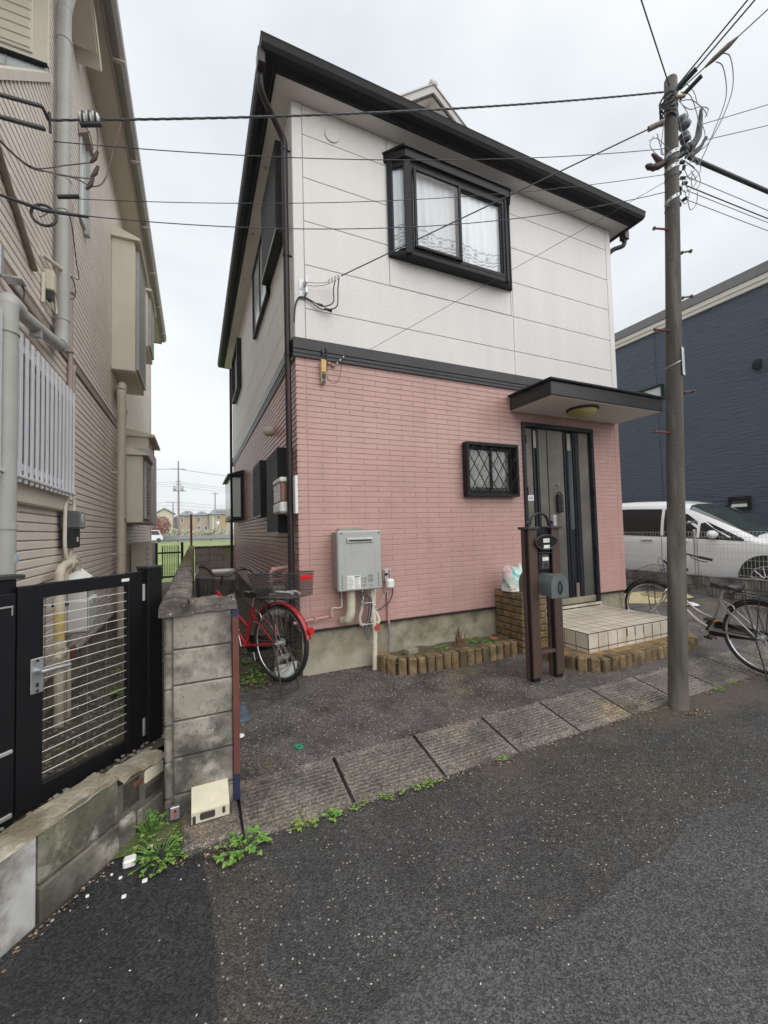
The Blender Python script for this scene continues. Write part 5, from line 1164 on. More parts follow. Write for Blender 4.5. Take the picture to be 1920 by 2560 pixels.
for z in (1.83,.72): m.tube([(-1.83,2.6,z),(-1.83,2.6,z+.02)],.061,14); m.box(-1.945,-1.87,2.58,2.60,z,z+.02)
m.build('downpipe',bpvc,B); m=MB(); m.box(-1.80,-1.772,2.56,2.60,1.16,1.21); m.build('pipe_tag',mat('tag_teal',(.12,.16,.17),.5),B)
m=MB(); m.tube([(-1.925,.46,4.0),(-1.925,.46,3.22),(-1.925,.46,2.2)],.020,8); m.tube([(-1.925,.56,2.5),(-1.925,.56,2.15)],.020,8); m.tube(spline([(-1.925,.56,2.48),(-1.925,.575,2.53),(-1.93,.63,2.54)],4),.022,8)
for z in (3.16,2.62): m.box(-1.95,-1.9,.43,.49,z,z+.02)
m.build('conduit',mat('conduit_pinkish',(.40,.32,.28),.6,.05),B)
m=MB(); m.tube([(-1.93,-1.05,3.2),(-1.93,-.42,2.85)],.02,6); m.build('cable_duct',mat('duct_brown',(.22,.17,.13),.6),B)
# white barred window
WB=MB(); frame_rect(WB,0,-1.93,.03,-2.0,.30,1.33,2.20,.04); WB.box(-1.93,-1.84,-2.0,.31,1.325,1.345,.003); WBo=WB.build('barred_window',whitebar,B)
m=MB(); m.box(-1.946,-1.931,-1.96,.26,1.37,2.16); m.build('window_back',mat('night_glass',(.07,.065,.075),.15,.2),WBo)
sl_=MB(); sl_.box(-.006,.006,-.020,.020,0,.90,.002); slm=sl_.mesh('bar',Vector((0,0,0))); slm.materials.append(whitebar)
for k in range(20): piece('bar',slm,(-1.855,.275-k*.098,1.30),WBo)
m=MB(); m.box(-1.868,-1.862,-1.7,.29,1.38,1.42); m.box(-1.868,-1.862,-1.7,.29,2.1,2.13); m.box(-1.94,-1.86,.285,.297,1.34,2.19); m.build('cross_rail',whitebar,WBo)
m=MB(); m.box(-1.945,-1.90,-2.4,.30,1.19,1.325,.01); m.build('window_sill',beis,B)
# top left shutter box and strip window
m=MB(); m.box(-7,-1.952,-.085,-.055,4.705,6.0,.006); SBx=m.build('shutter_case',beis,B)
m=MB(); m.box(-7,-2.05,-.100,-.084,4.76,6.0,.006); m.build('case_panel',beis,SBx)
for k in range(14):
    mb=MB(); mb.box(-7,-2.062,-.108,-.099,4.785+k*.078,4.785+k*.078+.062,.006); mb.build('slat',beis,SBx)
m=MB(); m.box(-7,-1.955,-.11,-.055,4.685,4.705); m.build('shutter_shade',black,SBx)
m=MB(); m.box(-7,-1.965,-.075,-.058,4.50,4.685); FWn=m.build('front_window',frost,B)
m=MB(); m.box(-2.222,-2.212,-.082,-.07,4.50,4.685); m.box(-1.975,-1.955,-.09,-.058,4.50,4.70); m.build('mullion',gpvc,FWn)
m=MB(); c0,c1=Vector((XL-.04,-.055,4.615)),Vector((XL-.04,-2.6,1.995)); nn=Vector((0,-.717,.697))
m.add([c0,c1,c1+nn*.05,c0+nn*.05]+[q+Vector((.06,0,0)) for q in (c0,c1,c1+nn*.05,c0+nn*.05)],[(0,1,2,3),(7,6,5,4),(0,4,5,1),(3,2,6,7),(0,3,7,4),(1,5,6,2)]); m.build('verge_strip',MATS['verge_cream'],B)
m=MB(); c0=Vector((-7,-.055,4.56)); c1=Vector((-7,-2.7,1.84)); m.add([c0+nn*.02,c1+nn*.02,c1+nn*.05,c0+nn*.05]+[q+Vector((4.98,0,0)) for q in (c0+nn*.02,c1+nn*.02,c1+nn*.05,c0+nn*.05)],[(0,1,2,3),(7,6,5,4),(0,4,5,1),(3,2,6,7),(0,3,7,4),(1,5,6,2)]); m.build('lower_roof',roofg,B)
m=MB(); m.box(-1.945,-1.925,.84,1.02,4.15,5.0); m.build('slit_window',frost,B); m=MB(); m.box(-1.945,-1.90,1.02,1.09,4.1,5.05); m.build('slit_frame',gpvc,B); m=MB(); m.prism([(-1.945,5.18),(-1.87,5.02),(-1.945,4.98)],.80,1.1,1); m.build('slit_hood',beid,B)
# bays with louvred shutters
def bay(name,y0,y1,x1,z0,z1,hood=True,louvre=True,lm=None):
    mb=MB(); mb.box(XL,x1,y0,y1,z0,z1,.008); o_=mb.build(name,beis,B)
    if hood:
        mb=MB(); mb.prism([(XL,z1+.16),(x1+.07,z1+.03),(x1+.07,z1),(XL,z1)],y0-.05,y1+.05,1); mb.build('bay_hood',beigut if False else beis,o_)
    if louvre:
        mb=MB(); frame_rect(mb,0,x1+.001,.035,y0+.12,y1-.1,z0+.06,z1-.06,.04); mb.build('shutter_frame',mat('shutter_grey',(.36,.36,.35),.5) if 'shutter_grey' not in MATS else MATS['shutter_grey'],o_)
        n=int((z1-z0-.2)/.05); mb=MB()
        for k in range(n): mb.box(x1+.004,x1+.030,y0+.16,y1-.14,z0+.11+k*.05,z0+.14+k*.05,.003)
        mb.build('louvre_slats',MATS['shutter_grey'],o_,kind='stuff')
    return o_
bay('upper_bay',2.57,3.7,-1.667,3.26,5.12)
bay('upper_bay',4.3,5.2,-1.667,4.35,5.35)
bay('lower_bay',3.03,3.85,-1.62,1.16,2.16)
m=MB(); m.box(XL,-1.58,3.86,4.9,1.16,2.42,.01); o_=m.build('shutter_box',mat('shutter_box_grey',(.42,.42,.40),.5,.05),B)
m=MB(); m.box(XL-.2,-1.62,3.9,4.95,2.42,2.66,.006); m.build('box_upstand',beis,B); m=MB(); m.prism([(XL,2.74),(-1.53,2.66),(-1.53,2.62),(XL,2.62)],3.85,5.1,1); m.build('bay_hood',beis,B)
m=MB(); m.box(-1.581,-1.575,4.35,4.358,1.16,2.42); m.build('box_seam',beid,o_)
# meters and pipes on the beige wall
E2=thing('electric_meter','dark electric meter under white conduit on beige siding','electric meter',(-1.88,.33,.85))
m=MB(); m.box(-1.93,-1.84,.22,.44,.88,1.05,.01); m.build('meter_base',blackp,E2); m=MB(); m.box(-1.93,-1.80,.21,.45,1.04,1.19,.015); m.build('meter_cover',mat('smoke_grey',(.11,.115,.12),.2,.1),E2)
m=MB(); m.lathe([(.05,0),(.045,.006)],(-1.80,.33,1.12),(1,0,0),16); m.build('dial',gpvc,E2); m=MB(); m.box(-1.839,-1.835,.32,.36,.93,.97); m.build('label',labelw,E2)
m=MB(); m.tube(spline([(-1.90,.46,1.36),(-1.90,.40,1.30),(-1.89,.24,1.27),(-1.885,.17,1.2),(-1.885,.16,1.0),(-1.885,.17,.88),(-1.885,.24,.78),(-1.885,.31,.80),(-1.885,.34,.90)],6),.014,8); m.tube(spline([(-1.90,.50,1.40),(-1.90,.50,1.25),(-1.90,.48,1.2)],4),.014,8); m.tube(spline([(-1.89,.38,.9),(-1.89,.40,.82),(-1.89,.45,.78)],4),.014,8); m.build('meter_conduit',beis,E2)
G2=thing('gas_meter','pale gas meter with thick cream pipes behind the black gate','gas meter',(-1.82,.2,-.42))
m=MB(); m.tube(spline([(-1.83,-.20,-.45),(-1.83,-.20,.3),(-1.83,-.20,.62),(-1.83,-.18,.72),(-1.83,-.06,.755),(-1.83,.10,.76),(-1.83,.22,.75),(-1.83,.27,.68),(-1.83,.27,.55)],6),.033,12); m.tube(spline([(-1.85,.14,.76),(-1.86,.3,.79),(-1.86,.42,.76),(-1.86,.45,.66),(-1.86,.45,.55)],5),.030,12); m.tube([(-1.83,-.06,.74),(-1.83,-.06,.55)],.022,10); m.tube([(-1.83,.02,.755),(-1.83,.045,.755)],.042,12); m.tube([(-1.82,-.04,.10),(-1.82,-.03,-.42)],.027,10)
for z in (.16,.02): m.tube([(-1.83,-.20,z),(-1.83,-.20,z+.045)],.042,12)
m.tube([(-1.83,-.28,.085),(-1.83,-.08,.115)],.03,10); m.build('gas_pipes',cream,G2)
m=MB(); m.tube([(-1.83,-.2,.22),(-1.83,-.2,.42)],.034,12); m.build('yellow_sleeve',mat('old_yellow_sleeve',(.55,.42,.16),.6,.15,12),G2)
m=MB(); m.box(-1.80,-1.77,-.06,.0,.03,.13,.008); m.build('red_cock',rust,G2)
m=MB(); m.box(-1.92,-1.72,.14,.50,.18,.46,.02); m.box(-1.90,-1.74,.17,.47,.45,.55,.015); m.build('meter_body',mat('pale_meter',(.56,.56,.52),.5,.06,12),G2)
m=MB(); m.box(-1.72,-1.712,.26,.36,.40,.445); m.box(-1.72,-1.712,.27,.33,.20,.26); m.build('meter_dial',gpvc,G2)
m=MB(); m.quad((-1.80,.0,.60),(-1.72,.30,.63),(-1.80,.32,.70),(-1.86,.02,.66)); m.build('paper_notice',labelw,G2)
m=MB(); m.tube([(-1.90,-.10,.46),(-1.80,-.10,.46)],.014,8); m.build('vent_stub',blackp,G2)
m=MB(); m.tube([(-1.94,.33,-.03),(-1.80,.30,-.03)],.022,10); m.build('floor_stub',mat('stub_dark',(.10,.10,.11),.6),G2)
OU=thing('heater_cabinet','tall beige grey outdoor heater cabinet far along the beige wall','cabinet',(-1.75,4.6,-.42))
m=MB(); m.box(-1.93,-1.60,4.3,4.85,-.40,.85,.012); m.build('cabinet_body',beis,OU); m=MB()
for k in range(5): m.box(-1.70,-1.67,4.294,4.30,.35+k*.09,.39+k*.09)
m.build('vent_holes',beid,OU)
# telecom box and lamp bracket
T2=thing('telecom_box','cream telecom drop box on conduit arm on beige siding','junction box',(-1.91,-.17,2.8))
m=MB(); m.box(-1.94,-1.88,-.20,-.12,2.84,3.0,.008); m.build('cover',mat('ivory_box',(.60,.55,.42),.5,.06),T2); m=MB(); m.box(-1.93,-1.89,-.19,-.13,2.77,2.845,.004); m.build('connectors',ironm,T2)
m=MB(); m.tube([(-1.93,-.27,3.06),(-1.88,.03,3.13),(-1.86,.13,3.155)],.016,8); m.box(-1.945,-1.925,-.235,-.21,2.72,2.95,.003); m.build('conduit_arm',beis,T2)
m=MB(); m.tube(spline([(-1.90,-.16,2.78),(-1.90,-.12,2.72),(-1.90,-.04,2.74),(-1.91,-.05,2.85),(-1.92,-.12,2.9)],5),.008,6); m.build('flex_wire',cream,T2)
m=MB(); m.tube(spline([(-1.86,.1,3.15),(-1.84,.2,3.13),(-1.85,.26,3.04),(-1.88,.2,3.0),(-1.89,.08,3.12)],5),.004,5); m.tube(spline([(-1.85,.14,3.155),(-1.82,.25,3.2),(-1.83,.22,3.32),(-1.82,-.1,3.55),(-1.80,-.8,3.0)],6),.004,5); m.build('drop_cable',cable,T2)
L2=thing('lamp_bracket','grey steel lamp bracket with small bulb on beige siding','lamp',(-1.9,-.93,2.45))
m=MB(); m.box(-1.945,-1.93,-.97,-.92,2.50,2.68,.003); m.box(-1.93,-1.84,-.96,-.87,2.495,2.51,.003); m.build('bracket',galv,L2); m=MB(); m.lathe([(.01,0),(.016,-.02),(.012,-.045)],(-1.87,-.90,2.495),(0,0,1),10); m.build('bulb',clear,L2)
m=MB(); m.tube(spline([(-1.86,-.89,2.50),(-1.855,-.86,2.47),(-1.86,-.87,2.41),(-1.88,-.93,2.38)],4),.005,6); m.build('lamp_cord',cable,L2)
# ------------------------------------------------------------------ right side: fence, van, navy house
FW=thing('mesh_fence','grey welded mesh fence on ribbed block wall in front of white van','fence',(6.75,1.5,-.3))
FX=6.75
rib=mat('split_block',(.30,.28,.245),.9,.2,9,.6,60,stain_or_light=((.06,.055,.05),4,.5,.14,None),rand=.08)
m=MB(); m.box(FX+.01,FX+.11,-1.9,8,-.6,.03); m.build('mortar_core',mortar,FW)
rb=MB(); rb.box(FX+.004,FX+.05,-.194,.194,0,.15,.003)
for k in range(10): rb.box(FX-.012+R.uniform(0,.004),FX+.006,-.19+k*.038,-.19+k*.038+.024,.006,.144,.005)
rbm=rb.mesh('block',Vector((0,0,0))); rbm.materials.append(rib)
for i in range(3):
    for j in range(22):
        piece('block',rbm,(0,-1.7+j*.394+(.197 if i%2 else 0),-.43+i*.16),FW)
m=MB(); m.box(FX-.01,FX+.12,-1.9,8,.048,.062,.004); m.build('wall_top',rib,FW)
m=MB()
for k in range(int(6.4/.05)): 
    y=-1.85+k*.05; m.tube([(FX+.05,y,.09),(FX+.05,y,.70),(FX+.025,y,.74),(FX+.05,y,.785)],.0020,4,cap=False)
fencew=mat('fence_wire',(.50,.49,.45),.5,.1,20)
m.build('vertical_wires',fencew,FW,kind='stuff',recalc=False)
for z in (.10,.22,.34,.46,.58,.70,.785):
    mb=MB(); mb.tube([(FX+.053,-1.85,z),(FX+.053,4.5,z)],.0025,5); mb.build('mesh_wire',fencew,FW)
for y in (.18,2.18,-1.8): 
    mb=MB(); mb.tube([(FX+.075,y,.05),(FX+.075,y,.80)],.019,10); mb.lathe([(.021,0),(.021,.02),(.012,.026)],(FX+.075,y,.80),n=10); mb.build('fence_post',steel,FW)
m=MB(); m.box(7.0,12,-3,12,-.40,-.34); m.box(7.0,12,-1.5,12,-.5,-.395); 
m=MB(); m.quad((6.85,-1.75,-.36),(12,-1.75,-.36),(12,12,-.36),(6.85,12,-.36)); struct('parking_ground',m,passm)
# white van: lofted body
VN=thing('minivan','white minivan parked nose to the road behind the mesh fence','minivan',(8.5,1.2,-.36))
VX,VW,VZ=7.68,1.70,-.36
st=[ # y, half-width scale, sill z, belt z, roof z(side), roof z(centre), inset of roof
 (-1.18,.74,.30,.62,.64,.66,.30),(-1.12,.86,.24,.72,.76,.78,.25),(-.95,.95,.20,.82,.86,.90,.20),(-.60,.99,.19,.90,.94,1.0,.17),(-.30,1.0,.19,.945,1.00,1.07,.16),
 (.00,1.0,.19,.965,1.18,1.24,.19),(.35,1.0,.19,.985,1.38,1.45,.20),(.75,1.0,.19,1.01,1.60,1.66,.20),(1.2,1.0,.19,1.03,1.69,1.76,.18),(2.0,1.0,.19,1.06,1.73,1.80,.17),(3.0,.995,.19,1.08,1.73,1.80,.17),(3.5,.98,.22,1.08,1.71,1.77,.19),(3.62,.93,.30,1.05,1.55,1.6,.22)]
hw=VW/2; vcx=VX+hw
def sect(y,k,zs_,zb,zr_,zc,ins):
    w_=hw*k; pts=[(w_*.93,zs_),(w_*.985,zs_+.14),(w_,zs_+.35*(zb-zs_)),(w_,zb-.17),(w_*.985,zb-.03),(w_*.97,zb)]
    pts+=[(w_-ins*.45,zb+(zr_-zb)*.5),(w_-ins*.88,zb+(zr_-zb)*.9),(w_-ins*1.25,zr_+.35*(zc-zr_)),(w_*.45,zc-.01),(0,zc)]
    full=[(-x,z) for x,z in pts]+[(x,z) for x,z in pts[-2::-1]]
    return [(vcx+x,y,VZ+z) for x,z in full]
secs=[sect(*s_) for s_ in st]; n=len(secs[0]); m=MB()
m.add([v for s_ in secs for v in s_],[(i*n+j,i*n+j+1,(i+1)*n+j+1,(i+1)*n+j) for i in range(len(secs)-1) for j in range(n-1)]+[list(range(n)),[ (len(secs)-1)*n+j for j in range(n)][::-1]],0,True)
m.add([v for s_ in secs for v in (s_[0],s_[-1])],[(i*2,i*2+1,i*2+3,i*2+2) for i in range(len(secs)-1)])
VB=m.build('body',carw,VN)
def side_pt(y,f,o=.006):
    """point on the glasshouse side: f=0 belt, 1 roof edge"""
    for a,b in zip(st,st[1:]):
        if a[0]<=y<=b[0]: t=(y-a[0])/(b[0]-a[0]); q=[a[i]+(b[i]-a[i])*t for i in range(7)]; break
    _,k,zs_,zb,zr_,zc,ins=q; w_=hw*k
    seq=[(w_*.97,zb),(w_-ins*.45,zb+(zr_-zb)*.5),(w_-ins*.88,zb+(zr_-zb)*.9)]
    g=f*2; i=min(1,int(g)); g-=i; x=seq[i][0]+(seq[i+1][0]-seq[i][0])*g; z=seq[i][1]+(seq[i+1][1]-seq[i][1])*g
    return (vcx-x-o,y,VZ+z)
def sglass(name,ys_,f0,f1,mt=carg,o=.006):
    mb=MB(); fs_=[0,.5,1]; vs=[]
    for i,y in enumerate(ys_):
        a=f0[i] if isinstance(f0,list) else f0; b=f1[i] if isinstance(f1,list) else f1
        for t in fs_: vs.append(side_pt(y,a+(b-a)*t,o))
    mb.add(vs,[(i*3+j,(i+1)*3+j,(i+1)*3+j+1,i*3+j+1) for i in range(len(ys_)-1) for j in range(2)],0,True); return mb.build(name,mt,VN)
sglass('rear_window',[2.45,2.8,3.1,3.4],.03,.93); sglass('door_window',[1.28,1.6,2.0,2.38],.03,.93); sglass('door_window',[.62,.8,1.0,1.22],.03,[.62,.82,.9,.93]); sglass('quarter_window',[-.12,.1,.35,.57],.03,[.22,.52,.70,.80])
sglass('window_trim',[-.25,.2,1.0,2.0,3.45],-.0+.0,.035,black,.009)
def top_strip(name,i0,t0,i1,t1,w0,w1,mt):
    """windscreen between two stations across the top centre"""
    def row(i,t,wf):
        a,b=secs[i],secs[i+1]; out_=[]
        for j in range(n): out_.append(Vector(a[j]).lerp(Vector(b[j]),t))
        mid=n//2; return [out_[j]+Vector((0,-.006,.008)) for j in range(mid-wf,mid+wf+1)]
    rows=[row(i0,t0,w0)]+[row(i,0,w0) for i in range(i0+1,i1+1)]+[row(i1,t1,w1)]
    k=len(rows[0]); mb=MB(); mb.add([v for r_ in rows for v in r_],[(i*k+j,i*k+j+1,(i+1)*k+j+1,(i+1)*k+j) for i in range(len(rows)-1) for j in range(k-1)],0,True); return mb.build(name,mt,VN)
top_strip('windscreen',4,.15,7,.1,3,3,mat('windscreen_green',(.035,.05,.047),.06,.25,2,spec=.7))
m=MB(); m.box(VX-.20,VX-.01,.22,.36,VZ+1.01,VZ+1.15,.05); m.build('mirror',carw,VN)
m=MB(); m.box(VX-.03,VX+.03,.28,.36,VZ+1.0,VZ+1.05,.01); m.build('mirror_stalk',black,VN)
m=MB(); m.box(VX-.022,VX+.01,1.42,1.66,VZ+.955,VZ+.975,.006); m.box(VX-.022,VX+.01,.75,.97,VZ+.925,VZ+.945,.006); m.build('door_handle',chrome,VN)
for y in (-.42,2.55):
    mb=MB(); mb.lathe([(.40,0),(.40,.012)],(VX-.004,y,VZ+.33),(1,0,0),36); mb.build('wheel_arch',blackp,VN)
    mb=MB(); mb.lathe([(.20,-.02),(.31,-.025),(.325,-.005),(.325,.15)],(VX,y,VZ+.32),(1,0,0),32); W_=mb.build('tyre',tyrem,VN)
    mb=MB(); mb.lathe([(.03,-.03),(.06,-.03)],(VX,y,VZ+.32),(1,0,0),16)
    for k in range(10):
        a=2*math.pi*k/10; mb.tube([(VX-.028,y+.04*math.cos(a),VZ+.32+.04*math.sin(a)),(VX-.022,y+.215*math.cos(a+.12),VZ+.32+.215*math.sin(a+.12))],[.016,.012],6)
    mb.tube([(VX-.02,y+.22*math.cos(a),VZ+.32+.22*math.sin(a)) for a in [2*math.pi*k/32 for k in range(32)]],.014,6,closed=True); mb.build('rim',chrome,W_)
m=MB()
for y in (.60,1.25,2.42): m.tube([(VX-.003,y,VZ+.25),(VX-.004,y,VZ+.8),(VX+.008,y,VZ+1.0)],.004,4)
m.build('door_seam',joint,VN)
m=MB(); m.box(VX+.1,VX+.34,-1.16,-.85,VZ+.62,VZ+.74,.04); m.box(VX+VW-.34,VX+VW-.1,-1.16,-.85,VZ+.62,VZ+.74,.04); m.build('headlight',chrome,VN)
# navy house
NH=thing('house','navy blue ribbed house with cream cornice at the right edge','house',(13,3,-.4))
NX=9.75
m=MB(); m.box(NX,20,-6,12,-.36,5.88); m.build('wall',blue,NH)
m=MB()
for y in (-3.6,-.6,2.4,5.4): m.box(NX-.006,NX+.01,y,y+.012,-.3,5.85)
m.build('panel_joint',mat('navy_joint',(.03,.04,.06),.6),NH)
m=MB(); m.box(NX-.07,20,-6.1,12.1,5.88,5.99,.006); m.box(NX-.05,20,-6.1,12.1,5.79,5.88,.004); m.build('cornice',bluew,NH)
m=MB(); m.box(NX-.09,20,-6.2,12.2,5.99,6.22,.01); m.build('parapet_cap',mat('cap_grey',(.17,.165,.165),.5,.06),NH)
m=MB(); m.prism([(NX,4.30),(NX-.11,4.20),(NX-.11,4.10),(NX,4.10)],.30,.42,1); m.build('vent_hood',black,NH)
def nwin(y0,y1,z0,z1):
    mb=MB(); frame_rect(mb,0,NX-.05,.06,y0,y1,z0,z1,.05); o_=mb.build('window',black,NH)
    pane(o_,[(NX-.02,y0+.05,z0+.05),(NX-.02,y1-.05,z0+.05),(NX-.02,y1-.05,z1-.05),(NX-.02,y0+.05,z1-.05)],carg)
    return o_
o_=nwin(.62,1.02,1.18,1.47); m=MB(); m.box(NX-.04,NX-.022,.68,.96,1.25,1.31); m.build('sill_light',labelw,o_)
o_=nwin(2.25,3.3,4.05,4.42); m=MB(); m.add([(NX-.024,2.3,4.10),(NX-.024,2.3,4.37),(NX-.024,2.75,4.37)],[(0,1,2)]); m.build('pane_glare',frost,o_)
# ------------------------------------------------------------------ bicycles
def bicycle(label,contact,heading,pitch,steer,P):
    t=thing('bicycle',label,'bicycle',contact)
    Mx=Matrix.Translation(contact)@Matrix.Rotation(math.atan2(heading[1],heading[0]),4,'Z')@Matrix.Rotation(-pitch,4,'Y')@Matrix.Rotation(P.get('lean',0),4,'X')
    Rr=.345; WB_=1.12
    hx=(.86,0,.86)                                                          # top of head tube
    SM=Mx@Matrix.Translation((.90,0,.62))@Matrix.Rotation(-.33,4,'Y')@Matrix.Rotation(steer,4,'Z')@Matrix.Rotation(.33,4,'Y')@Matrix.Translation((-.90,0,-.62))
    def wheel(cx_,MM,nm):
        c=(cx_,0,Rr); mb=MB(MM); mb.tube([(cx_+(Rr-.018)*math.cos(a),0,Rr+(Rr-.018)*math.sin(a)) for a in [2*math.pi*k/56 for k in range(56)]],.019,8,closed=True); W_=mb.build('tyre',tyrem,t)
        mb=MB(MM); vs=[];fs=[]; pr=[(Rr-.030,-.013),(Rr-.045,-.012),(Rr-.048,0),(Rr-.045,.012),(Rr-.030,.013)]
        for k in range(56):
            a=2*math.pi*k/56
            for r_,y in pr: vs.append((cx_+r_*math.cos(a),y,Rr+r_*math.sin(a)))
        fs=[(k*5+j,k*5+(j+1)%5,((k+1)%56)*5+(j+1)%5,((k+1)%56)*5+j) for k in range(56) for j in range(5)]
        mb.add(vs,fs,0,True); mb.build('rim',chrome,W_)
        mb=MB(MM)
        for k in range(32):
            a=2*math.pi*k/32; b=a+(.75 if k%4<2 else -.75); s_=1 if k%2 else -1
            mb.tube([(cx_+.022*math.cos(b),.028*s_,Rr+.022*math.sin(b)),(cx_+(Rr-.045)*math.cos(a),.004*s_,Rr+(Rr-.045)*math.sin(a))],.0012,4,cap=False)
        mb.build('spokes',chrome,W_,kind='stuff',recalc=False)
        mb=MB(MM); mb.tube([(cx_,-.045,Rr),(cx_,.045,Rr)],.018,10); mb.tube([(cx_,-.075,Rr),(cx_,.075,Rr)],.008,8); mb.tube([(cx_,-.035,Rr),(cx_,-.03,Rr)],.032,12); mb.tube([(cx_,.03,Rr),(cx_,.035,Rr)],.032,12); mb.build('hub',steel,W_)
    wheel(0,Mx,'rear'); wheel(WB_,SM,'front')
    fr=P['paint']
    mb=MB(Mx)
    bb=(.47,0,.29); st_=(.36,0,.66)
    if P.get('curved'):
        mb.tube(spline([(.905,0,.70),(.86,0,.60),(.76,0,.46),(.62,0,.35),bb],6),.017,12); mb.tube(spline([(.885,0,.78),(.83,0,.66),(.74,0,.54),(.60,0,.45),(.435,0,.41)],6),.013,12)
    else:
        mb.tube([(.905,0,.70),bb],.019,12); mb.tube([(.89,0,.78),(.42,0,.45)],.015,12)
    mb.tube([(.90,0,.80),(.93,0,.68)],.021,12); mb.tube([bb,st_],.0165,12)
    for s_ in (-1,1):
        mb.tube([(.47,.03*s_,.285),(.30,.05*s_,.31),(0,.062*s_,Rr)],.0095,8); mb.tube([(.37,.012*s_,.63),(.3,.045*s_,.57),(0,.062*s_,Rr)],.0075,8)
    mb.tube([(.47,-.04,.29),(.47,.04,.29)],.024,12)
    mb.build('frame',fr,t)
    mb=MB(Mx); mb.tube([(.365,0,.645),(.325,0,.775)],.0125,10); mb.build('seat_post',chrome,t)
    mb=MB(Mx); vs=[];nu=16
    for x,w_,zt in ((.19,.05,.80),(.20,.10,.815),(.25,.115,.82),(.31,.075,.80),(.38,.032,.795),(.45,.026,.80),(.47,.012,.795)):
        for k in range(nu): a=2*math.pi*k/nu; vs.append((x,w_*math.cos(a),zt-.012+(.018*math.sin(a) if math.sin(a)>0 else .045*math.sin(a))))
    mb.add(vs,[(i*nu+k,i*nu+(k+1)%nu,(i+1)*nu+(k+1)%nu,(i+1)*nu+k) for i in range(6) for k in range(nu)]+[list(range(nu)),list(range(6*nu,7*nu))],0,True); mb.build('saddle',mat('saddle_black',(.025,.025,.028),.35) if 'saddle_black' not in MATS else MATS['saddle_black'],t)
    mb=MB(Mx)
    for s_ in (-1,1): mb.tube(spline([(.30,.02*s_,.76),(.24,.05*s_,.745),(.22,.06*s_,.775)],4),.005,6); mb.tube([(.235,.05*s_+.012*math.cos(a),.735+.01*a/6) for a in [k*.6 for k in range(12)]],.004,5)
    mb.build('saddle_spring',chrome,t)
    def fender(cx_,MM,a0,a1,m_):
        mb=MB(MM); vs=[]; nn=22; pr=[(-.025,-.007),(-.019,.005),(0,.009),(.019,.005),(.025,-.007)]
        for k in range(nn+1):
            a=a0+(a1-a0)*k/nn
            for y,dr in pr: vs.append((cx_+(Rr+.016+dr)*math.cos(a),y,Rr+(Rr+.016+dr)*math.sin(a)))
        mb.add(vs,[(k*5+j,k*5+j+1,(k+1)*5+j+1,(k+1)*5+j) for k in range(nn) for j in range(4)],0,True); return mb.build('fender',m_,t)
    FR_=fender(0,Mx,math.radians(35),math.radians(P.get('fend',190)),P.get('fender_m',fr)); fender(WB_,SM,math.radians(20),math.radians(120) if P.get('front_fender',True) else math.radians(70),P.get('fender_m',fr))
    mb=MB(SM); mb.tube([(.93,0,.66),(.945,0,.63)],.02,10)
    for s_ in (-1,1): mb.tube(spline([(.945,.0,.63),(.955,.045*s_,.60),(1.02,.052*s_,.45),(1.12,.055*s_,Rr)],4),.011,8)
    mb.build('fork',fr if P.get('forkpaint') else chrome,t)
    HB=MB(SM); hm=P.get('bar',chrome); hz=P.get('hz',1.0)
    HB.tube([(.885,0,.86),(.855,0,hz-.035)],.011,10); HB.tube([(.855,0,hz-.035),(.90,0,hz-.03)],.013,8)
    for s_ in (-1,1): HB.tube(spline([(.90,0,hz-.035),(.90,.07*s_,hz-.03),(.885,.16*s_,hz+.035),(.84,.24*s_,hz+.045),(.70,.275*s_,hz+.01),(.62,.285*s_,hz-.005)],5),.0108,10)
    Ho=HB.build('handlebar',hm,t)
    for s_ in (-1,1):
        mb=MB(SM); mb.tube(spline([(.72,.272*s_,hz+.015),(.66,.28*s_,hz+.003),(.60,.287*s_,hz-.008)],4),.0165,10); mb.build('grip',P.get('gripm',blackp),Ho)
        mb=MB(SM); mb.tube(spline([(.80,.25*s_,hz+.03),(.78,.262*s_,hz-.005),(.70,.285*s_,hz-.035),(.65,.295*s_,hz-.04)],4),.0055,6); mb.build('brake_lever',P.get('levm',chrome),Ho)
        mb=MB(SM); mb.tube(spline([(.80,.25*s_,hz+.03),(.92,.2*s_,hz+.07),(1.0,.06*s_,hz-.03),(.96,.02*s_,.75)],6),.0028,5); mb.build('brake_cable',cable,Ho)
    mb=MB(SM); mb.lathe([(.022,0),(.02,.016),(.006,.024)],(.84,-.19,hz+.055),n=12); mb.build('bell',ironm,Ho)
    mb=MB(Mx); mb.tube([(.47,-.055,.29),(.47,.055,.29)],.012,10); ca=P.get('crank',-.5)
    cpx=(.47+.165*math.cos(ca),.29+.165*math.sin(ca)); cmx=(.47-.165*math.cos(ca),.29-.165*math.sin(ca))
    mb.tube([(.47,-.06,.29),(cpx[0],-.075,cpx[1])],[.011,.009],8); mb.tube([(.47,.06,.29),(cmx[0],.075,cmx[1])],[.011,.009],8); CRo=mb.build('crank',chrome if not P.get('darkcrank') else ironm,t)
    for (qx,qz),s_ in ((cpx,-1),(cmx,1)):
        mb=MB(Mx); mb.box(qx-.045,qx+.045,.085*s_-(.0 if s_>0 else .085)+0, .085*s_+(.085 if s_>0 else 0),qz-.012,qz+.012,.004); pd=mb.build('pedal',blackp,CRo)
        mb=MB(Mx); mb.box(qx-.047,qx-.044,.10*s_-.02,.10*s_+.02+.02*s_,qz-.008,qz+.008); mb.box(qx+.044,qx+.047,.10*s_-.02,.10*s_+.02+.02*s_,qz-.008,qz+.008); mb.build('pedal_reflector',orange,pd)
    mb=MB(Mx); c0=-.048
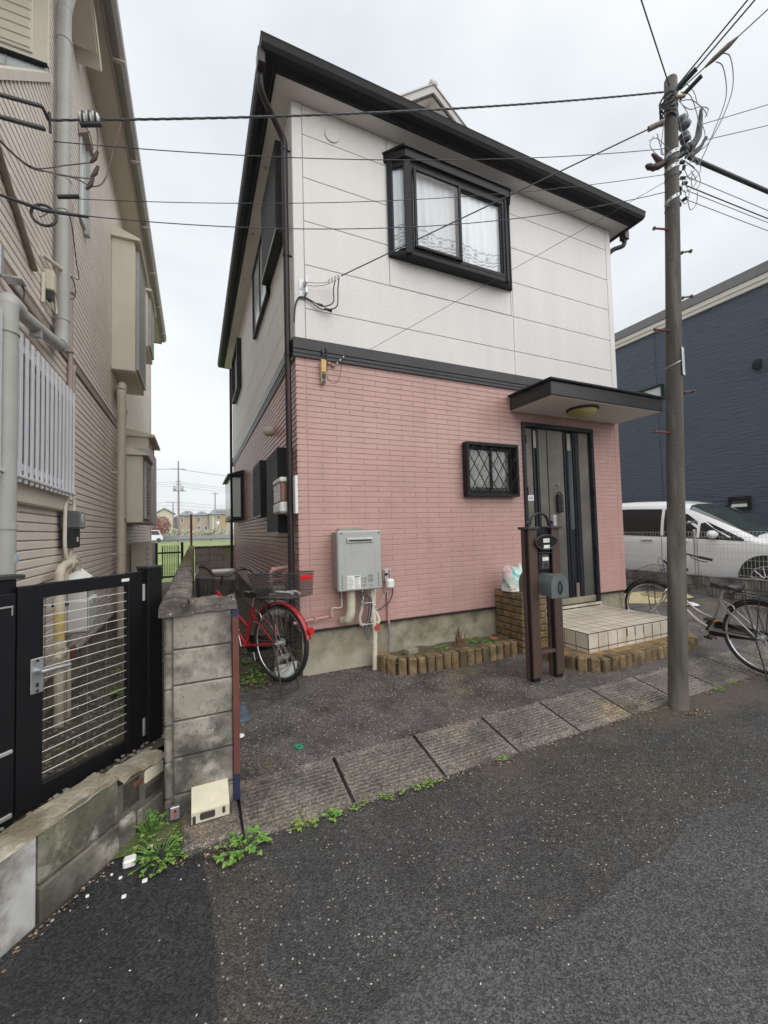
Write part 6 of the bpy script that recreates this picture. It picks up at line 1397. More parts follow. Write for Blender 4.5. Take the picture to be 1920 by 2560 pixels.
    poly=[(.47+.085*math.cos(a),.29+.085*math.sin(a)) for a in [math.pi/2-k*math.pi/10 for k in range(11)]]+[(0+.05*math.cos(a),Rr+.05*math.sin(a)) for a in [-math.pi/2-k*math.pi/8 for k in range(9)]]
    mb.prism(poly,c0-.016,c0+.0,1); mb.build('chain_case',P.get('case_m',black),t)
    mb=MB(Mx)
    for s_ in (-1,1): mb.tube(spline([(0,.08*s_,Rr-.01),(-.05,.09*s_,.2),(-.115,.10*s_,-.02+P.get('kick',0))],4),.0075,8); mb.tube([(.05,.07*s_,Rr-.005),(-.02,.08*s_,Rr)],.008,6)
    mb.tube([(-.115,-.10,-.02+P.get('kick',0)),(-.125,0,-.025+P.get('kick',0)),(-.115,.10,-.02+P.get('kick',0))],.0075,8); mb.build('stand',P.get('stand_m',ironm),t)
    mb=MB(Mx)
    for s_ in (-1,1): mb.tube(spline([(.30,.03*s_,.70),(.22,.06*s_,.735),(0,.065*s_,.74),(-.17,.06*s_,.735)],4),.0052,6); mb.tube([(0,.066*s_,Rr),(-.02,.065*s_,.735)],.005,6); mb.tube([(0,.066*s_,Rr),(.12,.065*s_,.737)],.005,6)
    for x in (-.17,-.07,.06,.16): mb.tube([(x,-.06,.737),(x,.06,.737)],.0045,6)
    mb.tube([(-.02,-.05,.733),(-.02,.05,.733)],.004,5); mb.build('carrier',ironm if P.get('darkcarrier') else chrome,t)
    mb=MB(Mx); mb.tube([(.275+.055*math.cos(a),.02,.56+.055*math.sin(a)) for a in [k*.28 for k in range(2,21)]],.008,6); mb.build('ring_lock',chrome,t)
    mb=MB(Mx); a=math.radians(168); cx_,cz_=(Rr+.03)*math.cos(a),Rr+(Rr+.03)*math.sin(a); mb.lathe([(.032,0),(.030,.012)],(cx_-.012,0,cz_+.05),(-1,0,.12),16); mb.build('reflector',redref,FR_)
    # front basket
    def basket(MM,x0,x1,w0,w1,z0,z1,mt,nw,nh,rw,name,solid=None):
        def pt(f,g,s_):                                                  # perimeter parameter f 0..4, height g
            W_=w0+(w1-w0)*g; xa=x0-.0*g; xb=x1+(x1-x0)*.18*g
            cs=[(xa,-W_/2),(xb,-W_/2),(xb,W_/2),(xa,W_/2)]; i=int(f)%4; t_=f-int(f); a=cs[i]; b=cs[(i+1)%4]
            return (a[0]+(b[0]-a[0])*t_,a[1]+(b[1]-a[1])*t_,z0+(z1-z0)*g)
        mb=MB(MM)
        for k in range(nh+1): mb.tube([pt(f*.25,k/nh,0) for f in range(16)],rw*(2.2 if k in(nh,) else 1.3 if k==0 else 1),5,closed=True)
        for f in range(4*nw): mb.tube([pt(f/nw,0,0),pt(f/nw,1,0)],rw,4,cap=False)
        for k in range(1,nw): 
            mb.tube([pt(k/nw,0,0),pt(3-k/nw,0,0)],rw,4,cap=False)
        o_=mb.build(name,mt,t)
        if solid:
            mb=MB(MM)
            for i in range(4): mb.quad(pt(i,0.02,0),pt(i+.999,0.02,0),pt(i+.999,.97,0),pt(i,.97,0))
            mb.quad(pt(0,.01,0),pt(1,.01,0),pt(2,.01,0),pt(3,.01,0)); mb.build('basket_mesh',solid,o_)
        return o_
    if P.get('fb'): 
        _bz=P.get('fbz',(.30,.07)); basket(SM,.985,P.get('fbx',1.20),.30,P.get('fbw',.38),hz-_bz[0],hz-_bz[1],P['fb'],9,6,.0019,'front_basket',P.get('fbs'))
        mb=MB(SM)
        for s_ in (-1,1): mb.tube([(1.12,.06*s_,Rr),(1.14,.08*s_,hz-.30)],.005,6)
        mb.build('basket_stay',P['fb'],t)
    if P.get('rb'):
        RBk=basket(Mx,-.29,.14,.27,.33,.76,.97,P['rb'],15,9,.0017,'rear_basket',P.get('rbs'))
        mb=MB(Mx); mb.box(-.378,-.366,-.05,.09,.905,.950,.004); mb.build('reflector_bar',redref,RBk)
        mb=MB(Mx); mb.tube(spline([(-.15,-.12,.775),(-.05,-.13,.79),(.05,-.11,.775),(.12,-.08,.79),(.0,-.07,.785),(-.12,-.06,.78)],6),.013,8); mb.build('white_cord',whitep,RBk)
    mb=MB(SM); mb.box(1.12,1.17,-.10,-.06,.60,.64,.008); mb.build('lamp',blackp,t)
    return t
bicycle('red city bicycle with rear basket standing at the house corner',(-.225,-.19,-.375),(-.535,.845),-.05,-.42,dict(paint=redp,bar=maroon,gripm=mat('grip_grey',(.12,.115,.11),.7),fb=ironm,fbs=smokeg,rb=mat('basket_wire',(.045,.043,.045),.5),rbs=glass('thin_mesh',(.80,.80,.81),.0,.3),fend=172,hz=.985,crank=-1.75,case_m=black,forkpaint=True,darkcarrier=True,kick=-.05,lean=.02))
bicycle('silver city bicycle with wire front basket behind the utility pole',(4.06,-1.82,-.52),(.143,.99),.078,.25,dict(paint=silverp,curved=True,bar=ironm,levm=ironm,fbz=(.42,.11),fbx=1.17,fbw=.37,fb=mat('dark_wire',(.06,.06,.06),.45),fend=185,fender_m=black,hz=.965,crank=-1.0,case_m=black,darkcarrier=True,darkcrank=True,kick=.0,lean=-.03))
# ------------------------------------------------------------------ utility pole
PB0,PT0=Vector((2.655,-1.865,ZR-.02)),Vector((2.745,-2.03,4.70))
def pole(z): return PB0.lerp(PT0,(z-PB0.z)/(PT0.z-PB0.z))
def prad(z): return .071-.024*(z-ZR)/5.25
UP=thing('utility_pole','weathered grey utility pole with step bolts and many wires','utility pole',(PB0.x,PB0.y,ZR))
ax_=(PT0-PB0).normalized()
m=MB(); zz=[ZR-.02+.25*k for k in range(22)]; m.tube([pole(z) for z in zz]+[PT0-ax_*.02,PT0,PT0+ax_*.012],[prad(z) for z in zz]+[.047,.040,.02],28); m.build('shaft',polem,UP)
viewl=Vector((.908,-.418,0))
def bolt(z,sgn,l=.105):
    p=pole(z); d=viewl*sgn; mb=MB(); a=p+d*prad(z)*.8-Vector((.3,.7,0))*.02; b=a+d*(l+.03)+Vector((0,0,.012)); mb.tube([a,b],.008,8); mb.tube([b,b+d*.012],.015,8); mb.tube([a+d*.02,a+d*.026],.015,8); mb.build('step_bolt',rust if R.random()<.4 else mat('bolt_brown',(.14,.10,.075),.6,.3,40) if 'bolt_brown' not in MATS else MATS['bolt_brown'],UP)
for z,s_ in ((3.40,-1),(2.55,-1),(1.70,-1),(3.2,1),(2.82,1),(2.03,1),(.95,1)): bolt(z,s_,.085 if s_<0 else .06)
def ring(z,m_,h=.028,tl=.35,holes=True):
    mb=MB(); r=prad(z)+.004; d=.010
    for k in range(24):
        a0=2*math.pi*k/24; a1=2*math.pi*(k+1)/24; pc=pole(z)
        if holes and k%3==1: hh=[(0,.28),(.72,1)]
        else: hh=[(0,1)]
        for h0,h1 in hh:
            q=lambda a,g: pc+Vector((r*math.cos(a),r*math.sin(a),(g-.5)*h+tl*r*math.sin(a+2.0)))
            mb.add([q(a0,h0),q(a1,h0),q(a1,h1),q(a0,h1)],[(0,1,2,3)])
    return mb.build('band',m_,UP)
for z in (4.04,3.92): ring(z,galv)
ring(3.985,ironm,.02,.3,False); ring(3.66,galv,.026,.5); ring(3.60,ironm,.012,.5,False); ring(3.84,ironm,.012,.2,False)
for z in (4.44,4.50,4.56): ring(z,ironm,.022,.2,False)
m=MB(); p=pole(2.28); d=Vector((.25,-.97,0)).normalized(); T_=Matrix.Translation(p+d*.062)@Matrix.Rotation(math.atan2(d.y,d.x)+math.pi/2,4,'Z'); m.box(-.028,.028,-.004,.0,-.115,.115,.001,0,T_); SG=m.build('number_plate',mat('plate_pale',(.60,.68,.66),.5,.05,20),UP)
m=MB()
for k in range(9): m.box(-.008+R.uniform(-.006,.0),.006+R.uniform(0,.006),-.0055,-.004,-.085+k*.019,-.077+k*.019,0,0,T_)
m.build('plate_print',mat('print_teal',(.12,.30,.27),.6),SG); ring(2.275,galv,.006,.5,False)
# insulators and fittings near the top
def spool(c,ax__,r,h,m_,n_=2):
    mb=MB(); prof=[]
    for k in range(n_): prof+=[(r*.6,k*h/n_),(r,k*h/n_+.25*h/n_),(r,k*h/n_+.65*h/n_),(r*.6,k*h/n_+.9*h/n_)]
    mb.lathe(prof,c,ax__,16); return mb.build('insulator',m_,UP)
porc=mat('grey_porcelain',(.13,.14,.16),.25,.1,20)
spool(pole(4.36)+viewl*.075,(.2,-.3,-1),.045,.12,porc,2); spool(pole(4.22)+viewl*.10,(.1,-.2,-1),.04,.08,porc,2); spool(pole(4.02)+viewl*.09+Vector((0,0,.06)),(.8,-.4,.3),.04,.09,ironm,2)
m=MB(); p=pole(4.0); m.tube([p+viewl*.05+Vector((0,0,.02)),p+viewl*.17+Vector((0,0,.10)),p+viewl*.235+Vector((0,0,.20)),p+viewl*.26+Vector((0,0,.34)),p+viewl*.275+Vector((0,0,.44))],[.02,.03,.026,.02,.012],8); m.tube([p+viewl*.12+Vector((0,0,.02)),p+viewl*.22+Vector((0,0,.08)),p+viewl*.27+Vector((0,0,.13))],[.012,.022,.01],8); m.build('dead_end_clamp',ironm,UP)
m=MB()
for k in range(10):
    z=3.62+k*.045; a=R.uniform(-.3,.3); q=pole(z)+viewl*(.05+R.uniform(0,.06)); m.box(-.02,.02,-.012,.012,-.012,.012,.003,0,Matrix.Translation(q)@Matrix.Rotation(R.uniform(0,3),4,'Z')@Matrix.Rotation(R.uniform(-1,1),4,'X'))
m.build('cable_grip',ironm,UP)
m=MB(); q=pole(3.97)-viewl*.06; m.tube([q,q-viewl*.05+Vector((0,0,.03)),q-viewl*.10+Vector((0,0,.09))],[.018,.022,.010],8); m.tube(spline([q-viewl*.02,q-viewl*.09-Vector((0,0,.03)),q-viewl*.16-Vector((0,0,.01))],4),[.028,.026,.03,.024,.03,.022,.026,.018,.01][:9],8); m.build('splice_cover',mat('maroon_rubber',(.06,.03,.028),.6,.2,30),UP)
m=MB(); q=pole(4.5)-viewl*.03
for k in range(7): m.tube([q+Vector((0,0,-.16+k*.03))+Vector((.055*math.cos(a),.055*math.sin(a),.02*math.sin(a*2+k))) for a in [t_*.4 for t_ in range(16)]],.007,5,closed=True)
m.build('wire_wrap',cable,UP)
m=MB(); q=pole(4.49)+viewl*.02-Vector((.2,.5,0))*.09; m.tube([q-viewl*.02,q+viewl*.06+Vector((0,0,.006))],.014,8); m.build('ceramic_cleat',mat('ceramic_tan',(.34,.25,.15),.4,.1,30),UP)
def loop(pts,r=.0035,m_=cableg):
    mb=MB(); mb.tube(spline(pts,7),r,5); return mb.build('jumper_wire',m_,UP)
pz=lambda z,s_,dz=0: pole(z)+viewl*s_+Vector((0,0,dz))-Vector((.25,.55,0))*.05
loop([pz(4.55,.06),pz(4.52,.14),pz(4.38,.19),pz(4.26,.21)]); loop([pz(4.47,.05),pz(4.48,.15),pz(4.40,.25),pz(4.34,.28)]); loop([pz(4.44,.07),pz(4.40,.14),pz(4.42,.22),pz(4.40,.29),pz(4.33,.26)]); loop([pz(4.52,.02),pz(4.3,.05),pz(4.1,.09)],.003)
loop([pz(4.52,-.05),pz(4.3,-.08),pz(4.05,-.11),pz(4.02,-.08)]); loop([pz(4.20,-.14),pz(4.12,-.12),pz(4.02,-.09)]); loop([pz(4.14,-.21),pz(4.16,-.14),pz(4.06,-.04)],.003)
loop([pz(3.98,.06),pz(3.9,.17),pz(3.84,.12),pz(3.74,.06),pz(3.70,.10),pz(3.78,.18),pz(3.88,.14)],.0032); loop([pz(3.95,.10),pz(3.86,.20),pz(3.76,.21),pz(3.72,.16),pz(3.78,.14),pz(3.86,.15)],.0032); loop([pz(3.72,.08),pz(3.62,.11),pz(3.55,.13),pz(3.60,.18),pz(3.70,.19)],.0032); loop([pz(3.7,.03),pz(3.58,-.02),pz(3.6,-.06),pz(3.63,-.04)],.003)
loop([pz(4.5,.03),pz(4.36,.12),pz(4.24,.10),pz(4.08,.16),pz(3.98,.10)],.003); loop([pz(4.3,.22),pz(4.18,.26),pz(4.06,.20),pz(3.95,.14)],.003); loop([pz(3.9,.08),pz(3.8,.14),pz(3.88,.22),pz(3.98,.18),pz(3.92,.10)],.003); loop([pz(3.82,.05),pz(3.70,.12),pz(3.60,.09),pz(3.66,.03)],.003); loop([pz(4.18,-.17),pz(4.10,-.20),pz(4.02,-.14),pz(3.99,-.10)],.003); loop([pz(4.58,.03),pz(4.62,.10),pz(4.55,.17),pz(4.44,.20)],.003)
loop([pz(4.06,.10),pz(3.97,.16),pz(3.93,.20),pz(4.0,.24),pz(4.2,.33),pz(4.5,.44),pz(4.75,.42),pz(4.8,.36)],.0042); loop([pz(4.02,.14),pz(4.1,.28),pz(4.35,.42),pz(4.6,.50),pz(4.84,.48),pz(4.87,.40)],.0042); loop([pz(4.0,.14),pz(4.05,.2),pz(4.16,.27)],.012,ironm)
# ------------------------------------------------------------------ wires
def wire(name,label,a,b,s,r,m_=cable,twist=0,extra=None,n=28):
    t=thing(name,label,'wire',tuple((Vector(a)+Vector(b))/2)); pts=sag(a,b,s,n)
    if twist:
        for j in (0,1,2):
            mb=MB(); q=[]; N_=260
            P_=sag(a,b,s,N_)
            for i,p in enumerate(P_):
                an=i*twist/N_*6.28+j*2.09; q.append(p+Vector((0,math.cos(an),math.sin(an)))*r*.9)
            mb.tube(q,r,5,m_ and 0); mb.build('strand',m_ if j else cable,t)
    else:
        mb=MB(); mb.tube(pts,r,6); mb.build('cable',m_,t)
    return t
w1=wire('service_cable','thick twisted service cable, uppermost wire between beige house and pole',(-1.70,-1.0,3.49),pole(4.585)-viewl*.06,.055,.0040,mat('cable_bluegrey',(.07,.085,.09),.5,.2,30),22)
a,b=Vector((-1.70,-1.0,3.49)),pole(4.585)-viewl*.06
m=MB()
for f in (.105,.115,.125): 
    c=a.lerp(b,f); 
porcw=mat('white_porcelain',(.74,.74,.70),.2,.05,20)
def P3(px,py,dist):
    """point a given horizontal distance from the viewpoint along a sight line (construction aid)"""
    d=r_*((px-960)/1024.68)+u_*((1280-py)/1024.68)+f_; k=dist/math.hypot(d.x,d.y); return CP+d*k
p0=a.lerp(b,.036); dr=(b-a).normalized()
mb=MB()
for k in range(3): mb.lathe([(.022,0),(.034,.008),(.034,.026),(.022,.034)],p0+dr*(.036*k),dr,14)
mb.build('insulator',porcw,w1)
mb=MB()
for k in range(3): mb.tube([p0+dr*(.036*k+.017)+Vector((0,.036*math.cos(t_),.036*math.sin(t_))) for t_ in [j*.5 for j in range(13)]],.006,5)
mb.tube([p0+Vector((0,0,-.035)),p0+dr*.12+Vector((0,0,-.04))],.016,6); mb.build('binding_wire',cable,w1)
w2=wire('telephone_wire','second wire from the top between the beige house and pole',(-1.70,-.93,3.42),pole(4.10)-viewl*.05,.11,.0028)
w3=wire('telephone_wire','third wire from the top between the beige house and pole',(-1.72,-.75,3.19),pole(3.88)-viewl*.05,.12,.0024)
w4=wire('telephone_wire','lowest of the four wires between beige house and pole',(-1.72,-1.02,2.90),pole(3.73)-viewl*.05,.20,.0028)
m=MB(); m.tube([(-1.95,-1.15,2.86),(-1.72,-1.03,2.90),(-1.50,-1.03,2.925)],[.006,.012,.008],8); m.build('wire_grip',ironm,w4)
m=MB(); m.tube([Vector((-1.717,-1.03,2.87))+Vector((.060*math.cos(t_),0,.062*math.sin(t_))) for t_ in [k*.3 for k in range(21)]],.008,6,closed=True); m.build('spare_loop',cable,w4)
m=MB(); m.tube([(-1.72,-.76,3.19),(-1.60,-.78,3.215)],.013,8); m.build('wire_grip',ironm,w3)
WBK=thing('wire_bracket','dark steel wire brackets on the beige wall at upper left','bracket',(-1.85,-1.2,3.3))
m=MB(); m.tube([(-1.95,-1.28,3.30),(-1.72,-1.07,3.50),(-1.70,-1.02,3.47)],.011,6); m.tube([(-1.95,-1.28,3.18),(-1.72,-1.03,3.40)],[.010,.014],6); m.tube([(-1.70,-1.01,3.53),(-1.70,-.99,3.42)],.008,6); m.build('bracket_arm',ironm,WBK)
m=MB(); m.box(-1.95,-1.93,-1.36,-1.20,2.95,3.32,.004); m.build('bracket_plate',gpvc,WBK)
LEADS=[[(-1.94,-1.12,3.24),(-1.883,-1.03,3.21),(-1.771,-1.0,3.166),(-1.626,-1.0,3.233),(-1.498,-1.0,3.298)],[(-1.94,-1.12,3.22),(-1.808,-1.0,3.167),(-1.688,-1,3.167),(-1.58,-1,3.176),(-1.48,-1.0,3.20)],[(-1.94,-1.14,3.23),(-1.8,-1.02,3.16),(-1.58,-1.0,3.17),(-1.491,-1.0,3.147),(-1.425,-1.0,3.207),(-1.376,-1.0,3.422),(-1.335,-1.0,3.625)],[(-1.537,-1.0,3.54),(-1.50,-1.0,3.48),(-1.483,-1.0,3.39)],[(-1.469,-1.0,3.56),(-1.459,-1.0,3.482),(-1.462,-1.0,3.38)]]
SPL=[(-1.475,-1.0,3.335),(-1.472,-1.0,3.24),(-1.497,-1.0,3.155)]
for q in LEADS:
    mb=MB(); mb.tube(spline([(x,y,z) for x,y,z in q],7),.0038,6); mb.build('lead_wire',mat('lead_brown',(.13,.09,.08),.5,.2,30) if 'lead_brown' not in MATS else MATS['lead_brown'],WBK)
for c in SPL:
    mb=MB(); mb.tube([Vector(c)+Vector((-.02,0,-.035)),Vector(c),Vector(c)+Vector((.015,.0,.05))],[.008,.014,.008],8); mb.build('splice_cover',MATS['maroon_rubber'],WBK)
a=Vector((.42,-.20,3.505)); b=pole(4.28)-viewl*.17
w5=wire('service_cable','black service cable rising from the white wall bracket to pole',a,b,.0,.0055)
mb=MB(); d=(b-a).normalized()
for k in range(4): q=a-d*(.03+.035*k); mb.tube([q-Vector((0,0,.02)),q+Vector((0,0,.02))],.010,8); mb.tube([q+Vector((-.01,0,-.03)),q+Vector((.005,0,.03))],.005,6)
mb.build('cable_grip',steel,w5)
mb=MB(); q=a-d*.14; mb.tube(sag(q,(.10,-.09,3.43),.01,6),.0032,5); mb.tube(sag(q-Vector((0,0,.02)),(.105,-.09,3.40),.015,6),.0032,5); mb.build('guy_wire',mat('guy_brown',(.22,.17,.15),.5),w5)
mb=MB(); mb.tube(spline([a-d*.06,a-d*.08+Vector((.0,.02,-.09)),(.36,-.12,3.27),(.30,-.08,3.235),(.24,-.05,3.245),(.12,-.03,3.30),(.07,-.03,3.305)],6),.006,6); mb.tube(spline([a-d*.02,a-d*.03+Vector((0,.02,-.1)),(.40,-.12,3.24),(.33,-.08,3.205),(.25,-.05,3.21),(.14,-.03,3.28),(.07,-.03,3.305)],6),.006,6); mb.tube(spline([(.07,-.03,3.305),(.03,-.02,3.29),(-.003,-.014,3.2),(-.012,0,3.05)],5),.009,6)
mb.tube([(.28,-.06,3.215),(.36,-.07,3.20)],[.012,.016],8); mb.tube([(.21,-.05,3.255),(.27,-.06,3.24)],[.010,.014],8); mb.build('entry_wires',cable,w5)
mb=MB(); mb.tube([b-d*.02,b+d*.10],.022,8); mb.tube([b+d*.10,pole(4.42)-viewl*.03],.004,5); mb.build('terminal_clamp',mat('clamp_brown',(.20,.17,.15),.6,.2,30),w5)
wire('thin_wire','thin wire rising from the charcoal belt across the white wall to pole',(.744,-.05,2.855),pole(3.82)-viewl*.05,.01,.0020)
wire('overhead_cable','wire leaving the pole top steeply up to the picture top',pole(4.6),Vector((-3.2,-3.87,5.75)),.0,.0048)
wire('overhead_cable','left strand of the heavy wire pair leaving pole for upper right corner',pole(4.63)+viewl*.05,Vector((2.60,-8.8,6.45)),.0,.0062)
wire('overhead_cable','right strand of the heavy wire pair leaving pole for upper right corner',pole(4.61)+viewl*.07,Vector((2.95,-8.8,6.55)),.0,.0062)
a,b=pole(4.60)+viewl*.08,Vector((5.2,-7.7,6.95)); d=(b-a).normalized()
w6=wire('overhead_cable','wire with clamp leaving pole below the heavy wire pair',a,b,.0,.0044)
mb=MB(); mb.tube([a+d*.18,a+d*.24,a+d*.34,a+d*.40],[.008,.018,.02,.008],8); mb.build('line_clamp',MATS['clamp_brown'],w6)
mb=MB(); p=pole(4.58); d2=Vector((2.6,-8.8,6.45))-p; d2.normalize(); mb.tube([p+viewl*.03,p+viewl*.05+d2*.16],.020,8); mb.tube([p+viewl*.07-Vector((0,0,.06)),p+viewl*.09-Vector((0,0,.06))+d2*.16],.017,8); mb.build('dead_end_grip',ironm,UP)
wire('trunk_cable','thickest trunk cable running from the pole to the right edge',pole(4.02)+viewl*.15,Vector((26,-4.2,4.0)),.15,.020,ironm,n=60)
for i,(z0,z1,lab) in enumerate(((3.86,3.93,'uppermost of four thin wires leaving the pole below trunk cable'),(3.78,3.80,'second of four thin wires leaving the pole below trunk cable'),(3.74,3.68,'third of four thin wires leaving the pole below trunk cable'),(3.66,3.56,'lowest of four thin wires leaving the pole below trunk cable'))):
    wire('telephone_wire',lab,pole(z0)+viewl*.12,Vector((26,-4.3-.1*i,z1)),.25,.005 if i==1 else .0032,cableg if i!=1 else cable,n=60)
wire('overhead_cable','upper of two thin wires from the pole cluster to right edge',pole(4.30)+viewl*.26,Vector((14,-8,8.0)),.2,.0032,cableg); wire('overhead_cable','lower of two thin wires from the pole cluster to right edge',pole(4.16)+viewl*.26,Vector((14,-8,7.0)),.2,.0032,cableg)
# ------------------------------------------------------------------ far end of the gap: yard gate, field, street and houses beyond
FG=thing('yard_gate','small black barred gate far back in the neighbour yard','gate',(-1.6,9.6,-.45))
for x in (-1.94,-1.27): 
    mb=MB(); mb.box(x-.035,x+.035,9.57,9.64,-.45,.74,.004); mb.build('gate_post',black,FG)
for z in (.42,-.28): 
    mb=MB(); mb.box(-1.9,-1.31,9.59,9.62,z,z+.05,.003); mb.build('gate_rail',black,FG)
mb=MB(); mb.box(-1.80,-1.77,9.585,9.625,-.32,.65,.003); mb.box(-1.39,-1.36,9.585,9.625,-.32,.65,.003); mb.build('gate_stile',black,FG)
for k in range(9):
    mb=MB(); mb.box(-1.745+k*.044,-1.730+k*.044,9.595,9.61,-.30,.66,.002); mb.build('gate_bar',black,FG)
GR=thing('guard_rail','long dark guard rail along the far edge of green field','guard rail',(0,58,-.05))
mb=MB(); mb.box(-40,40,57.9,58.1,.20,.30); mb.build('rail',ironm,GR)
for k in range(20):
    mb=MB(); mb.box(-40+k*4.1,-39.88+k*4.1,57.95,58.05,-.05,.22); mb.build('rail_post',ironm,GR)
m=MB(); m.quad((-200,58.5,-.01),(200,58.5,-.01),(200,64,-.01),(-200,64,-.01)); struct('far_road',m,passm)
m=MB(); m.box(-30,30,66,66.2,-.1,.75); tag(m.build('far_wall',mat('far_fence_grey',(.25,.26,.27),.8,.1,.6)),'long low grey wall across the road beyond the field','wall')
def fluff(name,label,cat,c,rx,ry,rz,n,s,mats_,grp=None,trunk=None,kind=None):
    mb=MB()
    for k in range(n):
        while True:
            x,y,z=(R.uniform(-1,1) for _ in range(3))
            if x*x+y*y+z*z<1: break
        q=s*R.uniform(.6,1.4); a=Vector((R.gauss(0,1),R.gauss(0,1),R.gauss(0,1))).normalized(); b=a.orthogonal().normalized(); c2=a.cross(b)
        p=Vector((c[0]+x*rx,c[1]+y*ry,c[2]+z*rz)); mb.add([p+b*q,p+c2*q*.7,p-b*q,p-c2*q*.7],[(0,1,2,3)],0 if R.random()<.8 else 1)
    if trunk:
        t=thing(name,label,cat,(c[0],c[1],-.05),grp); mb.build('crown',mats_,t,recalc=False); m2=MB(); m2.tube([(c[0],c[1],-.1),(c[0]+.1,c[1],c[2]*.5),(c[0],c[1],c[2]+rz*.3)],[trunk,trunk*.7,trunk*.3],8)
        for k in range(4): a=R.uniform(0,6.3); m2.tube([(c[0],c[1],c[2]*.6),(c[0]+rx*.6*math.cos(a),c[1]+ry*.6*math.sin(a),c[2]+rz*.3)],[trunk*.5,trunk*.15],6)
        m2.build('trunk',deadm,t)
    else:
        o_=mb.build(name,mats_,recalc=False)
        if kind: o_['kind']=kind
        else: tag(o_,label,cat,grp)
for k in range(13):
    fluff('flowering_bush',['pale flowering bush beside the red tree','pale flowering bush next to the one by the red tree','pale flowering bush left of the tall far pole','pale flowering bush at the foot of the tall far pole','pale flowering bush right of the tall far pole','pale flowering bush before the brown far house','pale flowering bush between the brown and taupe far houses','pale flowering bush before the taupe far house','pale flowering bush behind the brown dry bush','pale flowering bush before the taupe house right corner','pale flowering bush before the solar roofed far house','pale flowering bush under the thin far pole','rightmost pale flowering bush beside the pink house'][k],'bush',(-6+k*1.05+R.uniform(-.2,.2),68+R.uniform(-.3,.3),1.05+R.uniform(-.1,.2)),.85,.6,.75+R.uniform(0,.3),260,.10,[hedgem,hedged],'pale flowering bushes in the far row')
fluff('bare_bush','brown dry bush low in front of the pale flowering bushes','bush',(.9,67.2,.55),1.3,.4,.55,300,.10,[hedged,deadm])
fluff('red_tree','red leaved tree beside the white van beyond field','tree',(-5.6,65,2.35),1.5,1.3,1.5,900,.14,[redtree,hedged],None,.12)
fv=thing('far_van','small white van parked far away under the red tree','van',(-5.9,61.5,0))
mb=MB(); mb.prism([(-7.5,.25),(-5.05,.25),(-5.0,.75),(-5.25,1.0),(-5.5,1.65),(-7.5,1.7)],60.8,62.3,1); mb.build('body',carw,fv); mb=MB(); mb.prism([(-6.9,1.05),(-5.35,1.0),(-5.55,1.55),(-6.9,1.58)],60.78,60.8,1); mb.build('window',carg,fv)
for x in (-7.0,-5.5): 
    mb=MB(); mb.tube([(x,60.75,.28),(x,60.95,.28)],.28,14); mb.build('wheel',tyrem,fv)
def fhouse(label,x0,x1,y,ez,rz,wall,wins,accent=None,panels=False,gable=False):
    t=thing('far_house',label,'house',((x0+x1)/2,y,0)); mb=MB(); mb.box(x0,x1,y,y+6,-.1,ez); mb.build('wall',wall,t)
    mb=MB()
    if gable: mb.prism([(x0-.35,ez-.1),((x0+x1)/2,rz),(x1+.35,ez-.1),(x1+.2,ez-.25),((x0+x1)/2,rz-.2),(x0-.2,ez-.25)],y-.4,y+6.4,1)
    else: mb.add([(x0-.3,y-.5,ez),(x1+.3,y-.5,ez),(x1+.3,y+6.5,ez),(x0-.3,y+6.5,ez),(x0+1.0,y+3,rz),(x1-.9,y+3,rz)],[(0,1,5,4),(2,3,4,5),(1,2,5),(3,0,4),(0,3,2,1)])
    rf=mb.build('roof',farr,t)
    if gable: m2=MB(); m2.add([(x0,y-.01,ez-.3),(x1,y-.01,ez-.3),((x0+x1)/2,y-.01,rz-.25)],[(0,1,2)]); m2.build('gable_wall',wall,t)
    if panels: 
        for k in range(3):
            mb=MB(); f0=.15+k*.25; mb.add([(x0+1+(x1-x0-2)*f0,y+.4,ez+(rz-ez)*.28),(x0+1+(x1-x0-2)*(f0+.2),y+.4,ez+(rz-ez)*.28),(x0+1+(x1-x0-2)*(f0+.2),y+2.4,ez+(rz-ez)*.85),(x0+1+(x1-x0-2)*f0,y+2.4,ez+(rz-ez)*.85)],[(0,1,2,3)]); mb.v=[v+Vector((0,-.02,.05)) for v in mb.v]; mb.build('solar_panel',mat('solar',(.10,.12,.16),.15,.1,2) if 'solar' not in MATS else MATS['solar'],rf)
    for a,b,c,d in wins:
        mb=MB(); mb.box(a,b,y-.04,y+.02,c,d); o_=mb.build('window',farw,t); mb=MB(); frame_rect(mb,1,y-.07,.05,a-.05,b+.05,c-.05,d+.05,.06,c=0); mb.build('window_frame',labelw,o_)
    if accent:
        for a,b,c,d,m_ in accent: mb=MB(); mb.box(a,b,y-.12,y+.01,c,d,.0); mb.build('facade_panel',m_,t)
fhouse('brown far house with hipped roof beside the far pole','-' and -3.8,-.95,90,4.9,6.0,farb,[(-3.5,-3.1,3.4,4.4),(-1.6,-1.2,3.4,4.3)],[(-2.0,-1.0,2.5,4.6,faro),(-2.6,-1.9,2.55,2.75,farc),(-2.2,-2.05,.5,4.6,farg)],True)
fhouse('grey beige far house with dark roof between brown and orange houses',-.9,1.75,91,5.0,5.9,farc if False else mat('far_wall_taupe',(.42,.34,.28),.8,.05,.4),[(-.45,.0,3.5,4.5),(-.35,.05,1.6,2.6),(.9,1.4,1.7,2.6)],[(-.7,.2,2.7,2.95,farc)],True)
fhouse('grey and orange far house with solar roof at right end of row',1.85,6.5,90,5.1,6.3,farg,[(3.4,3.9,4.0,4.8),(5.0,5.5,4.0,4.8),(3.5,3.8,2.0,2.7)],[(4.1,5.1,1.5,4.9,faro),(2.4,2.7,1.2,4.9,farc),(3.2,3.8,2.9,3.6,labelw)],True)
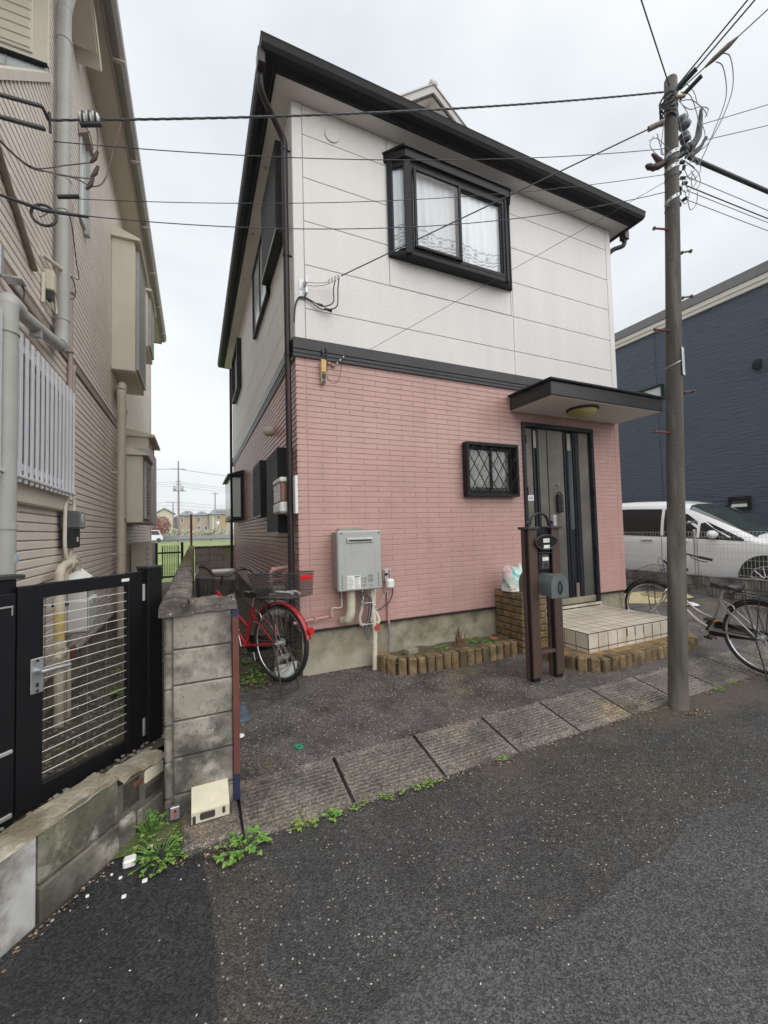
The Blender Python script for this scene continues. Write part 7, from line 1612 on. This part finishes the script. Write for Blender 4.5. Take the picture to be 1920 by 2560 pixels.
fhouse('cream far house with gable roof behind the red tree',-8.2,-5.1,92,5.6,6.6,farc,[(-5.8,-5.5,2.6,3.3)],None,False,True)
fhouse('pale grey far house low between the cream and brown houses',-5.3,-3.9,96,4.6,5.2,mat('far_pale',(.52,.52,.5),.8),[(-4.5,-4.2,2.4,3.2)])
for i,(x0,x1,wl) in enumerate(((-16,-9,farc),(7.5,13,farb),(14,20,farc))): fhouse(('cream far house left of the red tree','brown far house right of the solar roofed house','cream far house farthest right in the far row')[i],x0,x1,90,5.2,6.6,wl,[(x0+1,x0+2,3.2,4.2),(x1-2,x1-1,3.2,4.2)])
def fpole(label,x,y,h,arms,tr):
    t=thing('far_pole',label,'utility pole',(x,y,-.05)); mb=MB(); mb.tube([(x,y,-.1),(x,y,h)],[.19,.10],8); mb.build('shaft',farp,t)
    for z,w_ in arms: mb=MB(); mb.box(x-w_,x+w_,y-.06,y+.06,z-.06,z+.06); mb.build('crossarm',farp,t)
    if tr:
        for s_ in (-1,1): mb=MB(); mb.lathe([(.22,0),(.25,.05),(.25,.75),(.2,.8)],(x+.5*s_,y,7.9),n=12); mb.build('transformer',mat('far_steel',(.42,.44,.46),.6) if 'far_steel' not in MATS else MATS['far_steel'],t)
        mb=MB(); mb.box(x-.8,x+1.1,y-.05,y+.05,7.78,7.88); mb.build('transformer_bracket',farp,t)
    return t
fpole('tall far pole with transformers left of the far houses',-3.25,68,12.6,[(11.3,1.0),(9.3,.35),(8.9,.35)],True)
fpole('thin far pole rising above the solar roofed house',3.2,95,10.2,[(9.9,.8)],False)
fpole('short far pole behind the cream gable roof',-5.4,100,8.4,[(8.3,1.5)],False)
fw=thing('far_wires','faint far power lines strung between the far poles','wire',(0,70,8))
for k,(za,zb,zc) in enumerate(((11.35,11.1,10.4),(11.3,11.0,10.3),(9.3,9.0,8.2),(9.0,8.6,7.8),(8.6,8.3,7.4),(6.1,6.0,5.4),(5.6,5.5,5.3),(5.0,5.2,5.1))):
    mb=MB(); mb.tube(sag((-3.25,68,za),(20,72,zc),.5,14),.018,4); mb.tube(sag((-30,66,zb+.6),(-3.25,68,za),.6,14),.018,4); mb.build('power_line',farp,fw)

hz_=bpy.data.materials.new('haze_air'); hz_.use_nodes=True; t=hz_.node_tree; t.nodes.clear(); o=N(t,'ShaderNodeOutputMaterial'); v=N(t,'ShaderNodeVolumePrincipled'); v.inputs['Color'].default_value=(.93,.95,.97,1); v.inputs['Density'].default_value=.0016; t.links.new(v.outputs[0],o.inputs['Volume'])
m=MB(); m.box(-420,420,-320,1520,-2,16); o_=m.build('haze',hz_); o_['kind']='stuff'
